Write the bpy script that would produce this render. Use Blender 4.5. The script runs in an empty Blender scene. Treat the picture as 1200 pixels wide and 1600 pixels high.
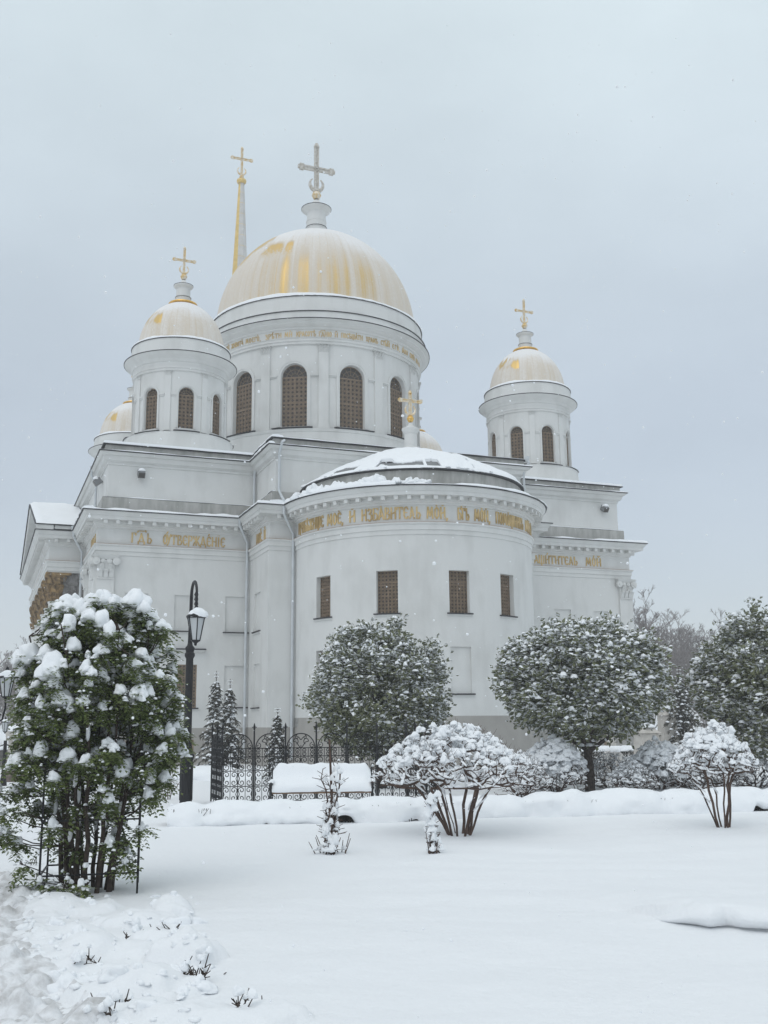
import bpy, math, random
import numpy as np
from mathutils import Vector

# ------------------------------------------------------------------ camera, sky, light
sc = bpy.context.scene
col = sc.collection
CAM_H = 1.65
F_PX, PITCH, ROLL = 1614.0, math.radians(11.516), math.radians(0.566)
cam_data = bpy.data.cameras.new("camera")
cam = bpy.data.objects.new("camera", cam_data)
col.objects.link(cam)
cam_data.sensor_fit = 'VERTICAL'
cam_data.sensor_height = 36.0
cam_data.lens = 36.0 * F_PX / 1600.0
cam_data.clip_end = 3000
cam_data.clip_start = 0.05
from mathutils import Matrix
cam.matrix_world = (Matrix.Translation((0, 0, CAM_H)) @ Matrix.Rotation(math.pi / 2 + PITCH, 4, 'X')
                    @ Matrix.Rotation(-ROLL, 4, 'Z'))
sc.camera = cam

world = bpy.data.worlds.new("World")
sc.world = world
world.use_nodes = True
SUN_EL, SUN_AZ = math.radians(50), math.radians(215)


def build_world():
    nt = world.node_tree
    nt.nodes.clear()
    out = nt.nodes.new('ShaderNodeOutputWorld')
    sky = nt.nodes.new('ShaderNodeTexSky')
    sky.sky_type = 'NISHITA'
    sky.sun_disc = False
    sky.sun_elevation = SUN_EL
    sky.sun_rotation = SUN_AZ
    bsky = nt.nodes.new('ShaderNodeBackground')
    bsky.inputs[1].default_value = 0.05
    nt.links.new(sky.outputs[0], bsky.inputs[0])
    # cloud layer: grey overcast, brighter overhead, with soft mottling
    tc = nt.nodes.new('ShaderNodeTexCoord')
    sep = nt.nodes.new('ShaderNodeSeparateXYZ')
    nt.links.new(tc.outputs['Generated'], sep.inputs[0])
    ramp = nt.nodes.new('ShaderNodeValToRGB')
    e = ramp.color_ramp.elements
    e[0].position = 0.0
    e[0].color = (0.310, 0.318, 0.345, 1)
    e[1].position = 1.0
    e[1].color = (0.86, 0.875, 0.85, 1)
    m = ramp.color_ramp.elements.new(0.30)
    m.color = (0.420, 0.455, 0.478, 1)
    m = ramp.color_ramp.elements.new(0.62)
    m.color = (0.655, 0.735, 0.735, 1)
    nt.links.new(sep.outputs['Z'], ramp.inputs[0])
    mp = nt.nodes.new('ShaderNodeMapping')
    mp.inputs['Scale'].default_value = (1.6, 1.6, 3.2)
    nt.links.new(tc.outputs['Generated'], mp.inputs[0])
    nz = nt.nodes.new('ShaderNodeTexNoise')
    nz.inputs['Scale'].default_value = 1.7
    nz.inputs['Detail'].default_value = 5
    nz.inputs['Roughness'].default_value = 0.5
    nt.links.new(mp.outputs[0], nz.inputs['Vector'])
    mr = nt.nodes.new('ShaderNodeMapRange')
    mr.inputs[1].default_value = 0.3
    mr.inputs[2].default_value = 0.7
    mr.inputs[3].default_value = 0.90
    mr.inputs[4].default_value = 1.10
    nt.links.new(nz.outputs[0], mr.inputs[0])
    mrx = nt.nodes.new('ShaderNodeMapRange')
    mrx.inputs[1].default_value = -0.6
    mrx.inputs[2].default_value = 0.6
    mrx.inputs[3].default_value = 0.94
    mrx.inputs[4].default_value = 1.08
    nt.links.new(sep.outputs['X'], mrx.inputs[0])
    mulx = nt.nodes.new('ShaderNodeMath')
    mulx.operation = 'MULTIPLY'
    nt.links.new(mr.outputs[0], mulx.inputs[0])
    nt.links.new(mrx.outputs[0], mulx.inputs[1])
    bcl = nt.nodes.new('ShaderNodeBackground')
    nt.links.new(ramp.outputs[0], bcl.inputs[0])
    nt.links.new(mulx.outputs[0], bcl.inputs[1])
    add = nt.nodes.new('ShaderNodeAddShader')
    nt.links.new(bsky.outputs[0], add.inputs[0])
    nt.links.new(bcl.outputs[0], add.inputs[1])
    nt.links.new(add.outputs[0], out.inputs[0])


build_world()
sun_d = bpy.data.lights.new("sun", 'SUN')
sun_d.energy = 0.5
sun_d.angle = math.radians(50)
sun_d.color = (1.0, 0.97, 0.93)
sun = bpy.data.objects.new("sun", sun_d)
col.objects.link(sun)
sun.rotation_euler = (math.pi / 2 - SUN_EL, 0, math.radians(-25))
sun.location = (0, -20, 80)
sc.view_settings.view_transform = 'Standard'
sc.view_settings.look = 'None'
sc.view_settings.exposure = 0.0
sc.view_settings.gamma = 1.0
sc.view_settings.use_curve_mapping = False
sc.render.engine = 'CYCLES'
sc.cycles.max_bounces = 8
sc.cycles.diffuse_bounces = 4
sc.cycles.volume_bounces = 3
sc.cycles.transparent_max_bounces = 8

# ------------------------------------------------------------------ helpers
PI = math.pi
TAU = 2 * PI
rnd = random.Random(7)
rng = np.random.default_rng(7)


def cam_axes():
    f = np.array([0, math.cos(PITCH), math.sin(PITCH)])
    r = np.array([1.0, 0, 0])
    u = np.cross(r, f)
    return f, math.cos(ROLL) * r - math.sin(ROLL) * u, math.cos(ROLL) * u + math.sin(ROLL) * r


AF, AR, AU = cam_axes()


def ground_pt(px, py, z=0.0):
    """where the sight line through a pixel of the 1200x1600 photograph meets height z"""
    d = AF + AR * (px - 600) / F_PX - AU * (py - 800) / F_PX
    t = (z - CAM_H) / d[2]
    return np.array([0, 0, CAM_H]) + t * d


def at_depth(px, py, Y):
    d = AF + AR * (px - 600) / F_PX - AU * (py - 800) / F_PX
    return np.array([0, 0, CAM_H]) + d * (Y / d[1])


def hash2(ix, iy, seed):
    h = (ix.astype(np.int64) * 374761393 + iy.astype(np.int64) * 668265263 + seed * 1442695041) & 0xFFFFFFFF
    h = ((h ^ (h >> 13)) * 1274126177) & 0xFFFFFFFF
    h = h ^ (h >> 16)
    return (h & 0xFFFF) / 65535.0


def vnoise(x, y, seed=0):
    x = np.asarray(x, float)
    y = np.asarray(y, float)
    ix = np.floor(x)
    iy = np.floor(y)
    fx = x - ix
    fy = y - iy
    fx = fx * fx * (3 - 2 * fx)
    fy = fy * fy * (3 - 2 * fy)
    a = hash2(ix, iy, seed)
    b = hash2(ix + 1, iy, seed)
    c = hash2(ix, iy + 1, seed)
    d = hash2(ix + 1, iy + 1, seed)
    return (a * (1 - fx) + b * fx) * (1 - fy) + (c * (1 - fx) + d * fx) * fy - 0.5


def fbm(x, y, seed=0, oct=4):
    s = 0
    a = 1.0
    for k in range(oct):
        s = s + a * vnoise(np.asarray(x) * 2 ** k, np.asarray(y) * 2 ** k, seed + k * 17)
        a *= 0.5
    return s


def smooth(x, a, b):
    t = np.clip((np.asarray(x, float) - a) / (b - a), 0, 1)
    return t * t * (3 - 2 * t)


# ------------------------------------------------------------------ materials
def mat_new(name):
    m = bpy.data.materials.new(name)
    m.use_nodes = True
    nt = m.node_tree
    b = nt.nodes.get('Principled BSDF')
    return m, nt, b


def simple(name, c, rough=0.7, metal=0.0, noise=None, bump=None, spec=0.3):
    """base colour with optional mottling (scale, amount) and bump (scale, strength, distance)"""
    m, nt, b = mat_new(name)
    b.inputs['Base Color'].default_value = (*c, 1)
    b.inputs['Roughness'].default_value = rough
    b.inputs['Metallic'].default_value = metal
    b.inputs['Specular IOR Level'].default_value = spec
    tc = nt.nodes.new('ShaderNodeTexCoord')
    if noise:
        nz = nt.nodes.new('ShaderNodeTexNoise')
        nz.inputs['Scale'].default_value = noise[0]
        nz.inputs['Detail'].default_value = 5
        nt.links.new(tc.outputs['Object'], nz.inputs['Vector'])
        mr = nt.nodes.new('ShaderNodeMapRange')
        mr.inputs[1].default_value = 0.3
        mr.inputs[2].default_value = 0.7
        mr.inputs[3].default_value = 1 - noise[1]
        mr.inputs[4].default_value = 1 + noise[1]
        nt.links.new(nz.outputs[0], mr.inputs[0])
        mx = nt.nodes.new('ShaderNodeVectorMath')
        mx.operation = 'SCALE'
        mx.inputs[0].default_value = c
        nt.links.new(mr.outputs[0], mx.inputs['Scale'])
        nt.links.new(mx.outputs[0], b.inputs['Base Color'])
    if bump:
        nz2 = nt.nodes.new('ShaderNodeTexNoise')
        nz2.inputs['Scale'].default_value = bump[0]
        nz2.inputs['Detail'].default_value = 6
        nt.links.new(tc.outputs['Object'], nz2.inputs['Vector'])
        bp = nt.nodes.new('ShaderNodeBump')
        bp.inputs['Strength'].default_value = bump[1]
        bp.inputs['Distance'].default_value = bump[2]
        nt.links.new(nz2.outputs[0], bp.inputs['Height'])
        nt.links.new(bp.outputs[0], b.inputs['Normal'])
    return m


def mottled(name, c1, c2, scale, lo=0.4, hi=0.6, rough=0.7, metal=0.0, stretch=(1, 1, 1), bump=None, detail=6):
    m, nt, b = mat_new(name)
    b.inputs['Roughness'].default_value = rough
    b.inputs['Metallic'].default_value = metal
    b.inputs['Specular IOR Level'].default_value = 0.3
    tc = nt.nodes.new('ShaderNodeTexCoord')
    mp = nt.nodes.new('ShaderNodeMapping')
    mp.inputs['Scale'].default_value = stretch
    nt.links.new(tc.outputs['Object'], mp.inputs[0])
    nz = nt.nodes.new('ShaderNodeTexNoise')
    nz.inputs['Scale'].default_value = scale
    nz.inputs['Detail'].default_value = detail
    nz.inputs['Roughness'].default_value = 0.6
    nt.links.new(mp.outputs[0], nz.inputs['Vector'])
    r = nt.nodes.new('ShaderNodeValToRGB')
    r.color_ramp.elements[0].position = lo
    r.color_ramp.elements[1].position = hi
    r.color_ramp.elements[0].color = (*c1, 1)
    r.color_ramp.elements[1].color = (*c2, 1)
    nt.links.new(nz.outputs[0], r.inputs[0])
    nt.links.new(r.outputs[0], b.inputs['Base Color'])
    if bump:
        bp = nt.nodes.new('ShaderNodeBump')
        bp.inputs['Strength'].default_value = bump[0]
        bp.inputs['Distance'].default_value = bump[1]
        nt.links.new(nz.outputs[0], bp.inputs['Height'])
        nt.links.new(bp.outputs[0], b.inputs['Normal'])
    return m


def make_plaster():
    m, nt, b = mat_new('white_plaster')
    b.inputs['Roughness'].default_value = 0.85
    b.inputs['Specular IOR Level'].default_value = 0.2
    tc = nt.nodes.new('ShaderNodeTexCoord')
    n1 = nt.nodes.new('ShaderNodeTexNoise')
    n1.inputs['Scale'].default_value = 0.6
    n1.inputs['Detail'].default_value = 7
    nt.links.new(tc.outputs['Object'], n1.inputs['Vector'])
    mp = nt.nodes.new('ShaderNodeMapping')
    mp.inputs['Scale'].default_value = (1.6, 1.6, 0.5)
    nt.links.new(tc.outputs['Object'], mp.inputs[0])
    n2 = nt.nodes.new('ShaderNodeTexNoise')
    n2.inputs['Scale'].default_value = 1.0
    n2.inputs['Detail'].default_value = 6
    nt.links.new(mp.outputs[0], n2.inputs['Vector'])
    mul = nt.nodes.new('ShaderNodeMath')
    mul.operation = 'MULTIPLY'
    nt.links.new(n1.outputs[0], mul.inputs[0])
    nt.links.new(n2.outputs[0], mul.inputs[1])
    r = nt.nodes.new('ShaderNodeValToRGB')
    r.color_ramp.elements[0].position = 0.10
    r.color_ramp.elements[0].color = (0.575, 0.577, 0.560, 1)
    r.color_ramp.elements[1].position = 0.27
    r.color_ramp.elements[1].color = (0.665, 0.669, 0.655, 1)
    nt.links.new(mul.outputs[0], r.inputs[0])
    nt.links.new(r.outputs[0], b.inputs['Base Color'])
    n3 = nt.nodes.new('ShaderNodeTexNoise')
    n3.inputs['Scale'].default_value = 6
    n3.inputs['Detail'].default_value = 8
    nt.links.new(tc.outputs['Object'], n3.inputs['Vector'])
    bp = nt.nodes.new('ShaderNodeBump')
    bp.inputs['Strength'].default_value = 0.18
    bp.inputs['Distance'].default_value = 0.03
    nt.links.new(n3.outputs[0], bp.inputs['Height'])
    nt.links.new(bp.outputs[0], b.inputs['Normal'])
    return m


def make_snow(name, c, scale, strength, dist):
    m, nt, b = mat_new(name)
    b.inputs['Base Color'].default_value = (*c, 1)
    b.inputs['Roughness'].default_value = 0.75
    b.inputs['Specular IOR Level'].default_value = 0.15
    b.inputs['Sheen Weight'].default_value = 0.1
    tc = nt.nodes.new('ShaderNodeTexCoord')
    n = nt.nodes.new('ShaderNodeTexNoise')
    n.inputs['Scale'].default_value = scale
    n.inputs['Detail'].default_value = 8
    n.inputs['Roughness'].default_value = 0.62
    nt.links.new(tc.outputs['Object'], n.inputs['Vector'])
    bp = nt.nodes.new('ShaderNodeBump')
    bp.inputs['Strength'].default_value = strength
    bp.inputs['Distance'].default_value = dist
    nt.links.new(n.outputs[0], bp.inputs['Height'])
    nt.links.new(bp.outputs[0], b.inputs['Normal'])
    return m


def make_dome(name, nseam, zc, patch, bare=1.0):
    """gilded sheet dome under a film of frost: seams, bare gold where snow slid off, packed snow by the rim"""
    m, nt, b = mat_new(name)
    L = nt.links.new
    tc = nt.nodes.new('ShaderNodeTexCoord')
    sep = nt.nodes.new('ShaderNodeSeparateXYZ')
    L(tc.outputs['Object'], sep.inputs[0])
    at = nt.nodes.new('ShaderNodeMath')
    at.operation = 'ARCTAN2'
    L(sep.outputs['Y'], at.inputs[0])
    L(sep.outputs['X'], at.inputs[1])
    comb = nt.nodes.new('ShaderNodeCombineXYZ')
    sc1 = nt.nodes.new('ShaderNodeMath')
    sc1.operation = 'MULTIPLY'
    sc1.inputs[1].default_value = nseam / TAU
    L(at.outputs[0], sc1.inputs[0])
    L(sc1.outputs[0], comb.inputs[0])
    sz = nt.nodes.new('ShaderNodeMath')
    sz.operation = 'MULTIPLY'
    sz.inputs[1].default_value = 0.30 / zc
    L(sep.outputs['Z'], sz.inputs[0])
    L(sz.outputs[0], comb.inputs[1])
    streak = nt.nodes.new('ShaderNodeTexNoise')
    streak.inputs['Scale'].default_value = 0.9
    streak.inputs['Detail'].default_value = 5
    L(comb.outputs[0], streak.inputs['Vector'])
    big = nt.nodes.new('ShaderNodeTexNoise')
    big.inputs['Scale'].default_value = 1.6 / zc
    big.inputs['Detail'].default_value = 3
    L(tc.outputs['Object'], big.inputs['Vector'])
    fine = nt.nodes.new('ShaderNodeTexNoise')
    fine.inputs['Scale'].default_value = 9
    fine.inputs['Detail'].default_value = 6
    L(tc.outputs['Object'], fine.inputs['Vector'])

    def math_(op, a, bb):
        n = nt.nodes.new('ShaderNodeMath')
        n.operation = op
        for i, v in enumerate((a, bb)):
            if isinstance(v, (int, float)):
                n.inputs[i].default_value = v
            else:
                L(v, n.inputs[i])
        return n.outputs[0]

    def mrange(v, a, c, lo=0.0, hi=1.0):
        n = nt.nodes.new('ShaderNodeMapRange')
        n.interpolation_type = 'SMOOTHSTEP'
        L(v, n.inputs[0])
        n.inputs[1].default_value = a
        n.inputs[2].default_value = c
        n.inputs[3].default_value = lo
        n.inputs[4].default_value = hi
        return n.outputs[0]
    # height as a share of the dome
    h = math_('MULTIPLY', sep.outputs['Z'], 1.0 / zc)
    wob = math_('MULTIPLY', math_('SUBTRACT', big.outputs[0], 0.5), 0.5)
    hw = math_('ADD', h, wob)
    top = mrange(hw, 0.50, 0.98)                        # snow lying on the flat crown
    # bare gold: a patch towards given azimuth, in the upper half, broken by the sheet grid
    dirx = math_('ADD', math_('MULTIPLY', sep.outputs['X'], patch[0] / zc), math_('MULTIPLY', sep.outputs['Y'], patch[1] / zc))
    pmask = math_('MULTIPLY', mrange(math_('ADD', dirx, math_('MULTIPLY', math_('SUBTRACT', streak.outputs[0], 0.5), 0.9)), patch[2], patch[2] + 0.12),
                  mrange(math_('ADD', h, math_('MULTIPLY', math_('SUBTRACT', fine.outputs[0], 0.5), 0.25)), patch[3], patch[3] + 0.15))
    pmask = math_('MULTIPLY', pmask, math_('SUBTRACT', 1.0, mrange(h, patch[4] - 0.08, patch[4])))
    pmask = math_('MULTIPLY', pmask, mrange(big.outputs[0], 0.46, 0.56))
    low = math_('MULTIPLY', math_('SUBTRACT', 1.0, mrange(h, 0.30, 0.62)), mrange(streak.outputs[0], 0.32, 0.66))
    facing = math_('ADD', math_('MULTIPLY', sep.outputs['X'], -0.36 / zc), math_('MULTIPLY', sep.outputs['Y'], -0.93 / zc))
    low = math_('MULTIPLY', low, mrange(math_('ADD', facing, math_('MULTIPLY', big.outputs[0], 0.6)), 0.85, 1.2, 0.10, 1.0))
    frost = math_('ADD', mrange(streak.outputs[0], 0.2, 0.8, 0.83, 0.75), math_('MULTIPLY', top, 0.45))
    frost = math_('SUBTRACT', frost, math_('MULTIPLY', low, 0.42 * bare))
    frost = math_('SUBTRACT', frost, math_('MULTIPLY', pmask, 0.75))
    frost = math_('ADD', frost, math_('MULTIPLY', math_('SUBTRACT', fine.outputs[0], 0.5), 0.22))
    frost = math_('SUBTRACT', frost, math_('MULTIPLY', math_('SUBTRACT', 1.0, mrange(h, 0.12, 0.60)), 0.07 * bare - 0.03))
    fr = math_('FRACT', sc1.outputs[0], 0.0)
    seam = mrange(math_('ABSOLUTE', math_('SUBTRACT', fr, 0.5), 0.0), 0.40, 0.5)
    frost = math_('SUBTRACT', frost, math_('MULTIPLY', math_('MULTIPLY', seam, 0.09), math_('SUBTRACT', 1.0, math_('MULTIPLY', top, 0.7))))
    clampn = nt.nodes.new('ShaderNodeClamp')
    L(frost, clampn.inputs[0])
    gold = nt.nodes.new('ShaderNodeBsdfPrincipled')
    gold.inputs['Base Color'].default_value = (0.66, 0.46, 0.17, 1)
    gold.inputs['Metallic'].default_value = 0.85
    gold.inputs['Roughness'].default_value = 0.42
    ramp = nt.nodes.new('ShaderNodeValToRGB')
    ramp.color_ramp.elements[0].position = 0.35
    ramp.color_ramp.elements[0].color = (0.62, 0.49, 0.31, 1)
    ramp.color_ramp.elements[1].position = 0.98
    ramp.color_ramp.elements[1].color = (0.80, 0.79, 0.78, 1)
    mm = ramp.color_ramp.elements.new(0.72)
    mm.color = (0.67, 0.605, 0.52, 1)
    L(clampn.outputs[0], ramp.inputs[0])
    L(ramp.outputs[0], b.inputs['Base Color'])
    b.inputs['Roughness'].default_value = 0.8
    b.inputs['Specular IOR Level'].default_value = 0.2
    mix = nt.nodes.new('ShaderNodeMixShader')
    L(mrange(clampn.outputs[0], 0.12, 0.62), mix.inputs[0])
    L(gold.outputs[0], mix.inputs[1])
    L(b.outputs[0], mix.inputs[2])
    out = nt.nodes.get('Material Output')
    L(mix.outputs[0], out.inputs[0])
    bp = nt.nodes.new('ShaderNodeBump')
    bp.inputs['Strength'].default_value = 0.5
    bp.inputs['Distance'].default_value = 0.05
    L(math_('ADD', clampn.outputs[0], math_('MULTIPLY', fine.outputs[0], 0.3)), bp.inputs['Height'])
    L(bp.outputs[0], b.inputs['Normal'])
    return m


M = {}
M['plaster'] = make_plaster()
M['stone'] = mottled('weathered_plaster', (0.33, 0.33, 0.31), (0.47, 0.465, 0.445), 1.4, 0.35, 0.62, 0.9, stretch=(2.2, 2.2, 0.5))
M['plinth'] = mottled('plinth_render', (0.33, 0.315, 0.295), (0.39, 0.375, 0.35), 1.2, 0.3, 0.7, 0.9)
M['snow'] = make_snow('snow', (0.86, 0.88, 0.90), 26, 0.35, 0.02)
M['roofsnow'] = make_snow('roof_snow', (0.86, 0.88, 0.90), 3.5, 0.4, 0.06)
M['leafsnow'] = make_snow('clinging_snow', (0.86, 0.88, 0.90), 45, 0.4, 0.012)
M['groundsnow'] = make_snow('ground_snow', (0.83, 0.845, 0.86), 11, 0.55, 0.03)
M['edge'] = simple('roof_edge_metal', (0.035, 0.035, 0.04), 0.5, 0.3)
M['roof'] = simple('roof_sheet', (0.20, 0.205, 0.21), 0.55, 0.4, noise=(2, .2))
M['pipe'] = simple('painted_pipe', (0.55, 0.58, 0.60), 0.55, 0.0, noise=(3, .08))
M['gold'] = simple('gilding', (0.74, 0.46, 0.12), 0.38, 0.9, noise=(6, .15))
M['goldpale'] = mottled('frosted_gilding', (0.66, 0.45, 0.16), (0.74, 0.68, 0.58), 5, 0.38, 0.6, 0.5, 0.35)
M['goldtext'] = mottled('gold_letters', (0.45, 0.31, 0.13), (0.70, 0.52, 0.25), 2.2, 0.4, 0.6, 0.45, 0.35)
M['frostcross'] = mottled('frosted_metal', (0.42, 0.38, 0.31), (0.62, 0.60, 0.56), 7, 0.35, 0.6, 0.8, 0.0, bump=(0.8, 0.05))
M['frostspire'] = mottled('wind_frost', (0.52, 0.50, 0.47), (0.62, 0.61, 0.59), 1.5, 0.35, 0.6, 0.85)
M['domebig'] = make_dome('frosted_gold_dome', 72, 6.35, (-0.99, -0.10, 0.42, 0.45, 0.86))
M['domesmall'] = make_dome('frosted_gold_cupola', 40, 2.35, (-0.97, -0.25, 0.62, 0.30, 0.8), 0.35)
M['bronze'] = simple('bronze_lattice', (0.235, 0.172, 0.118), 0.55, 0.2, noise=(5, .2))
M['glass'] = simple('dark_glazing', (0.060, 0.052, 0.045), 0.3, 0.0, noise=(1.5, .3), spec=0.4)
M['iron'] = simple('black_iron', (0.016, 0.016, 0.018), 0.5, 0.2, noise=(8, .3))
M['milk'] = simple('frosted_lamp_glass', (0.50, 0.52, 0.53), 0.3, 0.0, spec=0.5)
M['bark'] = mottled('dark_bark', (0.030, 0.022, 0.018), (0.075, 0.056, 0.045), 14, 0.35, 0.65, 0.9, bump=(0.5, 0.01))
M['twig'] = mottled('twig_bark', (0.050, 0.032, 0.026), (0.115, 0.074, 0.056), 9, 0.35, 0.65, 0.9)
M['farbark'] = mottled('haze_paled_bark', (0.17, 0.15, 0.145), (0.30, 0.275, 0.27), 3, 0.35, 0.65, 0.9)  # bark colour lightened to paint in distance haze the thin air volume lacks
M['leaf'] = mottled('rowan_leaf', (0.068, 0.098, 0.032), (0.18, 0.22, 0.075), 6, 0.3, 0.7, 0.55)
M['leaf2'] = mottled('tree_leaf', (0.072, 0.086, 0.042), (0.23, 0.24, 0.135), 4, 0.3, 0.7, 0.55)
M['needle'] = mottled('spruce_needles', (0.045, 0.046, 0.036), (0.105, 0.100, 0.080), 5, 0.3, 0.7, 0.7)
M['darkhedge'] = mottled('hedge_stems', (0.02, 0.018, 0.014), (0.06, 0.05, 0.035), 9, 0.3, 0.7, 0.9)
M['capbrown'] = mottled('brown_netted_capital', (0.085, 0.055, 0.030), (0.33, 0.22, 0.10), 4.5, 0.36, 0.64, 0.7, bump=(0.8, 0.05))
M['capgrey'] = mottled('grey_netting', (0.09, 0.085, 0.08), (0.26, 0.25, 0.245), 6, 0.36, 0.66, 0.9, bump=(0.8, 0.05))
M['granite'] = mottled('brown_granite', (0.105, 0.078, 0.066), (0.17, 0.13, 0.11), 30, 0.35, 0.65, 0.35)
M['palestone'] = mottled('pale_stone', (0.46, 0.43, 0.39), (0.60, 0.57, 0.53), 4, 0.3, 0.7, 0.8)
M['darkstone'] = mottled('dark_rubble', (0.09, 0.085, 0.08), (0.20, 0.19, 0.18), 3, 0.3, 0.7, 0.9, bump=(0.8, 0.05))
M['whitestone'] = mottled('white_marble', (0.62, 0.60, 0.57), (0.72, 0.70, 0.68), 3, 0.3, 0.7, 0.6)
M['wood'] = mottled('bench_wood', (0.14, 0.085, 0.05), (0.24, 0.15, 0.09), 5, 0.3, 0.7, 0.7, stretch=(1, 8, 8))
M['slush'] = mottled('trodden_snow', (0.50, 0.495, 0.49), (0.80, 0.81, 0.825), 8, 0.33, 0.60, 0.7, bump=(0.9, 0.03))


# ------------------------------------------------------------------ mesh builder
class MB:
    def __init__(s):
        s.v = []
        s.f = []
        s.m = []

    def add(s, verts, faces, mat=0):
        n = len(s.v)
        s.v.extend([tuple(map(float, p)) for p in verts])
        s.f.extend([tuple(i + n for i in q) for q in faces])
        s.m.extend([mat] * len(faces))

    def box(s, x0, x1, y0, y1, z0, z1, mat=0):
        v = [(x0, y0, z0), (x1, y0, z0), (x1, y1, z0), (x0, y1, z0), (x0, y0, z1), (x1, y0, z1), (x1, y1, z1), (x0, y1, z1)]
        s.add(v, [(0, 3, 2, 1), (4, 5, 6, 7), (0, 1, 5, 4), (1, 2, 6, 5), (2, 3, 7, 6), (3, 0, 4, 7)], mat)

    def hexa(s, pts, mat=0):
        s.add(pts, [(0, 3, 2, 1), (4, 5, 6, 7), (0, 1, 5, 4), (1, 2, 6, 5), (2, 3, 7, 6), (3, 0, 4, 7)], mat)

    def obox(s, c, ax, ay, az, mat=0):
        c, ax, ay, az = (np.array(q, float) for q in (c, ax, ay, az))
        s.hexa([c - ax - ay - az, c + ax - ay - az, c + ax + ay - az, c - ax + ay - az,
                c - ax - ay + az, c + ax - ay + az, c + ax + ay + az, c - ax + ay + az], mat)

    def lathe(s, prof, c=(0, 0), n=48, a0=0.0, a1=TAU, mat=0, cap=False):
        full = abs(a1 - a0 - TAU) < 1e-6
        k = n if full else n + 1
        vs = []
        for r, z in prof:
            for i in range(k):
                a = a0 + (a1 - a0) * i / n
                vs.append((c[0] + r * math.cos(a), c[1] + r * math.sin(a), z))
        fs = []
        for j in range(len(prof) - 1):
            for i in range(n):
                i2 = (i + 1) % k
                fs.append((j * k + i, j * k + i2, (j + 1) * k + i2, (j + 1) * k + i))
        if cap:
            fs.append(tuple(range(k))[::-1])
            fs.append(tuple((len(prof) - 1) * k + i for i in range(k)))
        s.add(vs, fs, mat)

    def tube(s, pts, rad, n=6, mat=0, cap=True):
        pts = [np.array(p, float) for p in pts]
        if not hasattr(rad, '__len__'):
            rad = [rad] * len(pts)
        vs = []
        prev = None
        for i, p in enumerate(pts):
            t = pts[min(i + 1, len(pts) - 1)] - pts[max(i - 1, 0)]
            t = t / (np.linalg.norm(t) + 1e-9)
            if prev is None:
                a = np.array([0, 0, 1.0]) if abs(t[2]) < 0.9 else np.array([1.0, 0, 0])
                x = np.cross(t, a)
            else:
                x = prev - t * (prev @ t)
            x = x / (np.linalg.norm(x) + 1e-9)
            prev = x
            y = np.cross(t, x)
            for k in range(n):
                a = TAU * k / n
                vs.append(p + rad[i] * (x * math.cos(a) + y * math.sin(a)))
        fs = []
        for i in range(len(pts) - 1):
            for k in range(n):
                k2 = (k + 1) % n
                fs.append((i * n + k, i * n + k2, (i + 1) * n + k2, (i + 1) * n + k))
        if cap:
            fs.append(tuple(range(n))[::-1])
            fs.append(tuple((len(pts) - 1) * n + k for k in range(n)))
        s.add(vs, fs, mat)

    def build(s, name, mats, parent=None, smooth_angle=None, loc=None):
        me = bpy.data.meshes.new(name)
        me.from_pydata(s.v, [], s.f)
        if not isinstance(mats, (list, tuple)):
            mats = [mats]
        for m in mats:
            me.materials.append(m)
        if len(mats) > 1:
            me.polygons.foreach_set('material_index', s.m)
        if smooth_angle is not None:
            me.polygons.foreach_set('use_smooth', [True] * len(s.f))
            if smooth_angle < 180:
                try:
                    me.set_sharp_from_angle(angle=math.radians(smooth_angle))
                except Exception:
                    pass
        me.update()
        o = bpy.data.objects.new(name, me)
        col.objects.link(o)
        if parent is not None:
            o.parent = parent
        if loc is not None:
            o.location = loc
        return o


def thing(name, label, cat, loc=(0, 0, 0), rz=0.0, group=None):
    o = bpy.data.objects.new(name, None)
    col.objects.link(o)
    o.location = [float(q) for q in loc]
    o.rotation_euler = (0, 0, rz)
    o.empty_display_size = 0.3
    o['label'] = label
    o['category'] = cat
    if group:
        o['group'] = group
    return o


def tag(o, label, cat, group=None, kind=None):
    if label:
        o['label'] = label
    if cat:
        o['category'] = cat
    if group:
        o['group'] = group
    if kind:
        o['kind'] = kind
    return o


def dup(root, loc, rz, label=None, scale=None):
    r = root.copy()
    col.objects.link(r)
    r.location = [float(q) for q in loc]
    r.rotation_euler = (0, 0, rz)
    if scale:
        r.scale = scale
    if label:
        r['label'] = label
    for ch in list(root.children):
        c = ch.copy()
        col.objects.link(c)
        c.parent = r
        for g in list(ch.children):
            d = g.copy()
            col.objects.link(d)
            d.parent = c
    return r


ICO = {}


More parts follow.
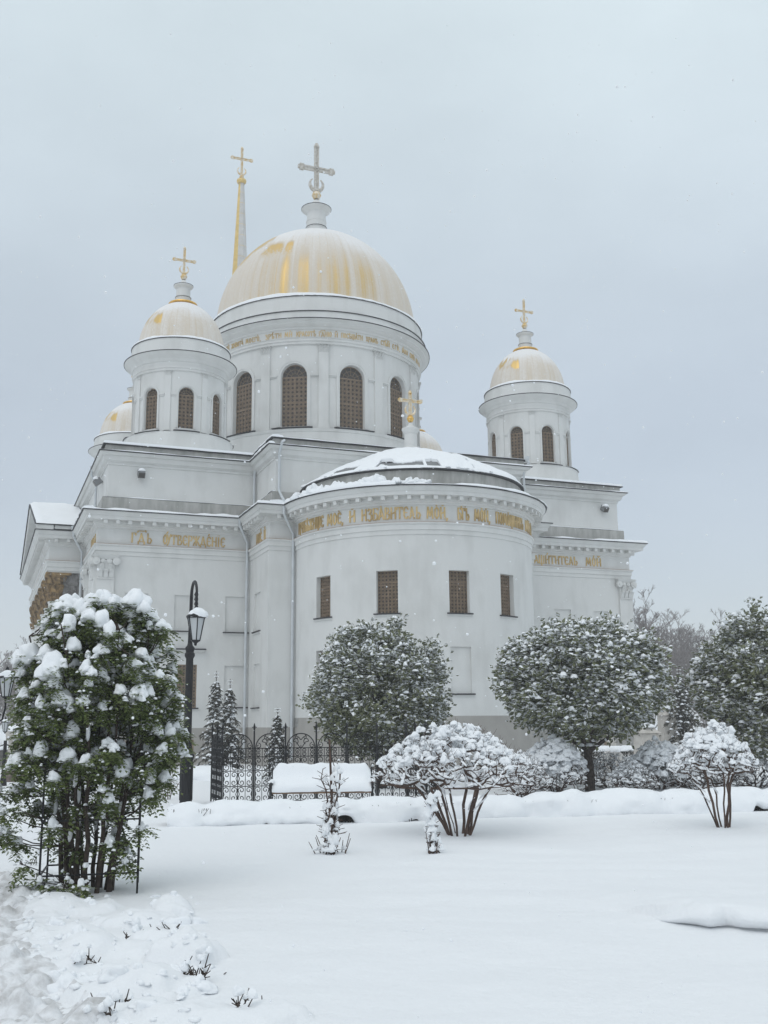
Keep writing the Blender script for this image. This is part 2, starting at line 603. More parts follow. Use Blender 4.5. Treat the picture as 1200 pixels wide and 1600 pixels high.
def ico(sub):
    if sub in ICO:
        return ICO[sub]
    t = (1 + 5 ** .5) / 2
    v = [(-1, t, 0), (1, t, 0), (-1, -t, 0), (1, -t, 0), (0, -1, t), (0, 1, t), (0, -1, -t), (0, 1, -t), (t, 0, -1), (t, 0, 1), (-t, 0, -1), (-t, 0, 1)]
    v = [np.array(p) / np.linalg.norm(p) for p in v]
    f = [(0, 11, 5), (0, 5, 1), (0, 1, 7), (0, 7, 10), (0, 10, 11), (1, 5, 9), (5, 11, 4), (11, 10, 2), (10, 7, 6), (7, 1, 8),
         (3, 9, 4), (3, 4, 2), (3, 2, 6), (3, 6, 8), (3, 8, 9), (4, 9, 5), (2, 4, 11), (6, 2, 10), (8, 6, 7), (9, 8, 1)]
    for _ in range(sub):
        nf = []
        cache = {}

        def mid(a, b):
            k = (min(a, b), max(a, b))
            if k not in cache:
                p = v[a] + v[b]
                v.append(p / np.linalg.norm(p))
                cache[k] = len(v) - 1
            return cache[k]
        for a, b, c in f:
            ab, bc, ca = mid(a, b), mid(b, c), mid(c, a)
            nf += [(a, ab, ca), (b, bc, ab), (c, ca, bc), (ab, bc, ca)]
        f = nf
    ICO[sub] = (np.array(v), f)
    return ICO[sub]


def lump(mb, c, rx, ry, rz, sub=2, rough=0.25, droop=0.0, flat=0.35, mat=0, r=rng):
    """a pillow of snow: rounded top, flattened ragged underside"""
    v, f = ico(sub)
    ph = r.uniform(0, TAU, 6)
    k = r.uniform(1.6, 3.4, 6)
    n = (np.sin(v[:, 0] * k[0] + ph[0]) * np.sin(v[:, 1] * k[1] + ph[1]) + 0.6 * np.sin(v[:, 2] * k[2] * 1.7 + v[:, 0] * k[3] * 1.6 + ph[2])
         + 0.45 * np.sin(v[:, 0] * k[4] * 2.6 + ph[3]) * np.sin(v[:, 1] * k[5] * 2.6 + ph[4]))
    p = v * (1 + rough * 0.5 * n)[:, None]
    z = p[:, 2].copy()
    rr = np.hypot(p[:, 0], p[:, 1])
    z = np.where(z < 0, z * flat, z) - droop * rr ** 2
    a = r.uniform(0, TAU)
    x = p[:, 0] * rx
    y = p[:, 1] * ry
    P = np.stack([c[0] + x * math.cos(a) - y * math.sin(a), c[1] + x * math.sin(a) + y * math.cos(a), c[2] + z * rz], 1)
    mb.add(P, f, mat)


# ================================================================== GROUND
TH = math.radians(21.305)
GX, GY = -8.86, 43.33
UV = np.array([math.cos(TH), math.sin(TH)])
VV = np.array([-math.sin(TH), math.cos(TH)])


def W(u, v, z=0.0):
    p = np.array([GX, GY]) + UV * u + VV * v
    return np.array([p[0], p[1], z])


def ridge_line(x):
    """front edge of the drifted slab in the right foreground"""
    x = np.asarray(x, float)
    return np.interp(x, [1.7, 1.95, 2.3, 2.56, 2.72, 2.85, 3.05, 3.6], [10.0, 9.55, 8.98, 8.72, 8.78, 8.70, 8.56, 8.3]) + 0.02 * np.sin(x * 13)


def ground_h(x, y):
    x = np.asarray(x, float)
    y = np.asarray(y, float)
    h = 0.045 * fbm(x * 0.35, y * 0.5, 3, 3) + 0.03 * fbm(x * 0.9, y * 1.6, 9, 3)
    near = 1 - smooth(y, 26, 40)
    h = h * near
    # wind ripples across the lawn
    h += 0.007 * np.sin(y * 6.5 + 1.6 * fbm(x * 0.4, y * 0.3, 21, 2) * 6) * smooth(y, 6, 9) * (1 - smooth(y, 16, 22)) * smooth(x, -1.5, 1)
    h += 0.012 * fbm(x * 2.6, y * 3.4, 87, 3) * (1 - smooth(y, 14, 22))
    # path side falls away and gets rough
    e = path_edge(y)
    h -= 0.10 * (1 - smooth(x, e - 0.9, e + 0.1)) * (1 - smooth(y, 24, 32))
    rough = (1 - smooth(x, e - 0.05, e + 1.4)) * (1 - smooth(y, 9, 13))
    h += rough * (0.07 * fbm(x * 3.6, y * 3.6, 31, 5))
    # ridge slab
    w = smooth(x, 1.8, 2.6) * (1 - smooth(x, 4.2, 5.5))
    h += 0.15 * w * smooth(y, ridge_line(x) + 0.04, ridge_line(x) + 0.12) * (1 - smooth(y, ridge_line(x) + 0.5, ridge_line(x) + 2.2))
    return h


def path_edge(y):
    return -1.28 - 0.44 * (np.asarray(y, float) - 5.5) + 0.12 * np.sin(np.asarray(y, float) * 1.3)


MOUNDS = [  # px, py of the mound's foot centre, radii x,y (m), height
    (290, 1500, 0.26, 0.24, 0.20), (255, 1475, 0.22, 0.2, 0.12), (265, 1430, 0.18, 0.22, 0.16), (215, 1440, 0.3, 0.25, 0.10),
    (215, 1545, 0.30, 0.22, 0.15), (170, 1550, 0.22, 0.2, 0.10), (285, 1545, 0.18, 0.16, 0.07), (180, 1590, 0.3, 0.2, 0.10), (330, 1600, 0.36, 0.22, 0.11), (385, 1592, 0.3, 0.2, 0.10),
    (255, 1600, 0.2, 0.2, 0.09), (145, 1490, 0.22, 0.2, 0.10), (90, 1420, 0.35, 0.3, 0.10), (110, 1465, 0.25, 0.2, 0.07), (155, 1420, 0.2, 0.2, 0.08), (205, 1490, 0.22, 0.18, 0.08),
    (60, 1400, 0.4, 0.3, 0.12), (35, 1370, 0.4, 0.3, 0.08)]
MXY = [(ground_pt(a, b), c, d, e) for a, b, c, d, e in MOUNDS]


def mound_h(x, y):
    x = np.asarray(x, float)
    y = np.asarray(y, float)
    h = np.zeros_like(x)
    for p, rx, ry, hh in MXY:
        q = ((x - p[0]) / rx) ** 2 + ((y - p[1]) / ry) ** 2
        q = q * .8 * (1 + 0.7 * fbm(np.asarray(x) * 6, np.asarray(y) * 6, 77, 4))
        q = q + 0 * x
        h = np.maximum(h, (1 + .35 * fbm(x * 9, y * 9, 33, 3)) * 0.98 * hh * np.sqrt(np.clip(1 - q, 0, 1)) ** 1.15)
    return h


def total_h(x, y):
    return ground_h(x, y) + mound_h(x, y)


def spaced(segs):
    out = [segs[0][0]]
    for a, b, st in segs:
        n = max(1, int(round((b - a) / st)))
        out += [a + (b - a) * (i + 1) / n for i in range(n)]
    return np.array(out)


def make_ground():
    xs = spaced([(-700, -100, 60), (-100, -20, 8), (-20, -6, 0.7), (-6, -3, 0.12), (-3, 0.2, 0.03), (0.2, 1.6, 0.055), (1.6, 3.7, 0.028), (3.7, 6, 0.055), (6, 12, 0.3), (12, 30, 1.5), (30, 100, 7), (100, 700, 60)])
    ys = spaced([(-60, 0, 8), (0, 4.4, 0.4), (4.4, 8.2, 0.03), (8.2, 10.1, 0.018), (10.1, 14, 0.07), (14, 26, 0.16), (26, 50, 1.0), (50, 120, 7), (120, 800, 60)])
    X, Y = np.meshgrid(xs, ys)
    Z = total_h(X, Y)
    n, m = X.shape
    V = np.stack([X.ravel(), Y.ravel(), Z.ravel()], 1)
    idx = np.arange(n * m).reshape(n, m)
    Q = np.stack([idx[:-1, :-1].ravel(), idx[:-1, 1:].ravel(), idx[1:, 1:].ravel(), idx[1:, :-1].ravel()], 1)
    me = bpy.data.meshes.new('snowy_ground')
    me.vertices.add(len(V))
    me.vertices.foreach_set('co', V.ravel())
    me.loops.add(Q.size)
    me.loops.foreach_set('vertex_index', Q.ravel().astype(np.int32))
    me.polygons.add(len(Q))
    me.polygons.foreach_set('loop_start', np.arange(0, Q.size, 4, dtype=np.int32))
    me.polygons.foreach_set('use_smooth', np.ones(len(Q), bool))
    me.update(calc_edges=True)
    me.materials.append(M['groundsnow'])
    o = bpy.data.objects.new('ground', me)
    col.objects.link(o)
    tag(o, 'smooth unbroken snow over the lawn and garden', 'ground', kind='structure')


def make_path():
    xs = spaced([(-9, -5.0, 0.10), (-5.0, -0.9, 0.028)])
    ys = spaced([(4.2, 9, 0.028), (9, 13, 0.06), (13, 26, 0.25)])
    X, Y = np.meshgrid(xs, ys)
    E = path_edge(Y)
    inside = 1 - smooth(X, E - 0.35, E + 0.25 + 0.25 * fbm(X * 2, Y * 2, 5, 3))
    far = 1 - smooth(Y, 11, 20)
    clod = np.abs(fbm(X * 4.5, Y * 4.5, 41, 4))
    foot = fbm(X * 7, Y * 5, 52, 3)
    big = np.clip(fbm(X * 2.1, Y * 2.1, 63, 2) - 0.12, 0, 1) * smooth(-X + 0, 1.9, 2.4) * (1 - smooth(Y, 6.2, 7.6))
    Z = ground_h(X, Y) + mound_h(X, Y) - 0.06 + inside * (0.064 + far * (0.19 * clod + 0.08 * foot + 0.34 * big))
    keep = inside > 0.02
    n, m = X.shape
    V = np.stack([X.ravel(), Y.ravel(), Z.ravel()], 1)
    idx = np.arange(n * m).reshape(n, m)
    kq = keep[:-1, :-1] | keep[1:, 1:] | keep[:-1, 1:] | keep[1:, :-1]
    Q = np.stack([idx[:-1, :-1][kq], idx[:-1, 1:][kq], idx[1:, 1:][kq], idx[1:, :-1][kq]], 1)
    used = np.unique(Q)
    remap = np.zeros(n * m, int)
    remap[used] = np.arange(len(used))
    mb = MB()
    mb.v = [tuple(p) for p in V[used]]
    mb.f = [tuple(int(i) for i in q) for q in remap[Q]]
    mb.m = [0] * len(mb.f)
    o = mb.build('footpath', M['slush'], smooth_angle=180)
    tag(o, 'trodden clumpy snow on the path at the left edge', 'path', kind='structure')


def make_ledge():
    """overhanging lip of the drifted slab, with a dark gap under it"""
    xs = np.linspace(1.98, 5.6, 140)
    ys = ridge_line(xs)
    mb = MB()
    vs = []
    m = 8
    for x, y in zip(xs, ys):
        f = float(smooth(x, 1.98, 2.45) * (1 - smooth(x, 4.0, 5.4)))
        cut = 1 - .8 * math.exp(-((x - 2.72) / .07) ** 2)          # a notch where the lip has dropped
        z0 = float(ground_h(np.array([x]), np.array([y + .35]))[0])
        zg = float(ground_h(np.array([x]), np.array([y - .15]))[0])
        h = max(z0 - zg, .02)
        o = .085 * f * cut * (1 + .3 * float(fbm(x * 5, 2, 8, 2)))
        for d, z in ((.36, z0 - .012), (.18, z0 + .004), (.05, z0 + .002), (-.3 * o, z0 - .10 * h), (-.85 * o, z0 - .36 * h), (-.9 * o, z0 - .55 * h), (-.3 * o, zg + .16 * h), (.10, zg + .10 * h)):
            z = zg - .03 + (z - zg + .03) * float(smooth(x, 2.0, 2.5) * (1 - smooth(x, 4.3, 5.6)))
            vs.append((x + .25 * d, y + d, z))
    fs = [(i * m + j, (i + 1) * m + j, (i + 1) * m + j + 1, i * m + j + 1) for i in range(len(xs) - 1) for j in range(m - 1)]
    mb.add(vs, fs)
    o = mb.build('snow_ledge', M['groundsnow'], smooth_angle=180)
    tag(o, None, None, kind='structure')


make_ground()
make_path()
make_ledge()

# ================================================================== CATHEDRAL
UL, UR, UB1, UB2, VB = -3.24, 22.75, 3.21, 15.39, -3.27
UC, VC = 9.9, 11.83
VN = 2 * VC
AC, AV, ARAD = 9.30, -3.80, 4.98          # apse axis and radius
cath = thing('cathedral', 'white neoclassical cathedral with snowy golden domes and gold lettered friezes', 'cathedral',
             W(UC, VC), TH)


class CB(MB):
    def build(s, name, mats, parent=None, smooth_angle=None, loc=None, sub=(UC, VC)):
        s.v = [(a - sub[0], b - sub[1], c) for a, b, c in s.v]
        return MB.build(s, name, mats, parent if parent is not None else cath, smooth_angle, loc)


def outline(apse=True, portico=True, inset=0.0):
    """church plan, counter-clockwise; returns list of (u,v)"""
    P = [(UL, 0.0), (UB1, 0.0), (UB1, VB)]
    if apse:
        a0 = AC - ARAD
        P += [(a0, VB), (a0, AV)]
        n = 56
        for i in range(1, n):
            a = PI + PI * i / n
            P.append((AC + ARAD * math.cos(a), AV + ARAD * math.sin(a)))
        P += [(AC + ARAD, AV), (AC + ARAD, VB)]
    P += [(UB2, VB), (UB2, 0.0), (UR, 0.0)]
    if portico:
        P += [(UR, 5.3), (UR + 1.6, 5.3), (UR + 1.6, 21.2), (UR, 21.2)]
    P += [(UR, VN), (15.4, VN), (15.4, VN + 3.0), (4.4, VN + 3.0), (4.4, VN), (UL, VN)]
    if portico:
        P += [(UL, 21.2), (UL - 1.6, 21.2), (UL - 1.6, 5.3), (UL, 5.3)]
    return P


def offset_poly(P, d):
    n = len(P)
    out = []
    for i in range(n):
        a = np.array(P[i - 1])
        b = np.array(P[i])
        c = np.array(P[(i + 1) % n])
        t1 = (b - a) / np.linalg.norm(b - a)
        t2 = (c - b) / np.linalg.norm(c - b)
        n1 = np.array([t1[1], -t1[0]])
        n2 = np.array([t2[1], -t2[0]])
        m = n1 + n2
        m = m / (m @ n1)
        out.append(b + m * d if abs(d) > 0 else b)
    return out


def sweep(mb, P, prof, mat=0):
    rings = [offset_poly(P, d) for d, z in prof]
    n = len(P)
    vs = []
    for ring, (d, z) in zip(rings, prof):
        vs += [(p[0], p[1], z) for p in ring]
    fs = []
    for j in range(len(prof) - 1):
        for i in range(n):
            k = (i + 1) % n
            fs.append((j * n + i, j * n + k, (j + 1) * n + k, (j + 1) * n + i))
    mb.add(vs, fs, mat)


Z_RED, Z_FRZ, Z_LIP, Z_BAND, Z_UP = 9.03, 9.70, 10.32, 11.07, 13.02


def flat_P(p0, p1, out):
    p0, p1, out = (np.array(q, float) for q in (p0, p1, out))
    t = (p1 - p0) / np.linalg.norm(p1 - p0)
    return lambda s, z, d: (p0[0] + t[0] * s - out[0] * d, p0[1] + t[1] * s - out[1] * d, z)


def arc_P(c, R, sgn=1):
    """s = angle in radians from the -v direction, towards +u"""
    return lambda s, z, d: (c[0] + (R - d) * math.sin(s), c[1] - (R - d) * math.cos(s), z)


def wall_strip(mb, P, s0, s1, z0, z1, openings, depth, ds, back=True, mat=0, backmat=0):
    """wall sheet with rectangular or arched recesses: openings = (centre, half width, z bottom, z top or spring, arched, has back wall)"""
    cuts = {round(s0, 6), round(s1, 6)}
    k = max(1, int(math.ceil((s1 - s0) / ds)))
    for i in range(k + 1):
        cuts.add(round(s0 + (s1 - s0) * i / k, 6))
    for c, w, zb, zt, arch, bk in openings:
        m = 10 if arch else max(1, int(math.ceil(2 * w / ds)))
        for i in range(m + 1):
            cuts.add(round(c - w * math.cos(PI * i / m) if arch else c - w + 2 * w * i / m, 6))
    cuts = sorted(q for q in cuts if s0 - 1e-6 <= q <= s1 + 1e-6)

    def top(o, s):
        c, w, zb, zt, arch, bk = o
        if not arch:
            return zt
        q = max(0.0, 1 - ((s - c) / w) ** 2)
        return zt + arch * math.sqrt(q)
    for a, b in zip(cuts[:-1], cuts[1:]):
        if b - a < 1e-6:
            continue
        mid = (a + b) / 2
        ops = sorted([o for o in openings if abs(mid - o[0]) < o[1]], key=lambda o: o[2])
        za = zb_ = z0
        for o in ops:
            mb.add([P(a, za, 0), P(b, zb_, 0), P(b, o[2], 0), P(a, o[2], 0)], [(0, 1, 2, 3)], mat)
            ta, tb = top(o, a), top(o, b)
            # sill, head, back
            mb.add([P(a, o[2], 0), P(b, o[2], 0), P(b, o[2], depth), P(a, o[2], depth)], [(0, 1, 2, 3)], mat)
            mb.add([P(a, ta, 0), P(a, ta, depth), P(b, tb, depth), P(b, tb, 0)], [(0, 1, 2, 3)], mat)
            if o[5]:
                mb.add([P(a, o[2], depth), P(b, o[2], depth), P(b, tb, depth), P(a, ta, depth)], [(0, 1, 2, 3)], backmat)
            za, zb_ = ta, tb
        mb.add([P(a, za, 0), P(b, zb_, 0), P(b, z1, 0), P(a, z1, 0)], [(0, 1, 2, 3)], mat)
    for o in openings:
        for sgn in (-1, 1):
            e = o[0] + sgn * o[1]
            q = [P(e, o[2], 0), P(e, o[2], depth), P(e, o[3], depth), P(e, o[3], 0)]
            mb.add(q if sgn < 0 else q[::-1], [(0, 1, 2, 3)], mat)


Z_PL = 1.5
NICHE_D = 0.07
WIN_D = 0.24


def build_walls():
    mb = CB()
    # left block front (toward the viewer), s = u - UL
    nich = [(-1.56, .48, 5.5, 7.02), (.46, .45, 5.5, 7.0), (2.66, .48, 5.48, 7.01), (2.66, .46, 2.34, 4.07), (-1.56, .48, 2.34, 4.07), (.565, .46, 2.32, 4.10)]
    P = flat_P((UL, 0), (UB1, 0), (0, -1))
    wall_strip(mb, P, 0, UB1 - UL, Z_PL, 8.60, [(c - UL, w, a, b, 0, True) for c, w, a, b in nich], NICHE_D, 5)
    P = flat_P((UB1, 0), (UB1, VB), (-1, 0))
    wall_strip(mb, P, 0, -VB, Z_PL, 8.60, [(1.45, .50, 5.42, 7.03, 0, True), (1.45, .50, 2.30, 4.07, 0, True)], NICHE_D, 5)
    P = flat_P((UB1, VB), (AC - ARAD, VB), (0, -1))
    wall_strip(mb, P, 0, AC - ARAD - UB1, Z_PL, 8.60, [], NICHE_D, 5)
    P = flat_P((AC - ARAD, VB), (AC - ARAD, AV), (-1, 0))
    wall_strip(mb, P, 0, VB - AV, Z_PL, 8.60, [], NICHE_D, 5)
    P = flat_P((AC + ARAD, AV), (AC + ARAD, VB), (1, 0))
    wall_strip(mb, P, 0, VB - AV, Z_PL, 8.60, [], NICHE_D, 5)
    P = flat_P((AC + ARAD, VB), (UB2, VB), (0, -1))
    wall_strip(mb, P, 0, UB2 - AC - ARAD, Z_PL, 8.60, [], NICHE_D, 5)
    P = flat_P((UB2, VB), (UB2, 0), (1, 0))
    wall_strip(mb, P, 0, -VB, Z_PL, 8.60, [(1.8, .5, 5.42, 7.03, 0, True), (1.8, .5, 2.30, 4.07, 0, True)], NICHE_D, 5)
    nr = [(16.6, .46, 5.48, 6.95), (18.77, .46, 5.48, 6.95), (20.97, .44, 5.48, 6.92), (16.6, .46, 2.34, 4.05), (18.77, .46, 2.34, 4.05), (20.97, .44, 2.34, 4.05)]
    P = flat_P((UB2, 0), (UR, 0), (0, -1))
    wall_strip(mb, P, 0, UR - UB2, Z_PL, 8.60, [(c - UB2, w, a, b, 0, True) for c, w, a, b in nr], NICHE_D, 5)
    # side and rear walls
    for a, b, o in (((UR, 0), (UR, VN), (1, 0)), ((15.4, VN), (15.4, VN + 3), (1, 0)), ((15.4, VN + 3), (4.4, VN + 3), (0, 1)),
                    ((4.4, VN + 3), (4.4, VN), (-1, 0)), ((UR, VN), (15.4, VN), (0, 1)), ((4.4, VN), (UL, VN), (0, 1)), ((UL, VN), (UL, 0), (-1, 0))):
        L = math.hypot(b[0] - a[0], b[1] - a[1])
        ops = []
        if L > 15:
            ops = [(q, .55, 2.3, 4.1, 0, True) for q in np.arange(3, L - 2, 3.5)] + [(q, .55, 5.5, 7.1, 0, True) for q in np.arange(3, L - 2, 3.5)]
        wall_strip(mb, flat_P(a, b, o), 0, L, Z_PL, 8.60, ops, NICHE_D, 8)
    mb.build('wall', M['plaster'])

    # apse shell
    mb = CB()
    D = math.radians
    ops = []
    for c in APSE_WIN:
        ops.append((D(c), D(4.75), 5.62, 7.22, 0, False))
    ops.append((D(APSE_WIN[0]), D(4.75), 2.66, 4.37, 0, False))
    ops.append((D(APSE_WIN[3]), D(4.75), 2.66, 4.37, 0, False))
    ops2 = [(D(APSE_WIN[2]), D(4.75), 2.66, 4.37, 0, True), (D(APSE_WIN[1]), D(4.75), 2.66, 4.37, 0, True)]
    P = arc_P((AC, AV), ARAD)
    cutz = 4.9
    wall_strip(mb, P, -PI / 2, PI / 2, cutz, 8.60, ops[:4], WIN_D + .05, D(2.6))
    seg = D(20)
    wall_strip(mb, P, -PI / 2, D(-50), 1.86, cutz, [ops[4]], WIN_D + .05, D(2.6))
    wall_strip(mb, P, D(-50), D(12), 1.86, cutz, ops2, NICHE_D, D(2.6))
    wall_strip(mb, P, D(12), PI / 2, 1.86, cutz, [ops[5]], WIN_D + .05, D(2.6))
    mb.build('apse', M['plaster'], smooth_angle=20)


APSE_WIN = [-67.1, -34.1, -2.4, 24.3]


def sill(mb, P, c, w, z, out=0.09, h=0.045, over=0.09, n=1, matdark=1, matw=0):
    for i in range(n):
        a = c - w - over + (2 * w + 2 * over) * i / n
        b = c - w - over + (2 * w + 2 * over) * (i + 1) / n
        mb.hexa([P(a, z - h, -out), P(b, z - h, -out), P(b, z - h, .04), P(a, z - h, .04), P(a, z, -out), P(b, z, -out), P(b, z + .01, .04), P(a, z + .01, .04)], matdark)
        mb.hexa([P(a, z - h - .07, -out + .05), P(b, z - h - .07, -out + .05), P(b, z - h - .07, .02), P(a, z - h - .07, .02),
                 P(a, z - h - .002, -out + .05), P(b, z - h - .002, -out + .05), P(b, z - h - .002, .02), P(a, z - h - .002, .02)], matw)


def build_plinth():
    mb = CB()
    P = outline(apse=False, portico=False)
    sweep(mb, P, [(0.0, -0.6), (0.0, Z_PL + .002), (-0.1, Z_PL + 0.002)])
    # apse plinth is a little higher
    a0 = AC - ARAD
    pts = [(a0, VB - .0), (a0, AV)]
    Pq = arc_P((AC, AV), ARAD)
    vs = []
    fs = []
    ang = np.linspace(-PI / 2, PI / 2, 49)
    line = [(a0, VB)] + [Pq(a, 0, 0)[:2] for a in ang] + [(AC + ARAD, VB)]
    for x, y in line:
        vs += [(x, y, -0.6), (x, y, 1.86)]
    for i in range(len(line) - 1):
        fs.append((2 * i, 2 * i + 2, 2 * i + 3, 2 * i + 1))
    mb.add(vs, fs)
    # small step ledge on the plinth top of the apse
    o = mb.build('plinth', M['plinth'], smooth_angle=20)
    b = CB()
    Pf = flat_P((UL, 0), (UB1, 0), (0, -1))
    for c in (3.97, -1.56 - UL):
        b.hexa([Pf(c - .24, .5, -.012), Pf(c + .24, .5, -.012), Pf(c + .24, .5, .05), Pf(c - .24, .5, .05), Pf(c - .24, 1.03, -.012), Pf(c + .24, 1.03, -.012), Pf(c + .24, 1.03, .05), Pf(c - .24, 1.03, .05)])
        b.hexa([Pf(c - .3, .45, -.05), Pf(c + .3, .45, -.05), Pf(c + .3, .45, .05), Pf(c - .3, .45, .05), Pf(c - .3, .495, -.05), Pf(c + .3, .495, -.05), Pf(c + .3, .495, .05), Pf(c - .3, .495, .05)])
    Pf = flat_P((UB2, 0), (UR, 0), (0, -1))
    for c in (1.3, 5.6):
        b.hexa([Pf(c - .24, .5, -.012), Pf(c + .24, .5, -.012), Pf(c + .24, .5, .05), Pf(c - .24, .5, .05), Pf(c - .24, 1.03, -.012), Pf(c + .24, 1.03, -.012), Pf(c + .24, 1.03, .05), Pf(c - .24, 1.03, .05)])
    b.build('basement_window', M['bronze'])


ENT = [(0.0, 8.56), (.035, 8.57), (.035, 8.74), (.075, 8.75), (.075, 8.93), (.13, 8.97), (.14, 9.02), (.004, 9.035), (0.004, 9.68), (.06, 9.70), (.07, 9.76), (.15, 9.80), (.16, 9.845),
       (.21, 9.85), (.21, 9.985), (.52, 9.99), (.53, 10.13), (.56, 10.14), (.58, 10.19), (.655, 10.27), (.66, 10.30), (0.66, 10.315), (-.1, 10.44)]


def build_entablature():
    P = outline()
    mb = CB()
    sweep(mb, P, ENT)
    mb.build('entablature', M['plaster'], smooth_angle=25)
    # gold-red line under the letters
    # modillions: those on the fronts in view are parts, the rest one row
    rest = CB()
    proto = MB()
    proto.box(-.075, .075, -.47, -.21, 9.847, 9.983)
    proto.box(-.075, .075, -.48, -.38, 9.83, 9.846)
    spots = []
    n = len(P)
    for i in range(n):
        a = np.array(P[i])
        b = np.array(P[(i + 1) % n])
        t = b - a
        L = np.linalg.norm(t)
        t /= L
        o = np.array([t[1], -t[0]])
        if L < 0.5:
            continue
        k = max(1, int(round(L / 0.5)))
        for j in range(k):
            spots.append((a + t * (L * (j + .5) / k), o))
    for j in range(34):
        a = PI + PI * (j + .5) / 34
        o = np.array([math.cos(a), math.sin(a)])
        spots.append((np.array([AC, AV]) + o * ARAD, o))
    first = None
    for c, o in spots:
        seen = (c[1] < 5.2 and o[1] < .2 and c[0] < UR + .1 and o[0] < .9) or (c[0] < UL - 1.5 and c[1] < 15)
        if seen:
            if first is None:
                first = MB.build(proto, 'modillion', M['plaster'], cath)
                q = first
            else:
                q = first.copy()
                col.objects.link(q)
                q.parent = cath
            q.location = (c[0] - UC, c[1] - VC, 0)
            q.rotation_euler = (0, 0, math.atan2(o[0], -o[1]))
        else:
            t = np.array([-o[1], o[0]])
            rest.obox((*(c + o * .34), 9.915), (*(t * .075), 0), (*(o * .13), 0), (0, 0, .068))
    q = rest.build('modillion_row', M['plaster'])
    q['kind'] = 'stuff'
    mb = CB()
    sweep(mb, P, [(.645, 10.317), (.70, 10.31), (.705, 10.345), (-.05, 10.47)])
    mb.build('roof_edge', M['edge'])
    # thin red-gold fillet
    mb = CB()
    sweep(mb, P, [(.128, 9.018), (.146, 9.022), (.146, 9.034), (.01, 9.045)])
    mb.build('fillet', simple('red_gold_fillet', (0.34, 0.22, 0.15), 0.6))


UPPER = outline(apse=False, portico=False)


def build_attic():
    mb = CB()
    sweep(mb, UPPER, [(-.12, 10.40), (-.12, 11.05), (-.15, 11.07), (-.32, 11.09)])
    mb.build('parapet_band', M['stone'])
    mb = CB()
    sweep(mb, UPPER, [(-.32, 11.0), (-.32, 12.50), (-.28, 12.51), (-.28, 12.60), (-.25, 12.62), (-.15, 12.68), (-.10, 12.86), (-.02, 12.88), (0.06, 12.97), (.07, 13.0), (-.2, 13.05)])
    mb.build('attic', M['plaster'], smooth_angle=25)
    mb = CB()
    sweep(mb, UPPER, [(-.18, 13.0), (-.18, 13.34), (-.3, 13.36)])
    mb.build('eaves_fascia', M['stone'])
    mb = CB()
    sweep(mb, UPPER, [(.05, 13.002), (.11, 13.0), (.115, 13.035), (-.2, 13.10)])
    sweep(mb, UPPER, [(-.20, 13.345), (-.06, 13.34), (-.055, 13.375), (-.4, 13.45)])
    mb.build('roof_edge', M['edge'])


def build_roofs():
    mb = CB()
    # corner and arm roofs: low pitch up to the drum
    e = -.06
    corners = [(UL - e, 0 - e), (UR + e, 0 - e), (UR + e, VN + e), (UL - e, VN + e)]
    u0, u1, v0, v1 = UL + .1, UR - .1, .1, VN - .1
    mb.box(u0, u1, v0, v1, 13.38, 13.50)
    # east arm: gabled low roof rising to the drum
    a0, a1 = UB1 + .12, UB2 - .12
    zr = 14.35
    um = (a0 + a1) / 2
    for (b0, b1) in ((VB + .12, 7.5),):
        vs = [(a0, b0, 13.40), (a1, b0, 13.40), (a1, b1, 13.6), (a0, b1, 13.6), (a0 + 3.5, b0 + 4.2, zr), (a1 - 3.5, b0 + 4.2, zr), (a1 - 3.5, b1, zr), (a0 + 3.5, b1, zr)]
        mb.add(vs, [(0, 1, 5, 4), (1, 2, 6, 5), (3, 0, 4, 7), (4, 5, 6, 7)])
    mb.box(4.5, 15.3, VN - 2, VN + 2.9, 13.38, 13.55)
    mb.build('roof', M['roofsnow'])


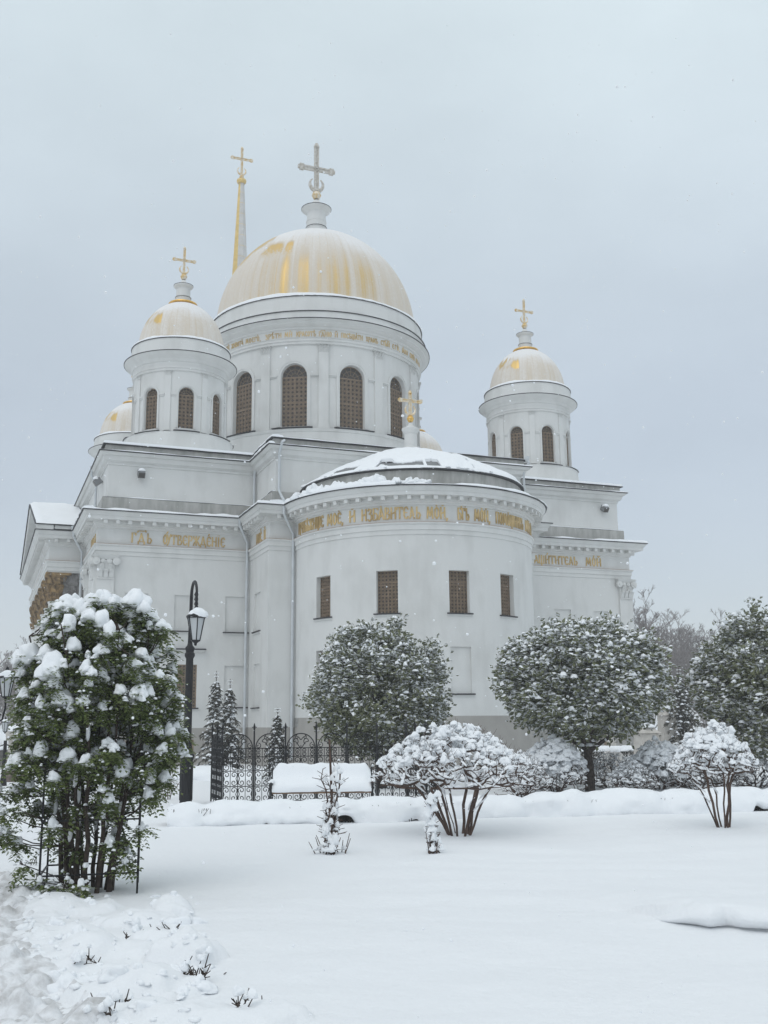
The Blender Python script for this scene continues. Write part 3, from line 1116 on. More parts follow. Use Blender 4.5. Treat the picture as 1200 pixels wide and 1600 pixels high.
def snow_run(mb, pts, width, h, zoff=0.0, amp=0.5, step=0.16, seed=0, gaps=0.0, inset=None, lip=0.02):
    """snow lying along an eave: pts are (u,v,z) on the outer edge, width runs inward (left of travel)"""
    P = []
    for a, b in zip(pts[:-1], pts[1:]):
        a = np.array(a)
        b = np.array(b)
        L = np.linalg.norm(b - a)
        k = max(1, int(L / step))
        for i in range(k):
            P.append(a + (b - a) * i / k)
    P.append(np.array(pts[-1], float))
    P = np.array(P)
    n = len(P)
    s = np.concatenate([[0], np.cumsum(np.linalg.norm(np.diff(P, axis=0), axis=1))])
    t = np.gradient(P, axis=0)
    t /= (np.linalg.norm(t[:, :2], axis=1)[:, None] + 1e-9)
    inn = np.stack([-t[:, 1], t[:, 0], np.zeros(n)], 1)
    hn = h * np.clip(0.75 + amp * (fbm(s * 0.6, s * 0 + seed, 11 + seed, 3) * 1.4 + 0.6 * vnoise(s * 2.4, s * 0, seed)), 0.12, 2)
    if gaps > 0:
        g = smooth(fbm(s * 0.35, s * 0 + 3, 71 + seed, 3), -0.6 + gaps, -0.5 + gaps)
        hn = hn * (0.06 + 0.94 * g)
    ov = lip + 0.05 * vnoise(s * 3.1, s * 0 + 7, seed)
    wv = width * (1 + 0.25 * vnoise(s * 0.9, s * 0 + 5, seed))
    prof = [(0.0, -0.03, 0), (0.0, 0.35, 1), (0.10, 0.85, 1), (0.35, 1.0, 1), (0.8, 0.8, 1), (1.0, 0.0, 0)]
    vs = []
    m = len(prof)
    for i in range(n):
        for a, b, c in prof:
            q = P[i] + inn[i] * (a * wv[i] - (ov[i] if a < .05 else 0))
            vs.append((q[0], q[1], q[2] + zoff + b * (hn[i] if c else 1) * (1 if c else (0.05 if b < 0 else 1))))
    fs = []
    for i in range(n - 1):
        for j in range(m - 1):
            fs.append((i * m + j, (i + 1) * m + j, (i + 1) * m + j + 1, i * m + j + 1))
    fs.append(tuple(range(m)))
    fs.append(tuple((n - 1) * m + j for j in range(m))[::-1])
    mb.add(vs, fs)


def build_roof_snow():
    mb = CB()
    lip = .70
    P = offset_poly(outline(), .70)
    Po = [(p[0], p[1], 10.35) for p in P]
    # indices: 0 corner, 1 re-entrant, 2 bay corner, 3 .. apse
    snow_run(mb, Po[0:2], .55, .15, seed=1, amp=.8)
    snow_run(mb, Po[1:4], .50, .15, seed=2)
    napse = 60
    snow_run(mb, Po[3:24], .72, .22, seed=3, amp=1.0)
    snow_run(mb, Po[23:52], .55, .13, seed=4, amp=.8, gaps=.25)
    snow_run(mb, Po[51:62], .5, .05, seed=5, gaps=.45)
    i = [k for k, q in enumerate(outline()) if q == (UB2, 0.0)][0]
    snow_run(mb, Po[i:i + 2], .55, .11, seed=6, amp=.7, gaps=.1)
    j = len(Po) - 1
    snow_run(mb, [Po[j], Po[0]], .5, .16, seed=7)
    # blocking course top
    B = [(p[0], p[1], 11.075) for p in offset_poly(UPPER, -.13)]
    snow_run(mb, B[0:2], .17, .045, seed=8, gaps=.1)
    snow_run(mb, B[1:3], .17, .05, seed=9)
    k = UPPER.index((UB2, 0.0))
    snow_run(mb, B[k:k + 2], .17, .05, seed=10, gaps=.2)
    # upper cornice
    B = [(p[0], p[1], 13.04) for p in offset_poly(UPPER, .11)]
    snow_run(mb, B[0:2], .27, .07, seed=12, gaps=.28)
    snow_run(mb, B[1:3], .27, .16, seed=13)
    snow_run(mb, B[2:4], .27, .07, seed=14, gaps=.2)
    snow_run(mb, B[k - 1:k + 1], .27, .08, seed=17, gaps=.2)
    snow_run(mb, B[k:k + 2], .27, .06, seed=15, gaps=.42)
    B = [(p[0], p[1], 13.38) for p in offset_poly(UPPER, -.055)]
    snow_run(mb, B[0:2], .5, .05, seed=16, gaps=.15)
    snow_run(mb, B[1:3], .5, .16, seed=18)
    snow_run(mb, B[2:4], .5, .06, seed=19, gaps=.15)
    snow_run(mb, B[k:k + 2], .5, .05, seed=20, gaps=.3)
    mb.build('eaves_snow', M['roofsnow'], smooth_angle=60)
    # the big drift left of the apse roof
    mb = CB()
    for i in range(24):
        a = math.radians(-84 + i * 2.9 + rnd.uniform(-1, 1))
        q = arc_P((AC, AV), 5.28)(a, 0, 0)
        lump(mb, (q[0], q[1], 10.44), .20 + .16 * rnd.random(), .20, .14 + .24 * rnd.random() * (1 if i < 17 else .45), sub=2, rough=.8)
    mb.build('snow_drift', M['roofsnow'], smooth_angle=180)


def build_apse_roof():
    mb = CB()
    c = (AC, AV)
    r = 4.66
    a0, a1 = PI - .12, TAU + .12
    mb.lathe([(5.2, 10.36), (r, 10.50), (r, 11.14), (r + .03, 11.15)], c, 80, a0, a1, 0)
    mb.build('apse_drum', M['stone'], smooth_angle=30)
    mb = CB()
    mb.lathe([(r - .02, 11.12), (r + .12, 11.14), (r + .125, 11.20), (r - .1, 11.24)], c, 96, 0, TAU, 0)
    mb.build('roof_edge', M['edge'], smooth_angle=30)
    mb = CB()
    pr = [(r + .10, 11.22)]
    for q in np.linspace(.97, .08, 20):
        pr.append(((r + .13) * q, 11.20 + 1.80 * (1 - q ** 1.45) ** .95))
    mb.lathe(pr, c, 96, 0, TAU, 0)
    mb.build('apse_roof', M['roof'], smooth_angle=40)
    # snow on the shallow cone of the apse roof, cracked and slipped
    mb = CB()
    n = 260
    rs = np.concatenate([np.linspace(r + .13, 4.2, 12), np.linspace(4.12, .3, 46)])
    vs = []
    for i, rr in enumerate(rs):
        x = rr / (r + .13)
        for k in range(n):
            a = TAU * k / n
            h = 11.22 + 1.80 * (1 - x ** 1.45) ** 0.95
            th = .13 + .13 * fbm(math.cos(a) * rr * 1.1, math.sin(a) * rr * 1.1, 5, 3)
            slump = fbm(math.cos(a) * 5, math.sin(a) * 5, 88, 4)
            rim = smooth(x, .80 + .28 * slump, .90 + .28 * slump)
            edge = rr + (0.03 * fbm(a * 6, 1, 3, 3) if i == 0 else 0)
            z = h + th * (1 - rim * .8)
            if i == 0:
                z = 11.18
            # slabs have cracked and slid a little: shallow steps between them
            crack = min(abs(float(fbm(math.cos(a) * rr * .55 + 3, math.sin(a) * rr * .55, 91, 3))), 1)
            z -= .05 * (1 - smooth(crack, .0, .06)) * (i > 0)
            vs.append((AC + edge * math.cos(a), AV + edge * math.sin(a), z))
    fs = []
    hole = set()
    for i in range(len(rs) - 1):
        for k in range(n):
            k2 = (k + 1) % n
            a = TAU * (k + .5) / n
            rr = (rs[i] + rs[i + 1]) / 2
            x, y = math.cos(a) * rr, math.sin(a) * rr
            line = abs(float(fbm(x * .55 + 3, y * .55, 91, 4)))
            where = float(fbm(x * .35 + 9, y * .35 + 2, 57, 2))
            torn = line < .016 + .05 * max(0, where - .05) and where > -.16 and .8 < rr < r - .1
            # bare sheet along the lower left where a slab has slid off
            slid = (math.radians(196) < a < math.radians(262)) and rr > r - .55 + .5 * float(fbm(a * 4, 1.0, 23, 3)) and rr < r + .02 and float(fbm(a * 7, 4, 29, 2)) > -.12
            if torn or slid:
                hole.add((i, k))
                continue
            fs.append((i * n + k, i * n + k2, (i + 1) * n + k2, (i + 1) * n + k))
    # broken edges get the thickness of the sheet
    nv = len(vs)
    low = {}

    def under(q):
        if q not in low:
            p = vs[q]
            low[q] = len(vs)
            vs.append((p[0], p[1], p[2] - .13))
        return low[q]
    for i, k in hole:
        k2 = (k + 1) % n
        for (di, dk, a, b) in ((0, -1, i * n + k, (i + 1) * n + k), (0, 1, i * n + k2, (i + 1) * n + k2), (-1, 0, i * n + k, i * n + k2), (1, 0, (i + 1) * n + k, (i + 1) * n + k2)):
            q = (i + di, (k + dk) % n)
            if q not in hole and 0 <= q[0] < len(rs) - 1:
                fs.append((a, b, under(b), under(a)))
    mb.add(vs, fs)
    # ragged slabs broken off above the rim on the left
    for i in range(26):
        a = math.radians(rnd.uniform(-95, 20))
        q = arc_P((AC, AV), 4.55 + rnd.uniform(-.12, .06))(a, 0, 0)
        lump(mb, (q[0], q[1], 11.24), rnd.uniform(.15, .34), rnd.uniform(.1, .2), rnd.uniform(.05, .13), sub=2, rough=.6)
    mb.build('roof_snow', M['roofsnow'], smooth_angle=50)
    # small finial with a cross
    mb = CB()
    mb.lathe([(.62, 13.02), (.5, 13.12), (.36, 13.16)], c, 24, 0, TAU, 1)
    mb.lathe([(.34, 13.1), (.34, 13.22), (.31, 13.25), (.275, 13.28), (.275, 13.85), (.30, 13.87), (.31, 13.93), (.38, 14.04), (.385, 14.10), (.30, 14.14), (.12, 14.24), (.07, 14.38)], c, 28)
    mb.build('finial', [M['plaster'], M['edge']], smooth_angle=40)
    cr = cross_mesh(1.32, .05, .42, .98, .23, .16)
    o = cr.build('cross', [M['goldpale'], M['gold']], smooth_angle=40, parent=cath, loc=(AC - UC, AV - VC, 14.40), sub=(0, 0))


def cross_mesh(H, t, arm, za, cr, ball, flat=1.0):
    """ball, crescent and cross; arms run along x"""
    mb = CB()
    mb.lathe([(0.001, 0), (ball * .6, .03 * H * .5), (ball, ball), (ball * .75, ball * 1.65), (.03, ball * 2)], (0, 0), 16, mat=1)
    z0 = ball * 1.9
    # shaft and arms: two thin bars side by side with a slot, buds at the ends
    for s in (-1, 1):
        mb.box(s * t * .9 - t * .38, s * t * .9 + t * .38, -t * .7, t * .7, z0, H)
        mb.box(-arm, arm, -t * .7, t * .7, za + s * t * .9 - t * .38, za + s * t * .9 + t * .38)
    mb.box(-t * .7, t * .7, -t * .3, t * .3, z0, H)
    mb.box(-arm, arm, -t * .3, t * .3, za - t * .7, za + t * .7)
    mb.lathe([(.001, H - .5 * t), (t * 1.7, H), (t * 1.5, H + t), (t * .8, H + 2.4 * t), (.001, H + 3 * t)], (0, 0), 8, mat=0)
    for s in (-1, 1):
        mb.obox((s * (arm + t * .8), 0, za), (t * 1.2, 0, 0), (0, t, 0), (0, 0, t * 1.7))
        mb.obox((s * (arm + t * 2.2), 0, za), (t * .7, 0, 0), (0, t * .7, 0), (0, 0, t * 1.0))
    # crescent
    zc = z0 + cr * 1.15
    pts = []
    rad = []
    n = 20
    for i in range(n + 1):
        a = math.radians(-90 + (i / n - .5) * 285)
        pts.append((cr * math.cos(a), 0, zc + cr * math.sin(a)))
        rad.append(t * (.35 + .85 * math.sin(PI * i / n)))
    mb.tube(pts, rad, 6)
    return mb


# ---------------------------------------------------------------- windows of bronze lattice
def lattice(mb, w, z0, z1, arch, nx, nz, t=.018, d=.02, curl=True, transom=None):
    """flat grille in the x-z plane (facing -y): frame, mullion, cells with rings and diagonals; mat 0 bronze, 1 glass"""
    def top(x):
        return z1 + (arch * math.sqrt(max(0, 1 - (x / w) ** 2)) if arch else 0)
    n = 14
    xs = [-w * math.cos(PI * i / n) for i in range(n + 1)]
    vs = [(x, .05, z0) for x in xs] + [(x, .05, top(x)) for x in xs]
    mb.add(vs, [(i, i + 1, n + 2 + i, n + 1 + i) for i in range(n)], 1)

    def bar(x0, za, x1, zb, tt, dd=0.0):
        L = math.hypot(x1 - x0, zb - za)
        if L < 1e-4:
            return
        ux, uz = (x1 - x0) / L, (zb - za) / L
        mb.obox(((x0 + x1) / 2, dd, (za + zb) / 2), (ux * L / 2, 0, uz * L / 2), (0, d, 0), (-uz * tt, 0, ux * tt))
    f = t * 2.0
    bar(-w + f, z0, -w + f, z1, f, -.006)
    bar(w - f, z0, w - f, z1, f, -.006)
    bar(-w, z0 + f, w, z0 + f, f, -.008)
    if arch:
        k = 12
        for i in range(k):
            a, b = PI * i / k, PI * (i + 1) / k
            bar(math.cos(a) * (w - f), z1 + math.sin(a) * (arch - f), math.cos(b) * (w - f), z1 + math.sin(b) * (arch - f), f, -.006)
        bar(-w, z1, w, z1, f, -.009)
        for a in (30, 60, 90, 120, 150):
            ca, sa = math.cos(math.radians(a)), math.sin(math.radians(a))
            bar(ca * w * .3, z1 + sa * arch * .3, ca * w * .95, z1 + sa * arch * .95, t * .8)
        for q in (.3, .62):
            for i in range(k):
                a, b = PI * i / k, PI * (i + 1) / k
                bar(math.cos(a) * w * q, z1 + math.sin(a) * arch * q, math.cos(b) * w * q, z1 + math.sin(b) * arch * q, t * .8, .002)
    else:
        bar(-w, z1 - f, w, z1 - f, f, -.008)
    bar(0, z0, 0, z1, t * 1.5, -.010)
    if transom:
        bar(-w, transom, w, transom, t * 1.7, -.012)
    cw = (2 * w - 2 * f) / nx
    ch = (z1 - z0 - f) / nz
    for i in range(nx):
        for j in range(nz):
            cx = -w + f + cw * (i + .5)
            cz = z0 + f + ch * (j + .5)
            R = min(cw, ch) * .40
            k = 8
            for q in range(k):
                a, b = TAU * q / k, TAU * (q + 1) / k
                bar(cx + R * math.cos(a), cz + R * math.sin(a), cx + R * math.cos(b), cz + R * math.sin(b), t * .8, .004)
            h = min(cw, ch) * .5
            for sx in (-1, 1):
                for sz in (-1, 1):
                    bar(cx + sx * cw * .5, cz + sz * ch * .5, cx + sx * R * .35, cz + sz * R * .35, t * .7, .007)
            if j:
                bar(cx - cw / 2, cz - ch / 2, cx + cw / 2, cz - ch / 2, t * .75, .001)
        if i:
            bar(-w + f + cw * i, z0, -w + f + cw * i, z1, t * .75, -.003)


def build_apse_windows():
    mb = CB()
    Rw = ARAD - WIN_D
    w = math.sin(math.radians(4.75)) * Rw + .04
    lattice(mb, w, 5.60, 7.23, 0, 6, 12, t=.010, transom=6.78)
    base = mb.build('window', [M['bronze'], M['glass']], sub=(0, 0), parent=cath)
    mb = CB()
    lattice(mb, w, 2.64, 4.38, 0, 6, 12, t=.010, transom=3.9)
    low = mb.build('window', [M['bronze'], M['glass']], sub=(0, 0), parent=cath)

    def put(o, ang):
        a = math.radians(ang)
        q = arc_P((AC, AV), Rw)(a, 0, 0)
        o.location = (q[0] - UC, q[1] - VC, 0)
        o.rotation_euler = (0, 0, a)
    for i, a in enumerate(APSE_WIN):
        o = base if i == 0 else base.copy()
        if i:
            col.objects.link(o)
            o.parent = cath
        put(o, a)
    for i, a in enumerate((APSE_WIN[0], APSE_WIN[3])):
        o = low if i == 0 else low.copy()
        if i:
            col.objects.link(o)
            o.parent = cath
        put(o, a)
    # sills
    P = arc_P((AC, AV), ARAD)
    D = math.radians
    for a in APSE_WIN:
        for z in (5.62, 2.66):
            s = CB()
            sill(s, P, D(a), D(4.75), z, over=D(1.1), n=4)
            s.build('window_sill', [M['plaster'], M['edge']])
    # left block window with hood, on the wall face
    Pf = flat_P((UL, 0), (UB1, 0), (0, -1))
    s = CB()
    c = .565 - UL
    w = .46
    s.hexa([Pf(c - .74, 4.60, -.08), Pf(c + .74, 4.60, -.08), Pf(c + .74, 4.60, .02), Pf(c - .74, 4.60, .02), Pf(c - .78, 4.70, -.2), Pf(c + .78, 4.70, -.2), Pf(c + .78, 4.70, .02), Pf(c - .78, 4.70, .02)])
    s.hexa([Pf(c - .80, 4.702, -.22), Pf(c + .80, 4.702, -.22), Pf(c + .80, 4.702, .02), Pf(c - .80, 4.702, .02), Pf(c - .80, 4.74, -.22), Pf(c + .80, 4.74, -.22), Pf(c + .80, 4.78, .02), Pf(c - .80, 4.78, .02)], 1)
    s.build('window_hood', [M['plaster'], M['edge']])
    mb = CB()
    lattice(mb, w, 2.32, 4.10, 0, 6, 12, t=.010, transom=3.6)
    for i, p in enumerate(mb.v):
        mb.v[i] = (p[0], p[1] * .5, p[2])
    o = mb.build('window', [M['bronze'], M['glass']], sub=(0, 0), parent=cath)
    o.location = (.565 - UC, .025 - VC, 0)
    sills = [(c, w, 2.32)] + [(q - UL, .48, z) for q in (-1.56, 2.66) for z in (5.49, 2.34)] + [(.46 - UL, .45, 5.5)]
    for cc, ww, z in sills:
        s = CB()
        sill(s, Pf, cc, ww, z)
        s.build('window_sill', [M['plaster'], M['edge']])
    Pr = flat_P((UB1, 0), (UB1, VB), (-1, 0))
    for z in (5.42, 2.30):
        s = CB()
        sill(s, Pr, 1.45, .5, z)
        s.build('window_sill', [M['plaster'], M['edge']])
    Pf = flat_P((UB2, 0), (UR, 0), (0, -1))
    for q in (18.77, 20.97):
        s = CB()
        sill(s, Pf, q - UB2, .45, 5.48)
        s.build('window_sill', [M['plaster'], M['edge']])


# ---------------------------------------------------------------- corinthian capitals and pilasters
def capital_flat(mb, w, z0, z1, P, c):
    """capital on a flat pilaster; P(s,z,d) with -d outward, centred at s=c, half width w"""
    h = z1 - z0

    def hx(s0, s1, za, zb, o0, o1, e=0.0):
        mb.hexa([P(s0, za, -o0), P(s1, za, -o0), P(s1, za, .02), P(s0, za, .02), P(s0 - e, zb, -o1), P(s1 + e, zb, -o1), P(s1 + e, zb, .02), P(s0 - e, zb, .02)])
    hx(c - w, c + w, z0, z0 + .05 * h, .16, .16)
    hx(c - w * .94, c + w * .94, z0 + .052 * h, z0 + .80 * h, .11, .15, .06 * w)      # bell
    hx(c - w * 1.32, c + w * 1.32, z1 - .10 * h, z1, .22, .28, .05)                      # abacus
    hx(c - w * 1.22, c + w * 1.22, z1 - .18 * h, z1 - .102 * h, .17, .21, .03)
    # two rows of leaves
    for row, (zb, lh, k) in enumerate(((.07, .33, 3), (.30, .33, 2))):
        for i in range(k):
            cx = c + w * ((i + .5) / k * 2 - 1) * .92
            lw = w * .26
            za = z0 + zb * h
            for q, (a, b, o) in enumerate(((0, .55, .15), (.55, .85, .20), (.85, 1.0, .26))):
                o1 = (.15, .20, .26, .24)[q + 1]
                hx(cx - lw * (1 - .1 * q), cx + lw * (1 - .1 * q), za + a * lh * h, za + b * lh * h - .001, o, o1, -.05 * lw)
            hx(cx - lw * .7, cx + lw * .7, za + .80 * lh * h, za + .93 * lh * h, .27, .29)
    # volutes
    for sgn in (-1, 1):
        for q, (s, rr, o) in enumerate(((1.12, .16, .26), (.36, .10, .22))):
            cx = c + sgn * w * s
            cz = z0 + .74 * h
            n = 10
            r = rr * h
            v = [P(cx + r * math.cos(TAU * k / n), cz + r * math.sin(TAU * k / n), -.1) for k in range(n)] + [P(cx + r * math.cos(TAU * k / n), cz + r * math.sin(TAU * k / n), -o) for k in range(n)]
            mb.add(v, [(k, (k + 1) % n, n + (k + 1) % n, n + k) for k in range(n)] + [tuple(n + k for k in range(n))])
            r *= .45
            v = [P(cx + r * math.cos(TAU * k / n), cz + r * math.sin(TAU * k / n), -o) for k in range(n)] + [P(cx + r * math.cos(TAU * k / n), cz + r * math.sin(TAU * k / n), -o - .03) for k in range(n)]
            mb.add(v, [(k, (k + 1) % n, n + (k + 1) % n, n + k) for k in range(n)] + [tuple(n + k for k in range(n))])


def build_pilasters():
    def pil(P, c, w):
        mb = CB()
        mb.hexa([P(c - w, 1.86, -.10), P(c + w, 1.86, -.10), P(c + w, 1.86, .02), P(c - w, 1.86, .02), P(c - w, 7.56, -.10), P(c + w, 7.56, -.10), P(c + w, 7.56, .02), P(c - w, 7.56, .02)])
        mb.hexa([P(c - w - .08, Z_PL - .3, -.18), P(c + w + .08, Z_PL - .3, -.18), P(c + w + .08, Z_PL - .3, .02), P(c - w - .08, Z_PL - .3, .02),
                 P(c - w - .08, 1.858, -.18), P(c + w + .08, 1.858, -.18), P(c + w + .08, 1.858, .02), P(c - w - .08, 1.858, .02)])
        o = mb.build('pilaster', M['plaster'])
        mb = CB()
        capital_flat(mb, w, 7.56, 8.54, P, c)
        k = mb.build('capital', M['plaster'])
        k.parent = o
    pil(flat_P((UL, 0), (UB1, 0), (0, -1)), .37, .36)
    pil(flat_P((UB2, 0), (UR, 0), (0, -1)), UR - UB2 - .37, .36)
    pil(flat_P((UL, VN), (UL, 0), (-1, 0)), VN - .37, .36)
    pil(flat_P((UL, VN), (UL, 0), (-1, 0)), VN - 3.6, .36)
    pil(flat_P((UR, 0), (UR, VN), (1, 0)), .37, .36)


# ---------------------------------------------------------------- portico on the side
def build_portico(side):
    s = -1 if side < 0 else 1
    ue = UL - 1.6 if s < 0 else UR + 1.6        # face of the frieze
    uw = UL if s < 0 else UR
    v0, v1 = 5.3, 21.2
    mb = CB()
    # soffit
    mb.box(min(uw, ue) + .01, max(uw, ue) - .01, v0 + .01, v1 - .01, 8.50, 8.58)
    # pediment wall and roof
    vm = (v0 + v1) / 2
    zt = 12.95
    uo = ue + s * .02
    ui = uw
    tri = [(v0 - .62, 10.40), (v0 - .62, 10.555), (vm, zt + .1), (v1 + .62, 10.555), (v1 + .62, 10.40)]
    a, b = ue - s * .15, uw - s * .3
    mb.add([(a, v, z) for v, z in tri] + [(b, v, z) for v, z in tri], [(0, 1, 2, 3, 4), (9, 8, 7, 6, 5)] + [(i, 5 + i, 5 + (i + 1) % 5, (i + 1) % 5) for i in range(5)])
    # raking cornice
    for va, vb in ((v0 - .66, vm), (v1 + .66, vm)):
        za, zb = 10.36, zt
        mb.hexa([(ue + s * .62, va, za), (ue - s * .1, va, za), (ue - s * .1, vb, zb), (ue + s * .62, vb, zb),
                 (ue + s * .66, va, za + .2), (ue - s * .1, va, za + .2), (ue - s * .1, vb, zb + .2), (ue + s * .66, vb, zb + .2)])
    mb.build('pediment', M['plaster'])
    mb = CB()
    for va, vb in ((v0 - .70, vm), (v1 + .70, vm)):
        za, zb = 10.562, zt + .205
        mb.hexa([(ue + s * .72, va, za), (uw - s * .2, va, za), (uw - s * .2, vb, zb), (ue + s * .72, vb, zb),
                 (ue + s * .72, va, za + .04), (uw - s * .2, va, za + .04), (uw - s * .2, vb, zb + .04), (ue + s * .72, vb, zb + .04)])
    mb.build('portico_roof', M['edge'])
    mb = CB()
    for va, vb in ((v0 - .74, vm), (v1 + .74, vm)):
        n, m = 14, 26
        vs = []
        for i in range(m + 1):
            for j in range(n + 1):
                f = i / m
                u = (ue + s * .66) + ((uw - s * .1) - (ue + s * .66)) * j / n
                v = va + (vb - va) * f
                z = 10.60 + (zt + .245 - 10.60) * f
                q = 1.0
                if i == 0:
                    q = 0
                if j == 0:
                    q *= .2
                if i == 1:
                    q *= .75
                vs.append((u, v + (0.05 * vnoise(j * .7, i, 5) if i < 2 else 0), z + q * (.17 + .07 * fbm(u * 1.3, v * 1.3, 4, 3))))
        mb.add(vs, [(i * (n + 1) + j, i * (n + 1) + j + 1, (i + 1) * (n + 1) + j + 1, (i + 1) * (n + 1) + j) for i in range(m) for j in range(n)])
    mb.build('portico_snow', M['roofsnow'], smooth_angle=70)
    # columns with brown netted capitals
    cu = ue - s * .47
    for k in range(6):
        v = v0 + .55 + (v1 - v0 - 1.1) * k / 5
        mb = CB()
        mb.lathe([(.56, 1.2), (.56, 1.5), (.52, 1.55), (.48, 1.6), (.43, 1.68), (.42, 2.2), (.40, 4.5), (.35, 7.05), (.36, 7.12), (.39, 7.14), (.39, 7.2)], (cu, v), 28)
        mb.box(cu - .6, cu + .6, v - .6, v + .6, .3, 1.2)
        o = mb.build('column', M['plaster'], smooth_angle=30)
        mb = CB()
        mb.lathe([(.37, 7.2), (.39, 7.3), (.40, 7.9), (.47, 8.25), (.56, 8.38)], (cu, v), 24)
        mb.box(cu - .56, cu + .56, v - .56, v + .56, 8.385, 8.498)
        for ring, (zb, rr, kk) in enumerate(((7.22, .42, 8), (7.62, .43, 8), (8.0, .47, 8))):
            for i in range(kk):
                a = TAU * (i + .5 * ring) / kk
                o2 = np.array([math.cos(a), math.sin(a), 0])
                t2 = np.array([-o2[1], o2[0], 0])
                c0 = np.array([cu, v, zb])
                mb.hexa([c0 + o2 * (rr - .08) - t2 * .11, c0 + o2 * (rr - .08) + t2 * .11, c0 + o2 * rr + t2 * .11, c0 + o2 * rr - t2 * .11,
                         c0 + o2 * rr - t2 * .08 + np.array([0, 0, .36]), c0 + o2 * rr + t2 * .08 + np.array([0, 0, .36]), c0 + o2 * (rr + .10) + t2 * .07 + np.array([0, 0, .31]), c0 + o2 * (rr + .10) - t2 * .07 + np.array([0, 0, .31])])
        c = mb.build('capital', M['capbrown'])
        c.parent = o
    # responds against the wall, wrapped in grey netting
    for v in (v0 + .45, v1 - .45):
        mb = CB()
        mb.box(min(uw, uw + s * .16), max(uw, uw + s * .16) , v - .45, v + .45, 1.2, 7.2)
        o = mb.build('pilaster', M['plaster'])
        mb = CB()
        mb.box(min(uw + s * .005, uw + s * .9), max(uw + s * .005, uw + s * .9), v - .32, v + .48, 7.205, 8.49)
        c = mb.build('capital', M['capgrey'])
        c.parent = o
    mb = CB()
    for i in range(4):
        mb.box(min(uw, ue + s * (.9 - .3 * i)), max(uw, ue + s * (.9 - .3 * i)), v0 - .6 + .15 * i, v1 + .6 - .15 * i, -.5 if i == 0 else .3 * i, .3 * (i + 1) - .003)
    mb.build('step', M['palestone'])


build_walls()
build_plinth()
build_entablature()
build_attic()
build_roofs()
build_roof_snow()
build_apse_roof()
build_apse_windows()
build_pilasters()
build_portico(-1)
build_portico(1)

# ---------------------------------------------------------------- drums and domes
def drum_shell(mb, r, z0, z1, nb, hw, zb, zs, ah, depth, phase=0.0):
    """cylinder wall with nb arched window openings; s measured from -v"""
    P = arc_P((0, 0), r)
    ops = []
    for k in range(-nb, nb + 1):
        a = TAU * k / nb + phase
        if -PI - .001 <= a - hw / r and a + hw / r <= PI + .001:
            ops.append((a, hw / r, zb, zs, ah, False))
    s0 = -PI
    if len(ops) < nb:   # shift the seam between windows
        ops = [(TAU * k / nb + phase, hw / r, zb, zs, ah, False) for k in range(nb)]
        s0 = phase - PI / nb
    else:
        s0 = ops[0][0] - PI / nb
    wall_strip(mb, P, s0, s0 + TAU, z0, z1, ops, depth, math.radians(3.5))
    # archivolts: stepped mouldings round each opening and an impost band
    for c, w, a, b, ar, _ in ops:
        for (q0, q1, o) in ((.02, .16, .035), (.16, .27, .06)):
            q0 *= hw
            q1 *= hw
            n = 14
            pts = []
            inner = [(-1, zb + .0), (-1, zs)] + [(-math.cos(PI * i / n), zs + math.sin(PI * i / n) * 1.0) for i in range(1, n)] + [(1, zs), (1, zb)]
            prev = None
            for i in range(n + 1):
                t = PI * i / n
                A = (c - (hw + q0) / r * math.cos(t), zs + (ah + q0) * math.sin(t))
                B = (c - (hw + q1) / r * math.cos(t), zs + (ah + q1) * math.sin(t))
                if prev:
                    A0, B0 = prev
                    mb.hexa([P(A0[0], A0[1], .0), P(B0[0], B0[1], 0), P(B[0], B[1], 0), P(A[0], A[1], 0), P(A0[0], A0[1], -o), P(B0[0], B0[1], -o), P(B[0], B[1], -o), P(A[0], A[1], -o)])
                prev = (A, B)
            for sg in (-1, 1):
                x0 = c + sg * (hw + q0) / r
                x1 = c + sg * (hw + q1) / r
                mb.hexa([P(x0, zb, 0), P(x1, zb, 0), P(x1, zb, -o), P(x0, zb, -o), P(x0, zs, 0), P(x1, zs, 0), P(x1, zs, -o), P(x0, zs, -o)])
    bay = TAU / nb
    return [o[0] for o in ops]


def impost(mb, r, nb, phase, hw, pw, zs, t=.05):
    P = arc_P((0, 0), r)
    for k in range(nb):
        c = TAU * k / nb + phase
        for sg in (-1, 1):
            a = c + sg * (hw * 1.0) / r
            b = c + sg * (PI / nb - pw / r)
            m = 3
            for i in range(m):
                x0 = a + (b - a) * i / m
                x1 = a + (b - a) * (i + 1) / m
                for (z0, z1, o) in ((zs - .10, zs - .04, .03 + t * .4), (zs - .038, zs + .03, .045 + t)):
                    mb.hexa([P(x0, z0, .01), P(x1, z0, .01), P(x1, z0, -o), P(x0, z0, -o), P(x0, z1, .01), P(x1, z1, .01), P(x1, z1, -o), P(x0, z1, -o)])


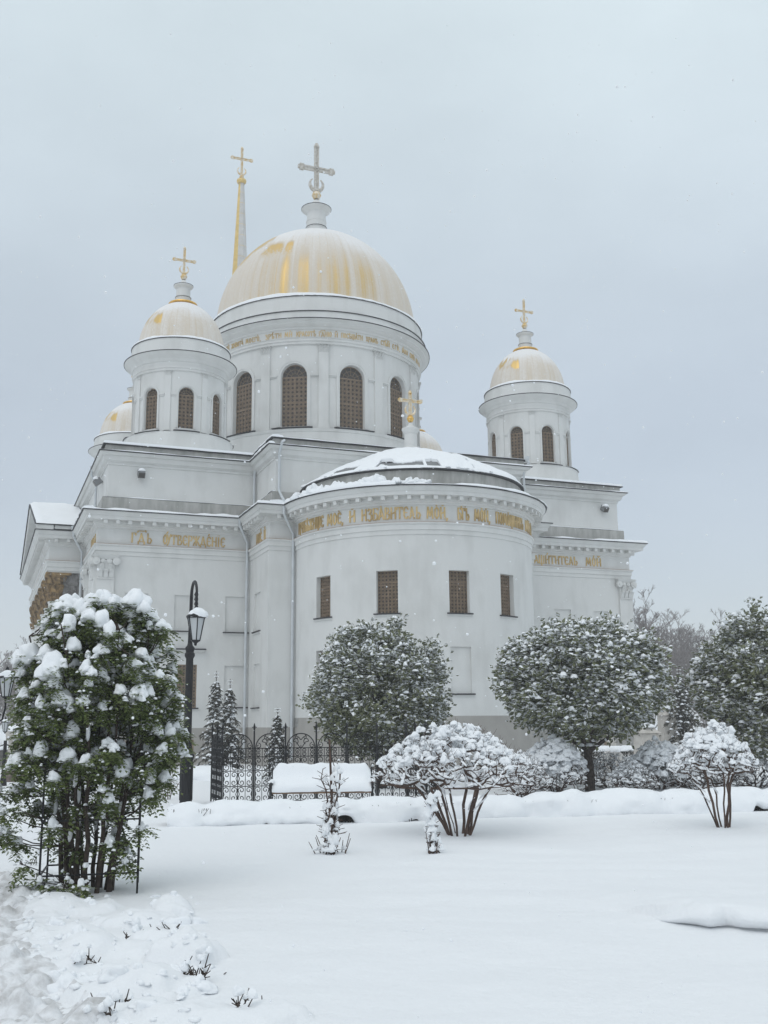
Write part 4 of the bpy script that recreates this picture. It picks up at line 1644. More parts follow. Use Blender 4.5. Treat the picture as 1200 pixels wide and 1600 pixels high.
def drum_pilasters(mb, r, nb, phase, w, z0, zc, z1, o):
    """slim pilasters between the windows with small leafy capitals"""
    P0 = arc_P((0, 0), r)
    for k in range(nb):
        c = TAU * (k + .5) / nb + phase

        def P(s, z, d, c=c):
            return P0(c + s / r, z, d)
        mb.hexa([P(-w, z0, -o), P(w, z0, -o), P(w, z0, .02), P(-w, z0, .02), P(-w, zc, -o), P(w, zc, -o), P(w, zc, .02), P(-w, zc, .02)])
        mb.hexa([P(-w * 1.2, z0, -o * 1.5), P(w * 1.2, z0, -o * 1.5), P(w * 1.2, z0, .02), P(-w * 1.2, z0, .02),
                 P(-w * 1.2, z0 + w * .5, -o * 1.5), P(w * 1.2, z0 + w * .5, -o * 1.5), P(w * 1.2, z0 + w * .5, .02), P(-w * 1.2, z0 + w * .5, .02)])
        h = z1 - zc
        for (s0, s1, a, b, q) in ((-1.05, 1.05, 0, .06, 1.3), (-.95, .95, .06, .86, 1.15), (-1.4, 1.4, .88, 1.0, 2.3)):
            mb.hexa([P(s0 * w, zc + a * h, -o * q), P(s1 * w, zc + a * h, -o * q), P(s1 * w, zc + a * h, .02), P(s0 * w, zc + a * h, .02),
                     P(s0 * w * 1.04, zc + b * h, -o * q), P(s1 * w * 1.04, zc + b * h, -o * q), P(s1 * w * 1.04, zc + b * h, .02), P(s0 * w * 1.04, zc + b * h, .02)])
        for row, (za, kk) in enumerate(((.08, 4), (.40, 3), (.66, 4))):
            for i in range(kk):
                x = w * ((i + .5) / kk * 2 - 1) * (1.0 if row < 2 else 1.2)
                q = w * .17
                mb.hexa([P(x - q, zc + za * h, -o * 1.2), P(x + q, zc + za * h, -o * 1.2), P(x + q, zc + za * h, 0), P(x - q, zc + za * h, 0),
                         P(x - q * .8, zc + (za + .22) * h, -o * (2.0 + .3 * row)), P(x + q * .8, zc + (za + .22) * h, -o * (2.0 + .3 * row)), P(x + q * .8, zc + (za + .22) * h, 0), P(x - q * .8, zc + (za + .22) * h, 0)])


def dome_mesh(mb, r, H, nseam, zoff=0.0, rtop=0.0):
    """gilded sheets with standing seams"""
    n = nseam * 4
    m = 30
    vs = []
    for j in range(m + 1):
        t = (PI / 2) * j / m
        rr = r * math.cos(t)
        z = H * math.sin(t)
        if rr < max(rtop, .02):
            rr = max(rtop, .02)
        for i in range(n):
            a = TAU * i / n
            q = rr * (1 + (.004 if i % 4 == 0 else 0) * (rr / r) - (.002 if i % 4 == 2 else 0))
            vs.append((q * math.cos(a), q * math.sin(a), z + zoff))
    fs = []
    for j in range(m):
        for i in range(n):
            i2 = (i + 1) % n
            fs.append((j * n + i, j * n + i2, (j + 1) * n + i2, (j + 1) * n + i))
    mb.add(vs, fs)


def snow_ring(mb, r0, r1, z, h, amp=.5, seed=0, n=120, slope=None):
    vs = []
    prof = [(0, -.02, 0), (0.02, .55, 1), (.25, .95, 1), (.6, 1.0, 1), (1, 1.0, 1)]
    for i in range(n):
        a = TAU * i / n
        hh = h * np.clip(.8 + amp * (fbm(math.cos(a) * 3, math.sin(a) * 3, seed, 3) + .5 * vnoise(a * 14, seed, 3)), .1, 2)
        ro = r0 + .03 * vnoise(a * 20, 3, seed)
        for f, b, c in prof:
            rr = ro + (r1 - ro) * f
            zz = z + b * hh + (slope * f if slope else 0)
            vs.append((rr * math.cos(a), rr * math.sin(a), zz))
    m = len(prof)
    fs = []
    for i in range(n):
        i2 = (i + 1) % n
        for j in range(m - 1):
            fs.append((i * m + j, i2 * m + j, i2 * m + j + 1, i * m + j + 1))
    mb.add(vs, fs)


def child(mb, name, mats, par, ang=None, loc=None):
    return MB.build(mb, name, mats, par, ang, loc)


def ring_windows(name, mesh_mb, r, nb, phase, par):
    base = None
    for k in range(nb):
        a = TAU * k / nb + phase
        if base is None:
            base = MB.build(mesh_mb, name, [M['bronze'], M['glass']], par)
            o = base
        else:
            o = base.copy()
            col.objects.link(o)
            o.parent = par
        o.location = (r * math.sin(a), -r * math.cos(a), 0)
        o.rotation_euler = (0, 0, a)


def build_main_drum():
    R = 6.0
    ph = math.radians(1.5)
    mb = MB()
    mb.lathe([(6.5, 12.9), (6.5, 15.05), (6.55, 15.1), (6.55, 15.3), (6.40, 15.36), (6.38, 16.45), (6.42, 16.48), (6.45, 16.62), (6.2, 16.66)], (0, 0), 120)
    drum_shell(mb, R, 16.66, 21.40, 12, .70, 16.86, 19.62, .70, .30, ph)
    impost(mb, R, 12, ph, .70 * 1.29, .27, 19.66)
    drum_pilasters(mb, R, 12, ph, .26, 16.70, 20.95, 21.38, .10)
    mb.lathe([(6.0, 21.36), (6.10, 21.37), (6.10, 21.50), (6.15, 21.52), (6.15, 21.64), (6.2, 21.68), (6.14, 21.70), (6.14, 22.12), (6.22, 22.16), (6.24, 22.26), (6.36, 22.30), (6.48, 22.40), (6.50, 22.46), (6.62, 22.54), (6.68, 22.57), (6.4, 22.60)], (0, 0), 120)
    mb.lathe([(6.46, 22.58), (6.46, 23.05)], (0, 0), 120)
    mb.lathe([(6.36, 23.05), (6.30, 23.1), (6.24, 24.0), (6.0, 24.05)], (0, 0), 120)
    mb.lathe([(.82, 30.15), (.85, 30.45), (.82, 30.52), (.62, 30.56), (.60, 30.95), (.63, 30.96), (.63, 31.02), (.60, 31.03), (.60, 31.38), (.62, 31.39), (.62, 31.43), (.58, 31.45), (.57, 32.0), (.62, 32.05), (.70, 32.1), (.88, 32.20), (.90, 32.27), (.6, 32.36), (.42, 32.5), (.18, 32.86)], (0, 0), 40)
    d = MB.build(mb, 'central_drum', M['plaster'], cath, 25, (0, 0, 0))
    # dark edges
    mb = MB()
    for r, z in ((6.68, 22.575), (6.48, 23.05), (6.26, 24.0)):
        mb.lathe([(r - .06, z), (r + .03, z - .005), (r + .035, z + .04), (r - .2, z + .06)], (0, 0), 120)
    for r, z in ((.86, 30.46), (.635, 31.0), (.905, 32.26)):
        mb.lathe([(r - .02, z), (r + .012, z), (r + .012, z + .035), (r - .1, z + .04)], (0, 0), 40)
    child(mb, 'metal_edge', M['edge'], d, 25)
    # window sills of dark sheet
    P = arc_P((0, 0), 6.36)
    for k in range(12):
        c = TAU * k / 12 + ph
        mb = MB()
        for i in range(6):
            a = c + (-.168 + .336 * i / 6)
            b = c + (-.168 + .336 * (i + 1) / 6)
            mb.hexa([P(a, 16.64, -.14), P(b, 16.64, -.14), P(b, 16.66, .3), P(a, 16.66, .3), P(a, 16.69, -.14), P(b, 16.69, -.14), P(b, 16.83, .3), P(a, 16.83, .3)])
        child(mb, 'window_sill', M['edge'], d)
    mb = MB()
    dome_mesh(mb, 5.86, 6.35, 72)
    child(mb, 'dome', M['domebig'], d, 60, (0, 0, 24.06))
    mb = MB()
    snow_ring(mb, 6.30, 5.6, 24.03, .26, .45, 3, slope=.10)
    snow_ring(mb, 6.70, 6.4, 22.60, .06, .9, 5)
    snow_ring(mb, 6.50, 6.3, 23.08, .035, 1.0, 8)
    child(mb, 'ledge_snow', M['roofsnow'], d, 60)
    mb = MB()
    lattice(mb, .72, 16.84, 19.62, .70, 6, 12, t=.014, transom=18.2)
    ring_windows('window', mb, R - .27, 12, ph, d)
    # lunette dormer at the foot of the drum, facing the east arm
    cr = cross_mesh(3.52, .11, .86, 2.05, .42, .29)
    o = MB.build(cr, 'cross', [M['frostcross'], M['goldpale']], d, 40, (0, 0, 32.92))
    return d


def build_lunette():
    mb = CB()
    a = math.radians(-14.5 + 4.0)
    c = np.array([UC + 6.7 * math.sin(a), VC - 6.7 * math.cos(a), 14.9])
    t = np.array([math.cos(a), math.sin(a), 0])
    o = np.array([math.sin(a), -math.cos(a), 0])
    n = 12
    for (r0, r1, d0, d1, m) in ((.52, .66, -.2, .35, 1), (0.0, .52, -.2, .22, 0)):
        for i in range(n):
            A, B = PI * i / n, PI * (i + 1) / n

            def q(r, ang, d):
                return c + t * (r * math.cos(ang)) + np.array([0, 0, .85 * r * math.sin(ang)]) + o * d
            mb.hexa([q(r0, A, d0), q(r1, A, d0), q(r1, B, d0), q(r0, B, d0), q(r0, A, d1), q(r1, A, d1), q(r1, B, d1), q(r0, B, d1)], m)
    for x in (-.17, .17):
        mb.obox(c + t * x + o * .24 + np.array([0, 0, .2]), t * .025, o * .03, (0, 0, .2), 0)
    mb.obox(c + o * .24 + np.array([0, 0, .03]), t * .5, o * .03, (0, 0, .03), 0)
    mb.build('lunette_window', [M['bronze'], M['edge']])


def build_turret():
    R = 2.14
    nb = 8
    ph = math.radians(-2)
    mb = MB()
    mb.lathe([(2.62, 13.2), (2.50, 14.42), (2.52, 14.45), (2.15, 14.56)], (0, 0), 72)
    drum_shell(mb, R, 14.55, 17.42, nb, .35, 14.70, 16.28, .36, .16, ph)
    impost(mb, R, nb, ph, .35 * 1.29, .15, 16.30, .02)
    drum_pilasters(mb, R, nb, ph, .135, 14.58, 17.18, 17.40, .05)
    mb.lathe([(2.14, 17.38), (2.2, 17.40), (2.2, 17.50), (2.24, 17.52), (2.24, 17.62), (2.20, 17.63), (2.21, 17.80), (2.27, 17.84), (2.32, 17.95), (2.44, 18.05), (2.56, 18.12), (2.62, 18.20), (2.5, 18.23)], (0, 0), 90)
    mb.lathe([(2.40, 18.20), (2.34, 18.28), (2.30, 18.92), (2.1, 18.98)], (0, 0), 90)
    mb.lathe([(.46, 21.50), (.40, 21.56), (.36, 21.60), (.36, 21.76), (.38, 21.77), (.38, 21.80), (.34, 21.82), (.33, 22.25), (.36, 22.28), (.46, 22.36), (.47, 22.42), (.3, 22.46), (.16, 22.58), (.09, 22.72)], (0, 0), 32)
    d = MB.build(mb, 'corner_turret', M['plaster'], cath, 25)
    mb = MB()
    for r, z in ((2.62, 18.20), (2.31, 18.92)):
        mb.lathe([(r - .05, z), (r + .022, z - .004), (r + .026, z + .03), (r - .1, z + .045)], (0, 0), 90)
    for r, z in ((.465, 22.40), (.38, 21.78)):
        mb.lathe([(r - .02, z), (r + .01, z), (r + .01, z + .02), (r - .1, z + .03)], (0, 0), 32)
    child(mb, 'metal_edge', M['edge'], d, 25)
    P = arc_P((0, 0), 2.4)
    for k in range(nb):
        c = TAU * k / nb + ph
        mb = MB()
        for i in range(6):
            a = c + (-.235 + .47 * i / 6)
            b = c + (-.235 + .47 * (i + 1) / 6)
            mb.hexa([P(a, 14.46, -.155), P(b, 14.46, -.155), P(b, 14.5, .3), P(a, 14.5, .3), P(a, 14.495, -.155), P(b, 14.495, -.155), P(b, 14.64, .3), P(a, 14.64, .3)])
        child(mb, 'window_sill', M['edge'], d)
    mb = MB()
    dome_mesh(mb, 2.02, 2.50, 40)
    child(mb, 'dome', M['domesmall'], d, 60, (0, 0, 18.98))
    mb = MB()
    mb.lathe([(.45, 21.36), (.66, 21.38), (.70, 21.42), (.68, 21.47), (.45, 21.53)], (0, 0), 40)
    child(mb, 'gilded_collar', M['gold'], d, 40)
    mb = MB()
    snow_ring(mb, 2.33, 1.86, 18.95, .14, .4, 13, 90, slope=.10)
    snow_ring(mb, 2.62, 2.32, 18.225, .04, .9, 15, 90)
    child(mb, 'ledge_snow', M['roofsnow'], d, 60)
    mb = MB()
    lattice(mb, .37, 14.68, 16.28, .36, 4, 9, t=.010)
    ring_windows('window', mb, R - .14, nb, ph, d)
    cr = cross_mesh(1.62, .045, .44, 1.02, .21, .165)
    MB.build(cr, 'cross', [M['goldpale'], M['goldpale']], d, 40, (0, 0, 22.74))
    return d


drum = build_main_drum()
build_lunette()
tur = build_turret()
for i, (u, v) in enumerate(((.57, 3.47), (19.25, 3.47), (.57, 20.2), (19.8, 20.2))):
    o = tur if i == 0 else dup(tur, (0, 0, 0), 0)
    o.location = (u - UC, v - VC, 0)


# ---------------------------------------------------------------- gold lettering: stroked slavonic capitals
# each glyph: width, list of polylines on a unit-high cell (broad-nib: upright strokes thick, level strokes thin)
G_ = {
    'а': (.62, [[(.05, 0), (.30, 1)], [(.30, 1), (.60, 0)], [(.13, .18), (.42, .36)], [(.05, 0), (.2, .30), (.42, .36)]]),
    'б': (.60, [[(.12, 0), (.12, 1)], [(.05, 1), (.58, 1), (.58, .86)], [(.12, .55), (.38, .58), (.54, .42), (.54, .14), (.40, 0), (.12, 0)]]),
    'в': (.58, [[(.12, 0), (.12, 1)], [(.12, 1), (.42, .95), (.45, .65), (.30, .52), (.12, .52)], [(.30, .52), (.54, .40), (.52, .08), (.36, 0), (.12, 0)]]),
    'г': (.52, [[(.14, 0), (.14, 1)], [(.05, 1), (.50, 1), (.50, .78)]]),
    'д': (.68, [[(.14, .12), (.34, 1)], [(.34, 1), (.58, .12)], [(.02, .12), (.68, .12)], [(.04, .12), (.04, -.14)], [(.66, .12), (.66, -.14)]]),
    'е': (.56, [[(.52, .80), (.38, 1), (.20, .95), (.10, .7), (.10, .3), (.20, .05), (.38, 0), (.54, .18)], [(.10, .52), (.46, .52)]]),
    'ж': (.82, [[(.41, 0), (.41, 1)], [(.06, 1), (.20, .70), (.41, .52)], [(.06, 0), (.20, .34), (.41, .52)], [(.76, 1), (.62, .70), (.41, .52)], [(.76, 0), (.62, .34), (.41, .52)]]),
    'з': (.54, [[(.06, .82), (.20, 1), (.42, .92), (.42, .66), (.22, .56)], [(.22, .56), (.50, .44), (.48, .10), (.28, -.06), (.06, .08)]]),
    'и': (.66, [[(.12, 0), (.12, 1)], [(.56, 0), (.56, 1)], [(.12, .42), (.56, .60)]]),
    'й': (.66, [[(.12, 0), (.12, 1)], [(.56, 0), (.56, 1)], [(.12, .42), (.56, .60)], [(.20, 1.26), (.34, 1.14), (.48, 1.26)]]),
    'ї': (.30, [[(.14, 0), (.14, 1)], [(.02, 1.2), (.08, 1.2)], [(.20, 1.2), (.26, 1.2)]]),
    'к': (.64, [[(.12, 0), (.12, 1)], [(.56, 1), (.40, .60), (.20, .52)], [(.58, 0), (.42, .40), (.20, .52)]]),
    'л': (.66, [[(.06, 0), (.14, .10), (.30, 1)], [(.30, 1), (.56, 0)], [(.14, .16), (.30, .26)]]),
    'м': (.80, [[(.08, 0), (.16, 1)], [(.16, 1), (.40, .20)], [(.40, .20), (.62, 1)], [(.62, 1), (.70, 0)]]),
    'н': (.66, [[(.12, 0), (.12, 1)], [(.56, 0), (.56, 1)], [(.12, .58), (.56, .46)]]),
    'о': (.60, [[(.30, 1), (.12, .78), (.12, .22), (.30, 0)], [(.30, 0), (.50, .22), (.50, .78), (.30, 1)]]),
    'п': (.66, [[(.12, 0), (.12, 1)], [(.56, 0), (.56, 1)], [(.05, 1), (.62, 1)]]),
    'р': (.56, [[(.12, -.12), (.12, 1)], [(.12, 1), (.42, .98), (.52, .74), (.42, .48), (.12, .46)]]),
    'с': (.54, [[(.50, .80), (.38, 1), (.20, .95), (.10, .7), (.10, .3), (.20, .05), (.38, 0), (.52, .16)]]),
    'т': (.62, [[(.31, 0), (.31, 1)], [(.03, .82), (.03, 1), (.60, 1), (.60, .82)]]),
    'у': (.56, [[(.06, 1), (.28, .45)], [(.52, 1), (.26, .14), (.08, -.14)]]),
    'ѹ': (.92, [[(.24, 1), (.08, .74), (.08, .22), (.24, 0)], [(.24, 0), (.42, .22), (.42, .74), (.24, 1)], [(.48, 1), (.66, .45)], [(.88, 1.05), (.66, .14), (.50, -.14)]]),
    'х': (.60, [[(.06, 1), (.54, 0)], [(.52, 1), (.08, 0)]]),
    'щ': (.86, [[(.10, 0), (.10, 1)], [(.42, 0), (.42, 1)], [(.74, 0), (.74, 1)], [(.10, 0), (.78, 0)], [(.42, 0), (.42, -.24)]]),
    'ы': (.80, [[(.12, 0), (.12, 1)], [(.12, .50), (.36, .50), (.46, .28), (.36, 0), (.12, 0)], [(.68, 0), (.68, 1)]]),
    'ь': (.54, [[(.12, 0), (.12, 1)], [(.12, .50), (.38, .50), (.50, .28), (.38, 0), (.12, 0)]]),
    'ъ': (.62, [[(.20, 0), (.20, 1)], [(.02, .84), (.02, 1), (.20, 1)], [(.20, .50), (.46, .50), (.58, .28), (.46, 0), (.20, 0)]]),
    'ѣ': (.64, [[(.22, 0), (.22, 1.18)], [(.02, .82), (.02, .94), (.50, .94)], [(.22, .50), (.48, .50), (.60, .28), (.48, 0), (.22, 0)]]),
    'ю': (.86, [[(.12, 0), (.12, 1)], [(.12, .52), (.40, .52)], [(.60, 1), (.42, .78), (.42, .22), (.60, 0)], [(.60, 0), (.80, .22), (.80, .78), (.60, 1)]]),
    'ꙗ': (.90, [[(.10, 0), (.10, 1)], [(.10, .5), (.34, .5)], [(.34, 0), (.56, 1)], [(.56, 1), (.84, 0)], [(.40, .22), (.68, .36)]]),
    ',': (.22, [[(.12, .06), (.12, -.06), (.04, -.18)]]),
    '.': (.22, [[(.08, .04), (.12, .04)]]),
}


def text_width(txt, h, gap):
    w = 0
    for ch in txt:
        if ch in '^~`':
            continue
        w += (.42 if ch == ' ' else G_[ch][0]) * h + gap
    return w


def write(mb, txt, P, s0, zb, h, gap, per=1.0, sx=1.0, thick=.155, thin=.072, depth=.035):
    """P(s,z,d); ^ acute accent on the letter before, ~ titlo over the letter before, ` breathing; per scales s for arcs"""
    s = s0
    k = 0
    prevw = 0
    thick *= .5 + .5 * sx

    def stroke(x0, z0, x1, z1):
        nonlocal k
        L = math.hypot(x1 - x0, z1 - z0)
        if L < 1e-6:
            return
        up = abs(z1 - z0) / L
        t = (thin + (thick - thin) * up ** .8) * h / 2
        ux, uz = (x1 - x0) / L, (z1 - z0) / L
        e = t * .35
        x0 -= ux * e
        x1 += ux * e
        z0 -= uz * e
        z1 += uz * e
        # nib: widen horizontally for upright strokes
        nx, nz = -uz * t, ux * t
        k += 1
        d0, d1 = .01, -depth - .0006 * (k % 7)
        q = [(x0 + nx, z0 + nz), (x0 - nx, z0 - nz), (x1 - nx, z1 - nz), (x1 + nx, z1 + nz)]
        mb.hexa([P(a * per, b, d0) for a, b in q] + [P(a * per, b, d1) for a, b in q])
    for ch in txt:
        if ch == '^':
            stroke(s - gap - prevw * .55, zb + 1.12 * h, s - gap - prevw * .38, zb + 1.36 * h)
            continue
        if ch == '`':
            stroke(s - gap - prevw * .7, zb + 1.36 * h, s - gap - prevw * .5, zb + 1.12 * h)
            continue
        if ch == '~':
            x0, x1 = s - gap - prevw * 1.1, s - gap + prevw * .2
            stroke(x0, zb + 1.10 * h, x0 + .08 * h, zb + 1.24 * h)
            stroke(x0 + .08 * h, zb + 1.24 * h, x1 - .08 * h, zb + 1.24 * h)
            stroke(x1 - .08 * h, zb + 1.34 * h, x1, zb + 1.14 * h)
            continue
        if ch == ' ':
            s += .42 * h * sx + gap
            continue
        w, pl = G_[ch]
        for line in pl:
            for a, b in zip(line[:-1], line[1:]):
                stroke(s + a[0] * h * sx, zb + a[1] * h, s + b[0] * h * sx, zb + b[1] * h)
        s += w * h * sx + gap
        prevw = w * h * sx
    return s


def fit_write(txt, P, s0, s1, zb, h, per=1.0, parent=None, sub=None, **kw):
    w0 = text_width(txt, h, 0)
    n = sum(1 for c in txt if c not in '^~`')
    sx = min(1.0, (s1 - s0) * .90 / w0)
    gap = (s1 - s0 - w0 * sx) / n
    mb = CB() if parent is None else MB()
    write(mb, txt, P, s0, zb, h, gap, per, sx=sx, **kw)
    if parent is None:
        mb.build('inscription', M['goldtext'])
    else:
        MB.build(mb, 'inscription', M['goldtext'], parent)


def build_text():
    # left block
    P = flat_P((UL, 0), (UB1, 0), (0, -1))
    h = .40
    fit_write('гд~ь', P, 1.34, 2.30, 9.15, h)
    fit_write('ѹ^тверждє^нїе'.replace('є', 'е'), P, 2.68, 5.36, 9.15, h)
    # return wall
    P = flat_P((UB1, 0), (UB1, VB), (-1, 0))
    fit_write('мое`, й', P, 1.2, 2.75, 9.13, h)
    # side wall
    P = flat_P((UL, 5.3), (UL, 0), (-1, 0))
    fit_write('сила', P, 2.8, 4.9, 9.13, .42)
    # apse
    P0 = arc_P((AC, AV), ARAD)
    D = math.radians
    per = 1 / ARAD
    h = .44
    for txt, a0, a1 in (('прибѣ^жище', -90.5, -66.3), ('мое`,', -64.3, -54.6), ('й', -51.8, -48.0), ('избa^витель'.replace('a', 'а'), -45.6, -18.8), ('мо^й,', -16.5, -6.8),
                        ('бг~ъ', -2.6, 3.2), ('мо^й,', 5.6, 14.4), ('помо^щникъ', 17.6, 40.6), ('мо^й,', 43.2, 53), ('й', 55, 58.5), ('уповаю', 61, 78)):
        fit_write(txt, P0, D(a0) * ARAD, D(a1) * ARAD, 9.17, h, per)
    # right block
    P = flat_P((UB2, 0), (UR, 0), (0, -1))
    fit_write('защи^титель', P, 17.05 - UB2, 19.75 - UB2, 9.16, .40)
    fit_write('мо^й', P, 20.20 - UB2, 21.12 - UB2, 9.16, .40)
    # drum
    R = 6.14
    P = arc_P((0, 0), R)
    per = 1 / R
    h = .26
    off = -17.5
    for txt, a0, a1 in (('вс^ѧ'.replace('ѧ', 'а'), -62, -57), ('дни`', -56, -50), ('живота`', -48.5, -39.5), ('моегѡ`,'.replace('ѡ', 'о'), -38, -28.4), ('зрѣ^ти', -26, -16.9), ('ми`', -15.6, -11.4), ('красотѣ`', -9.7, 0.2),
                        ('гд~ню', 1.4, 8), ('й', 9.4, 11.2), ('посѣща^ти', 12.6, 24.3), ('храмъ', 26, 33.3), ('сты~й', 35, 41.3), ('его`,', 43, 49.7), ('ꙗ^ко', 51, 57), ('скры`', 59, 66), ('мѧ'.replace('ѧ', 'а'), 68, 72), ('въ', 74, 78)):
        fit_write(txt, P, math.radians(a0 + off) * R, math.radians(a1 + off) * R, 21.76, h, per, drum, depth=.02)


build_text()


# ---------------------------------------------------------------- pipes, floodlights
def pipe(pts, r=.058, funnel=False, brackets=()):
    mb = CB()
    mb.tube(pts, r, 10)
    if funnel:
        p = pts[0]
        mb.lathe([(r * 1.1, p[2] - .10), (r * 2.1, p[2] + .10), (r * 2.2, p[2] + .16), (r * 1.6, p[2] + .17)], (p[0], p[1]), 12, cap=True)
    for i, (a, b) in enumerate(zip(pts[:-1], pts[1:])):
        a = np.array(a)
        b = np.array(b)
        if abs(b[2] - a[2]) > 1.5:
            k = int(abs(b[2] - a[2]) / 1.3)
            for j in range(1, k + 1):
                z = a[2] + (b[2] - a[2]) * j / (k + 1)
                mb.lathe([(r, z - .03), (r * 1.22, z - .03), (r * 1.22, z + .03), (r, z + .03)], (a[0], a[1]), 10)
    mb.build('drainpipe', M['pipe'], smooth_angle=40)


def build_pipes():
    q = UB1 - .16
    pipe([(UB1 - .62, -.62, 10.28), (UB1 - .62, -.62, 10.05), (q, -.16, 9.35), (q, -.16, 8.9), (q, -.14, .25)], funnel=True)
    pipe([(UB1 + .22, -.02, 13.0), (UB1 + .22, -.02, 12.85), (UB1 + .18, .12, 12.55), (UB1 + .18, .12, 10.5)], .055, funnel=True)
    b = VB
    pipe([(UB1 + .60, b + .05, 13.25), (UB1 + .45, b - .18, 13.12), (UB1 + .42, b + .12, 12.75), (UB1 + .42, b + .12, 11.1), (UB1 + .42, b - .30, 10.75), (UB1 + .42, b - .62, 10.55),
          (UB1 + .42, b - .64, 10.0), (AC - ARAD - .14, b - .13, 9.25), (AC - ARAD - .14, b - .12, 8.9), (AC - ARAD - .14, b - .11, .25)])
    pipe([(UB2 - .1, b + .02, 13.35), (UB2 - .05, b - .1, 13.2), (UB2 - .22, b + .16, 12.9), (UB2 - .22, b + .16, 11.2)], .055, funnel=True)
    # portico junction
    pipe([(UL - .62, 4.55, 10.38), (UL - .62, 4.6, 10.1), (UL - .18, 4.95, 9.4), (UL - .18, 4.95, .3)], funnel=True)
    pipe([(UL - .02, 3.6, 13.0), (UL - .05, 3.6, 12.8), (UL + .2, 3.8, 12.3), (UL + .2, 3.8, 10.5)], .055, funnel=True)


def floodlight(c, out):
    o = np.array([*out, 0.0])
    t = np.array([-o[1], o[0], 0])
    mb = CB()
    c = np.array(c)
    ax = t * .15
    ay = o * .13 + np.array([0, 0, -.10])
    az = np.cross(ax / np.linalg.norm(ax), ay / np.linalg.norm(ay)) * .13
    if az[2] < 0:
        az = -az
    mb.obox(c + o * .22, ax, ay, az, 0)
    mb.obox(c + o * .22 + ay * 1.02, ax * .86, ay * .03, az * .84, 1)
    mb.obox(c + o * .05 + np.array([0, 0, .02]), t * .03, o * .07, (0, 0, .03), 0)
    body = mb.build('floodlight', [simple('floodlight_grey', (.22, .225, .23), .5, .3) if 'floodlight_grey' not in bpy.data.materials else bpy.data.materials['floodlight_grey'], M['glass']])
    s = CB()
    lump(s, c + o * .2 + az * .9 + np.array([0, 0, .02]), .17, .15, .13, 2, .2)
    k = s.build('snow_cap', M['leafsnow'], smooth_angle=180)
    k.parent = body


build_pipes()
floodlight((-1.55, .32, 12.15), (0, -1))
floodlight((UL + .32, 2.2, 12.15), (-1, 0))
floodlight((21.55, .32, 12.15), (0, -1))


# ================================================================== BELL TOWER with gilded spire, beyond the nave
def build_belltower():
    t = thing('bell_tower', 'slim gilded spire with a cross, frosted on one side, rising behind the main dome', 'bell tower', W(10.1, 33.0), TH)
    mb = MB()
    mb.box(-3.2, 3.2, -3.2, 3.2, -.5, 14)
    mb.box(-3.5, 3.5, -3.5, 3.5, 14.002, 14.5)
    mb.box(-2.6, 2.6, -2.6, 2.6, 14.502, 22)
    mb.box(-2.9, 2.9, -2.9, 2.9, 22.002, 22.5)
    mb.lathe([(2.1, 22.5), (2.1, 27), (2.4, 27.2), (2.4, 27.4), (1.4, 28.2)], (0, 0), 48)
    MB.build(mb, 'tower', M['plaster'], t, 30)
    mb = MB()
    for s, z0, z1, r in ((0, 15.5, 19.5, 2.61), (0, 3, 7, 3.21)):
        for k in range(4):
            a = PI / 2 * k
            c = np.array([math.sin(a), -math.cos(a), 0])
            q = np.array([math.cos(a), math.sin(a), 0])
            mb.obox(c * r + np.array([0, 0, (z0 + z1) / 2]), q * .7, c * .03, (0, 0, (z1 - z0) / 2))
    MB.build(mb, 'window', M['bronze'], t)
    mb = MB()
    n = 8
    vs = []
    zs = np.linspace(28.0, 45.2, 19)
    for z in zs:
        r = .24 + (1.10 - .24) * (45.2 - z) / 17.2
        for i in range(n):
            a = TAU * (i + .5) / n + math.radians(-9.5)
            vs.append((r * math.cos(a), r * math.sin(a), z))
    fs = []
    mats = []
    for j in range(len(zs) - 1):
        for i in range(n):
            i2 = (i + 1) % n
            fs.append((j * n + i, j * n + i2, (j + 1) * n + i2, (j + 1) * n + i))
    mb.add(vs, fs)
    for i, f in enumerate(fs):
        a = TAU * ((i % n) + 1) / n + math.radians(-9.5)
        # the weather side (towards +x, -y) is plastered with wind-blown frost
        mb.m[i] = 1 if math.cos(a - math.radians(-55)) > 0.2 else 0
    for j, z in enumerate(zs[1:-1]):
        r = .24 + (1.10 - .24) * (45.2 - z) / 17.2
        mb.lathe([(r * .98, z - .02), (r * 1.012, z - .01), (r * 1.012, z + .01), (r * .98, z + .02)], (0, 0), 8, math.radians(-9.5) + PI / 8, math.radians(-9.5) + PI / 8 + TAU, 0)
    mb.lathe([(.26, 45.1), (.36, 45.2), (.40, 45.32), (.38, 45.45), (.2, 45.5), (.12, 45.6)], (0, 0), 20, mat=0)
    sp = MB.build(mb, 'spire', [simple('spire_gilding', (0.72, 0.52, 0.19), 0.5, 0.35, noise=(3, .12)), M['frostspire']], t, 20)
    cr = cross_mesh(2.75, .075, .72, 1.85, .34, .20)
    MB.build(cr, 'cross', [M['goldpale'], M['goldpale']], sp, 40, (0, 0, 45.5))


build_belltower()


# ================================================================== GARDEN
def gz(p):
    return float(total_h(np.array([p[0]]), np.array([p[1]]))[0])


def add_quads(mb, C, A, B, mat=0):
    """many leaf quads: centre, half axes"""
    n = len(C)
    V = np.stack([C - A - B, C + A - B * .55, C + A * .9 + B * .55, C - A * .6 + B], 1).reshape(-1, 3)
    k = len(mb.v)
    mb.v.extend(map(tuple, V))
    mb.f.extend([(k + 4 * i, k + 4 * i + 1, k + 4 * i + 2, k + 4 * i + 3) for i in range(n)])
    mb.m.extend([mat] * n)


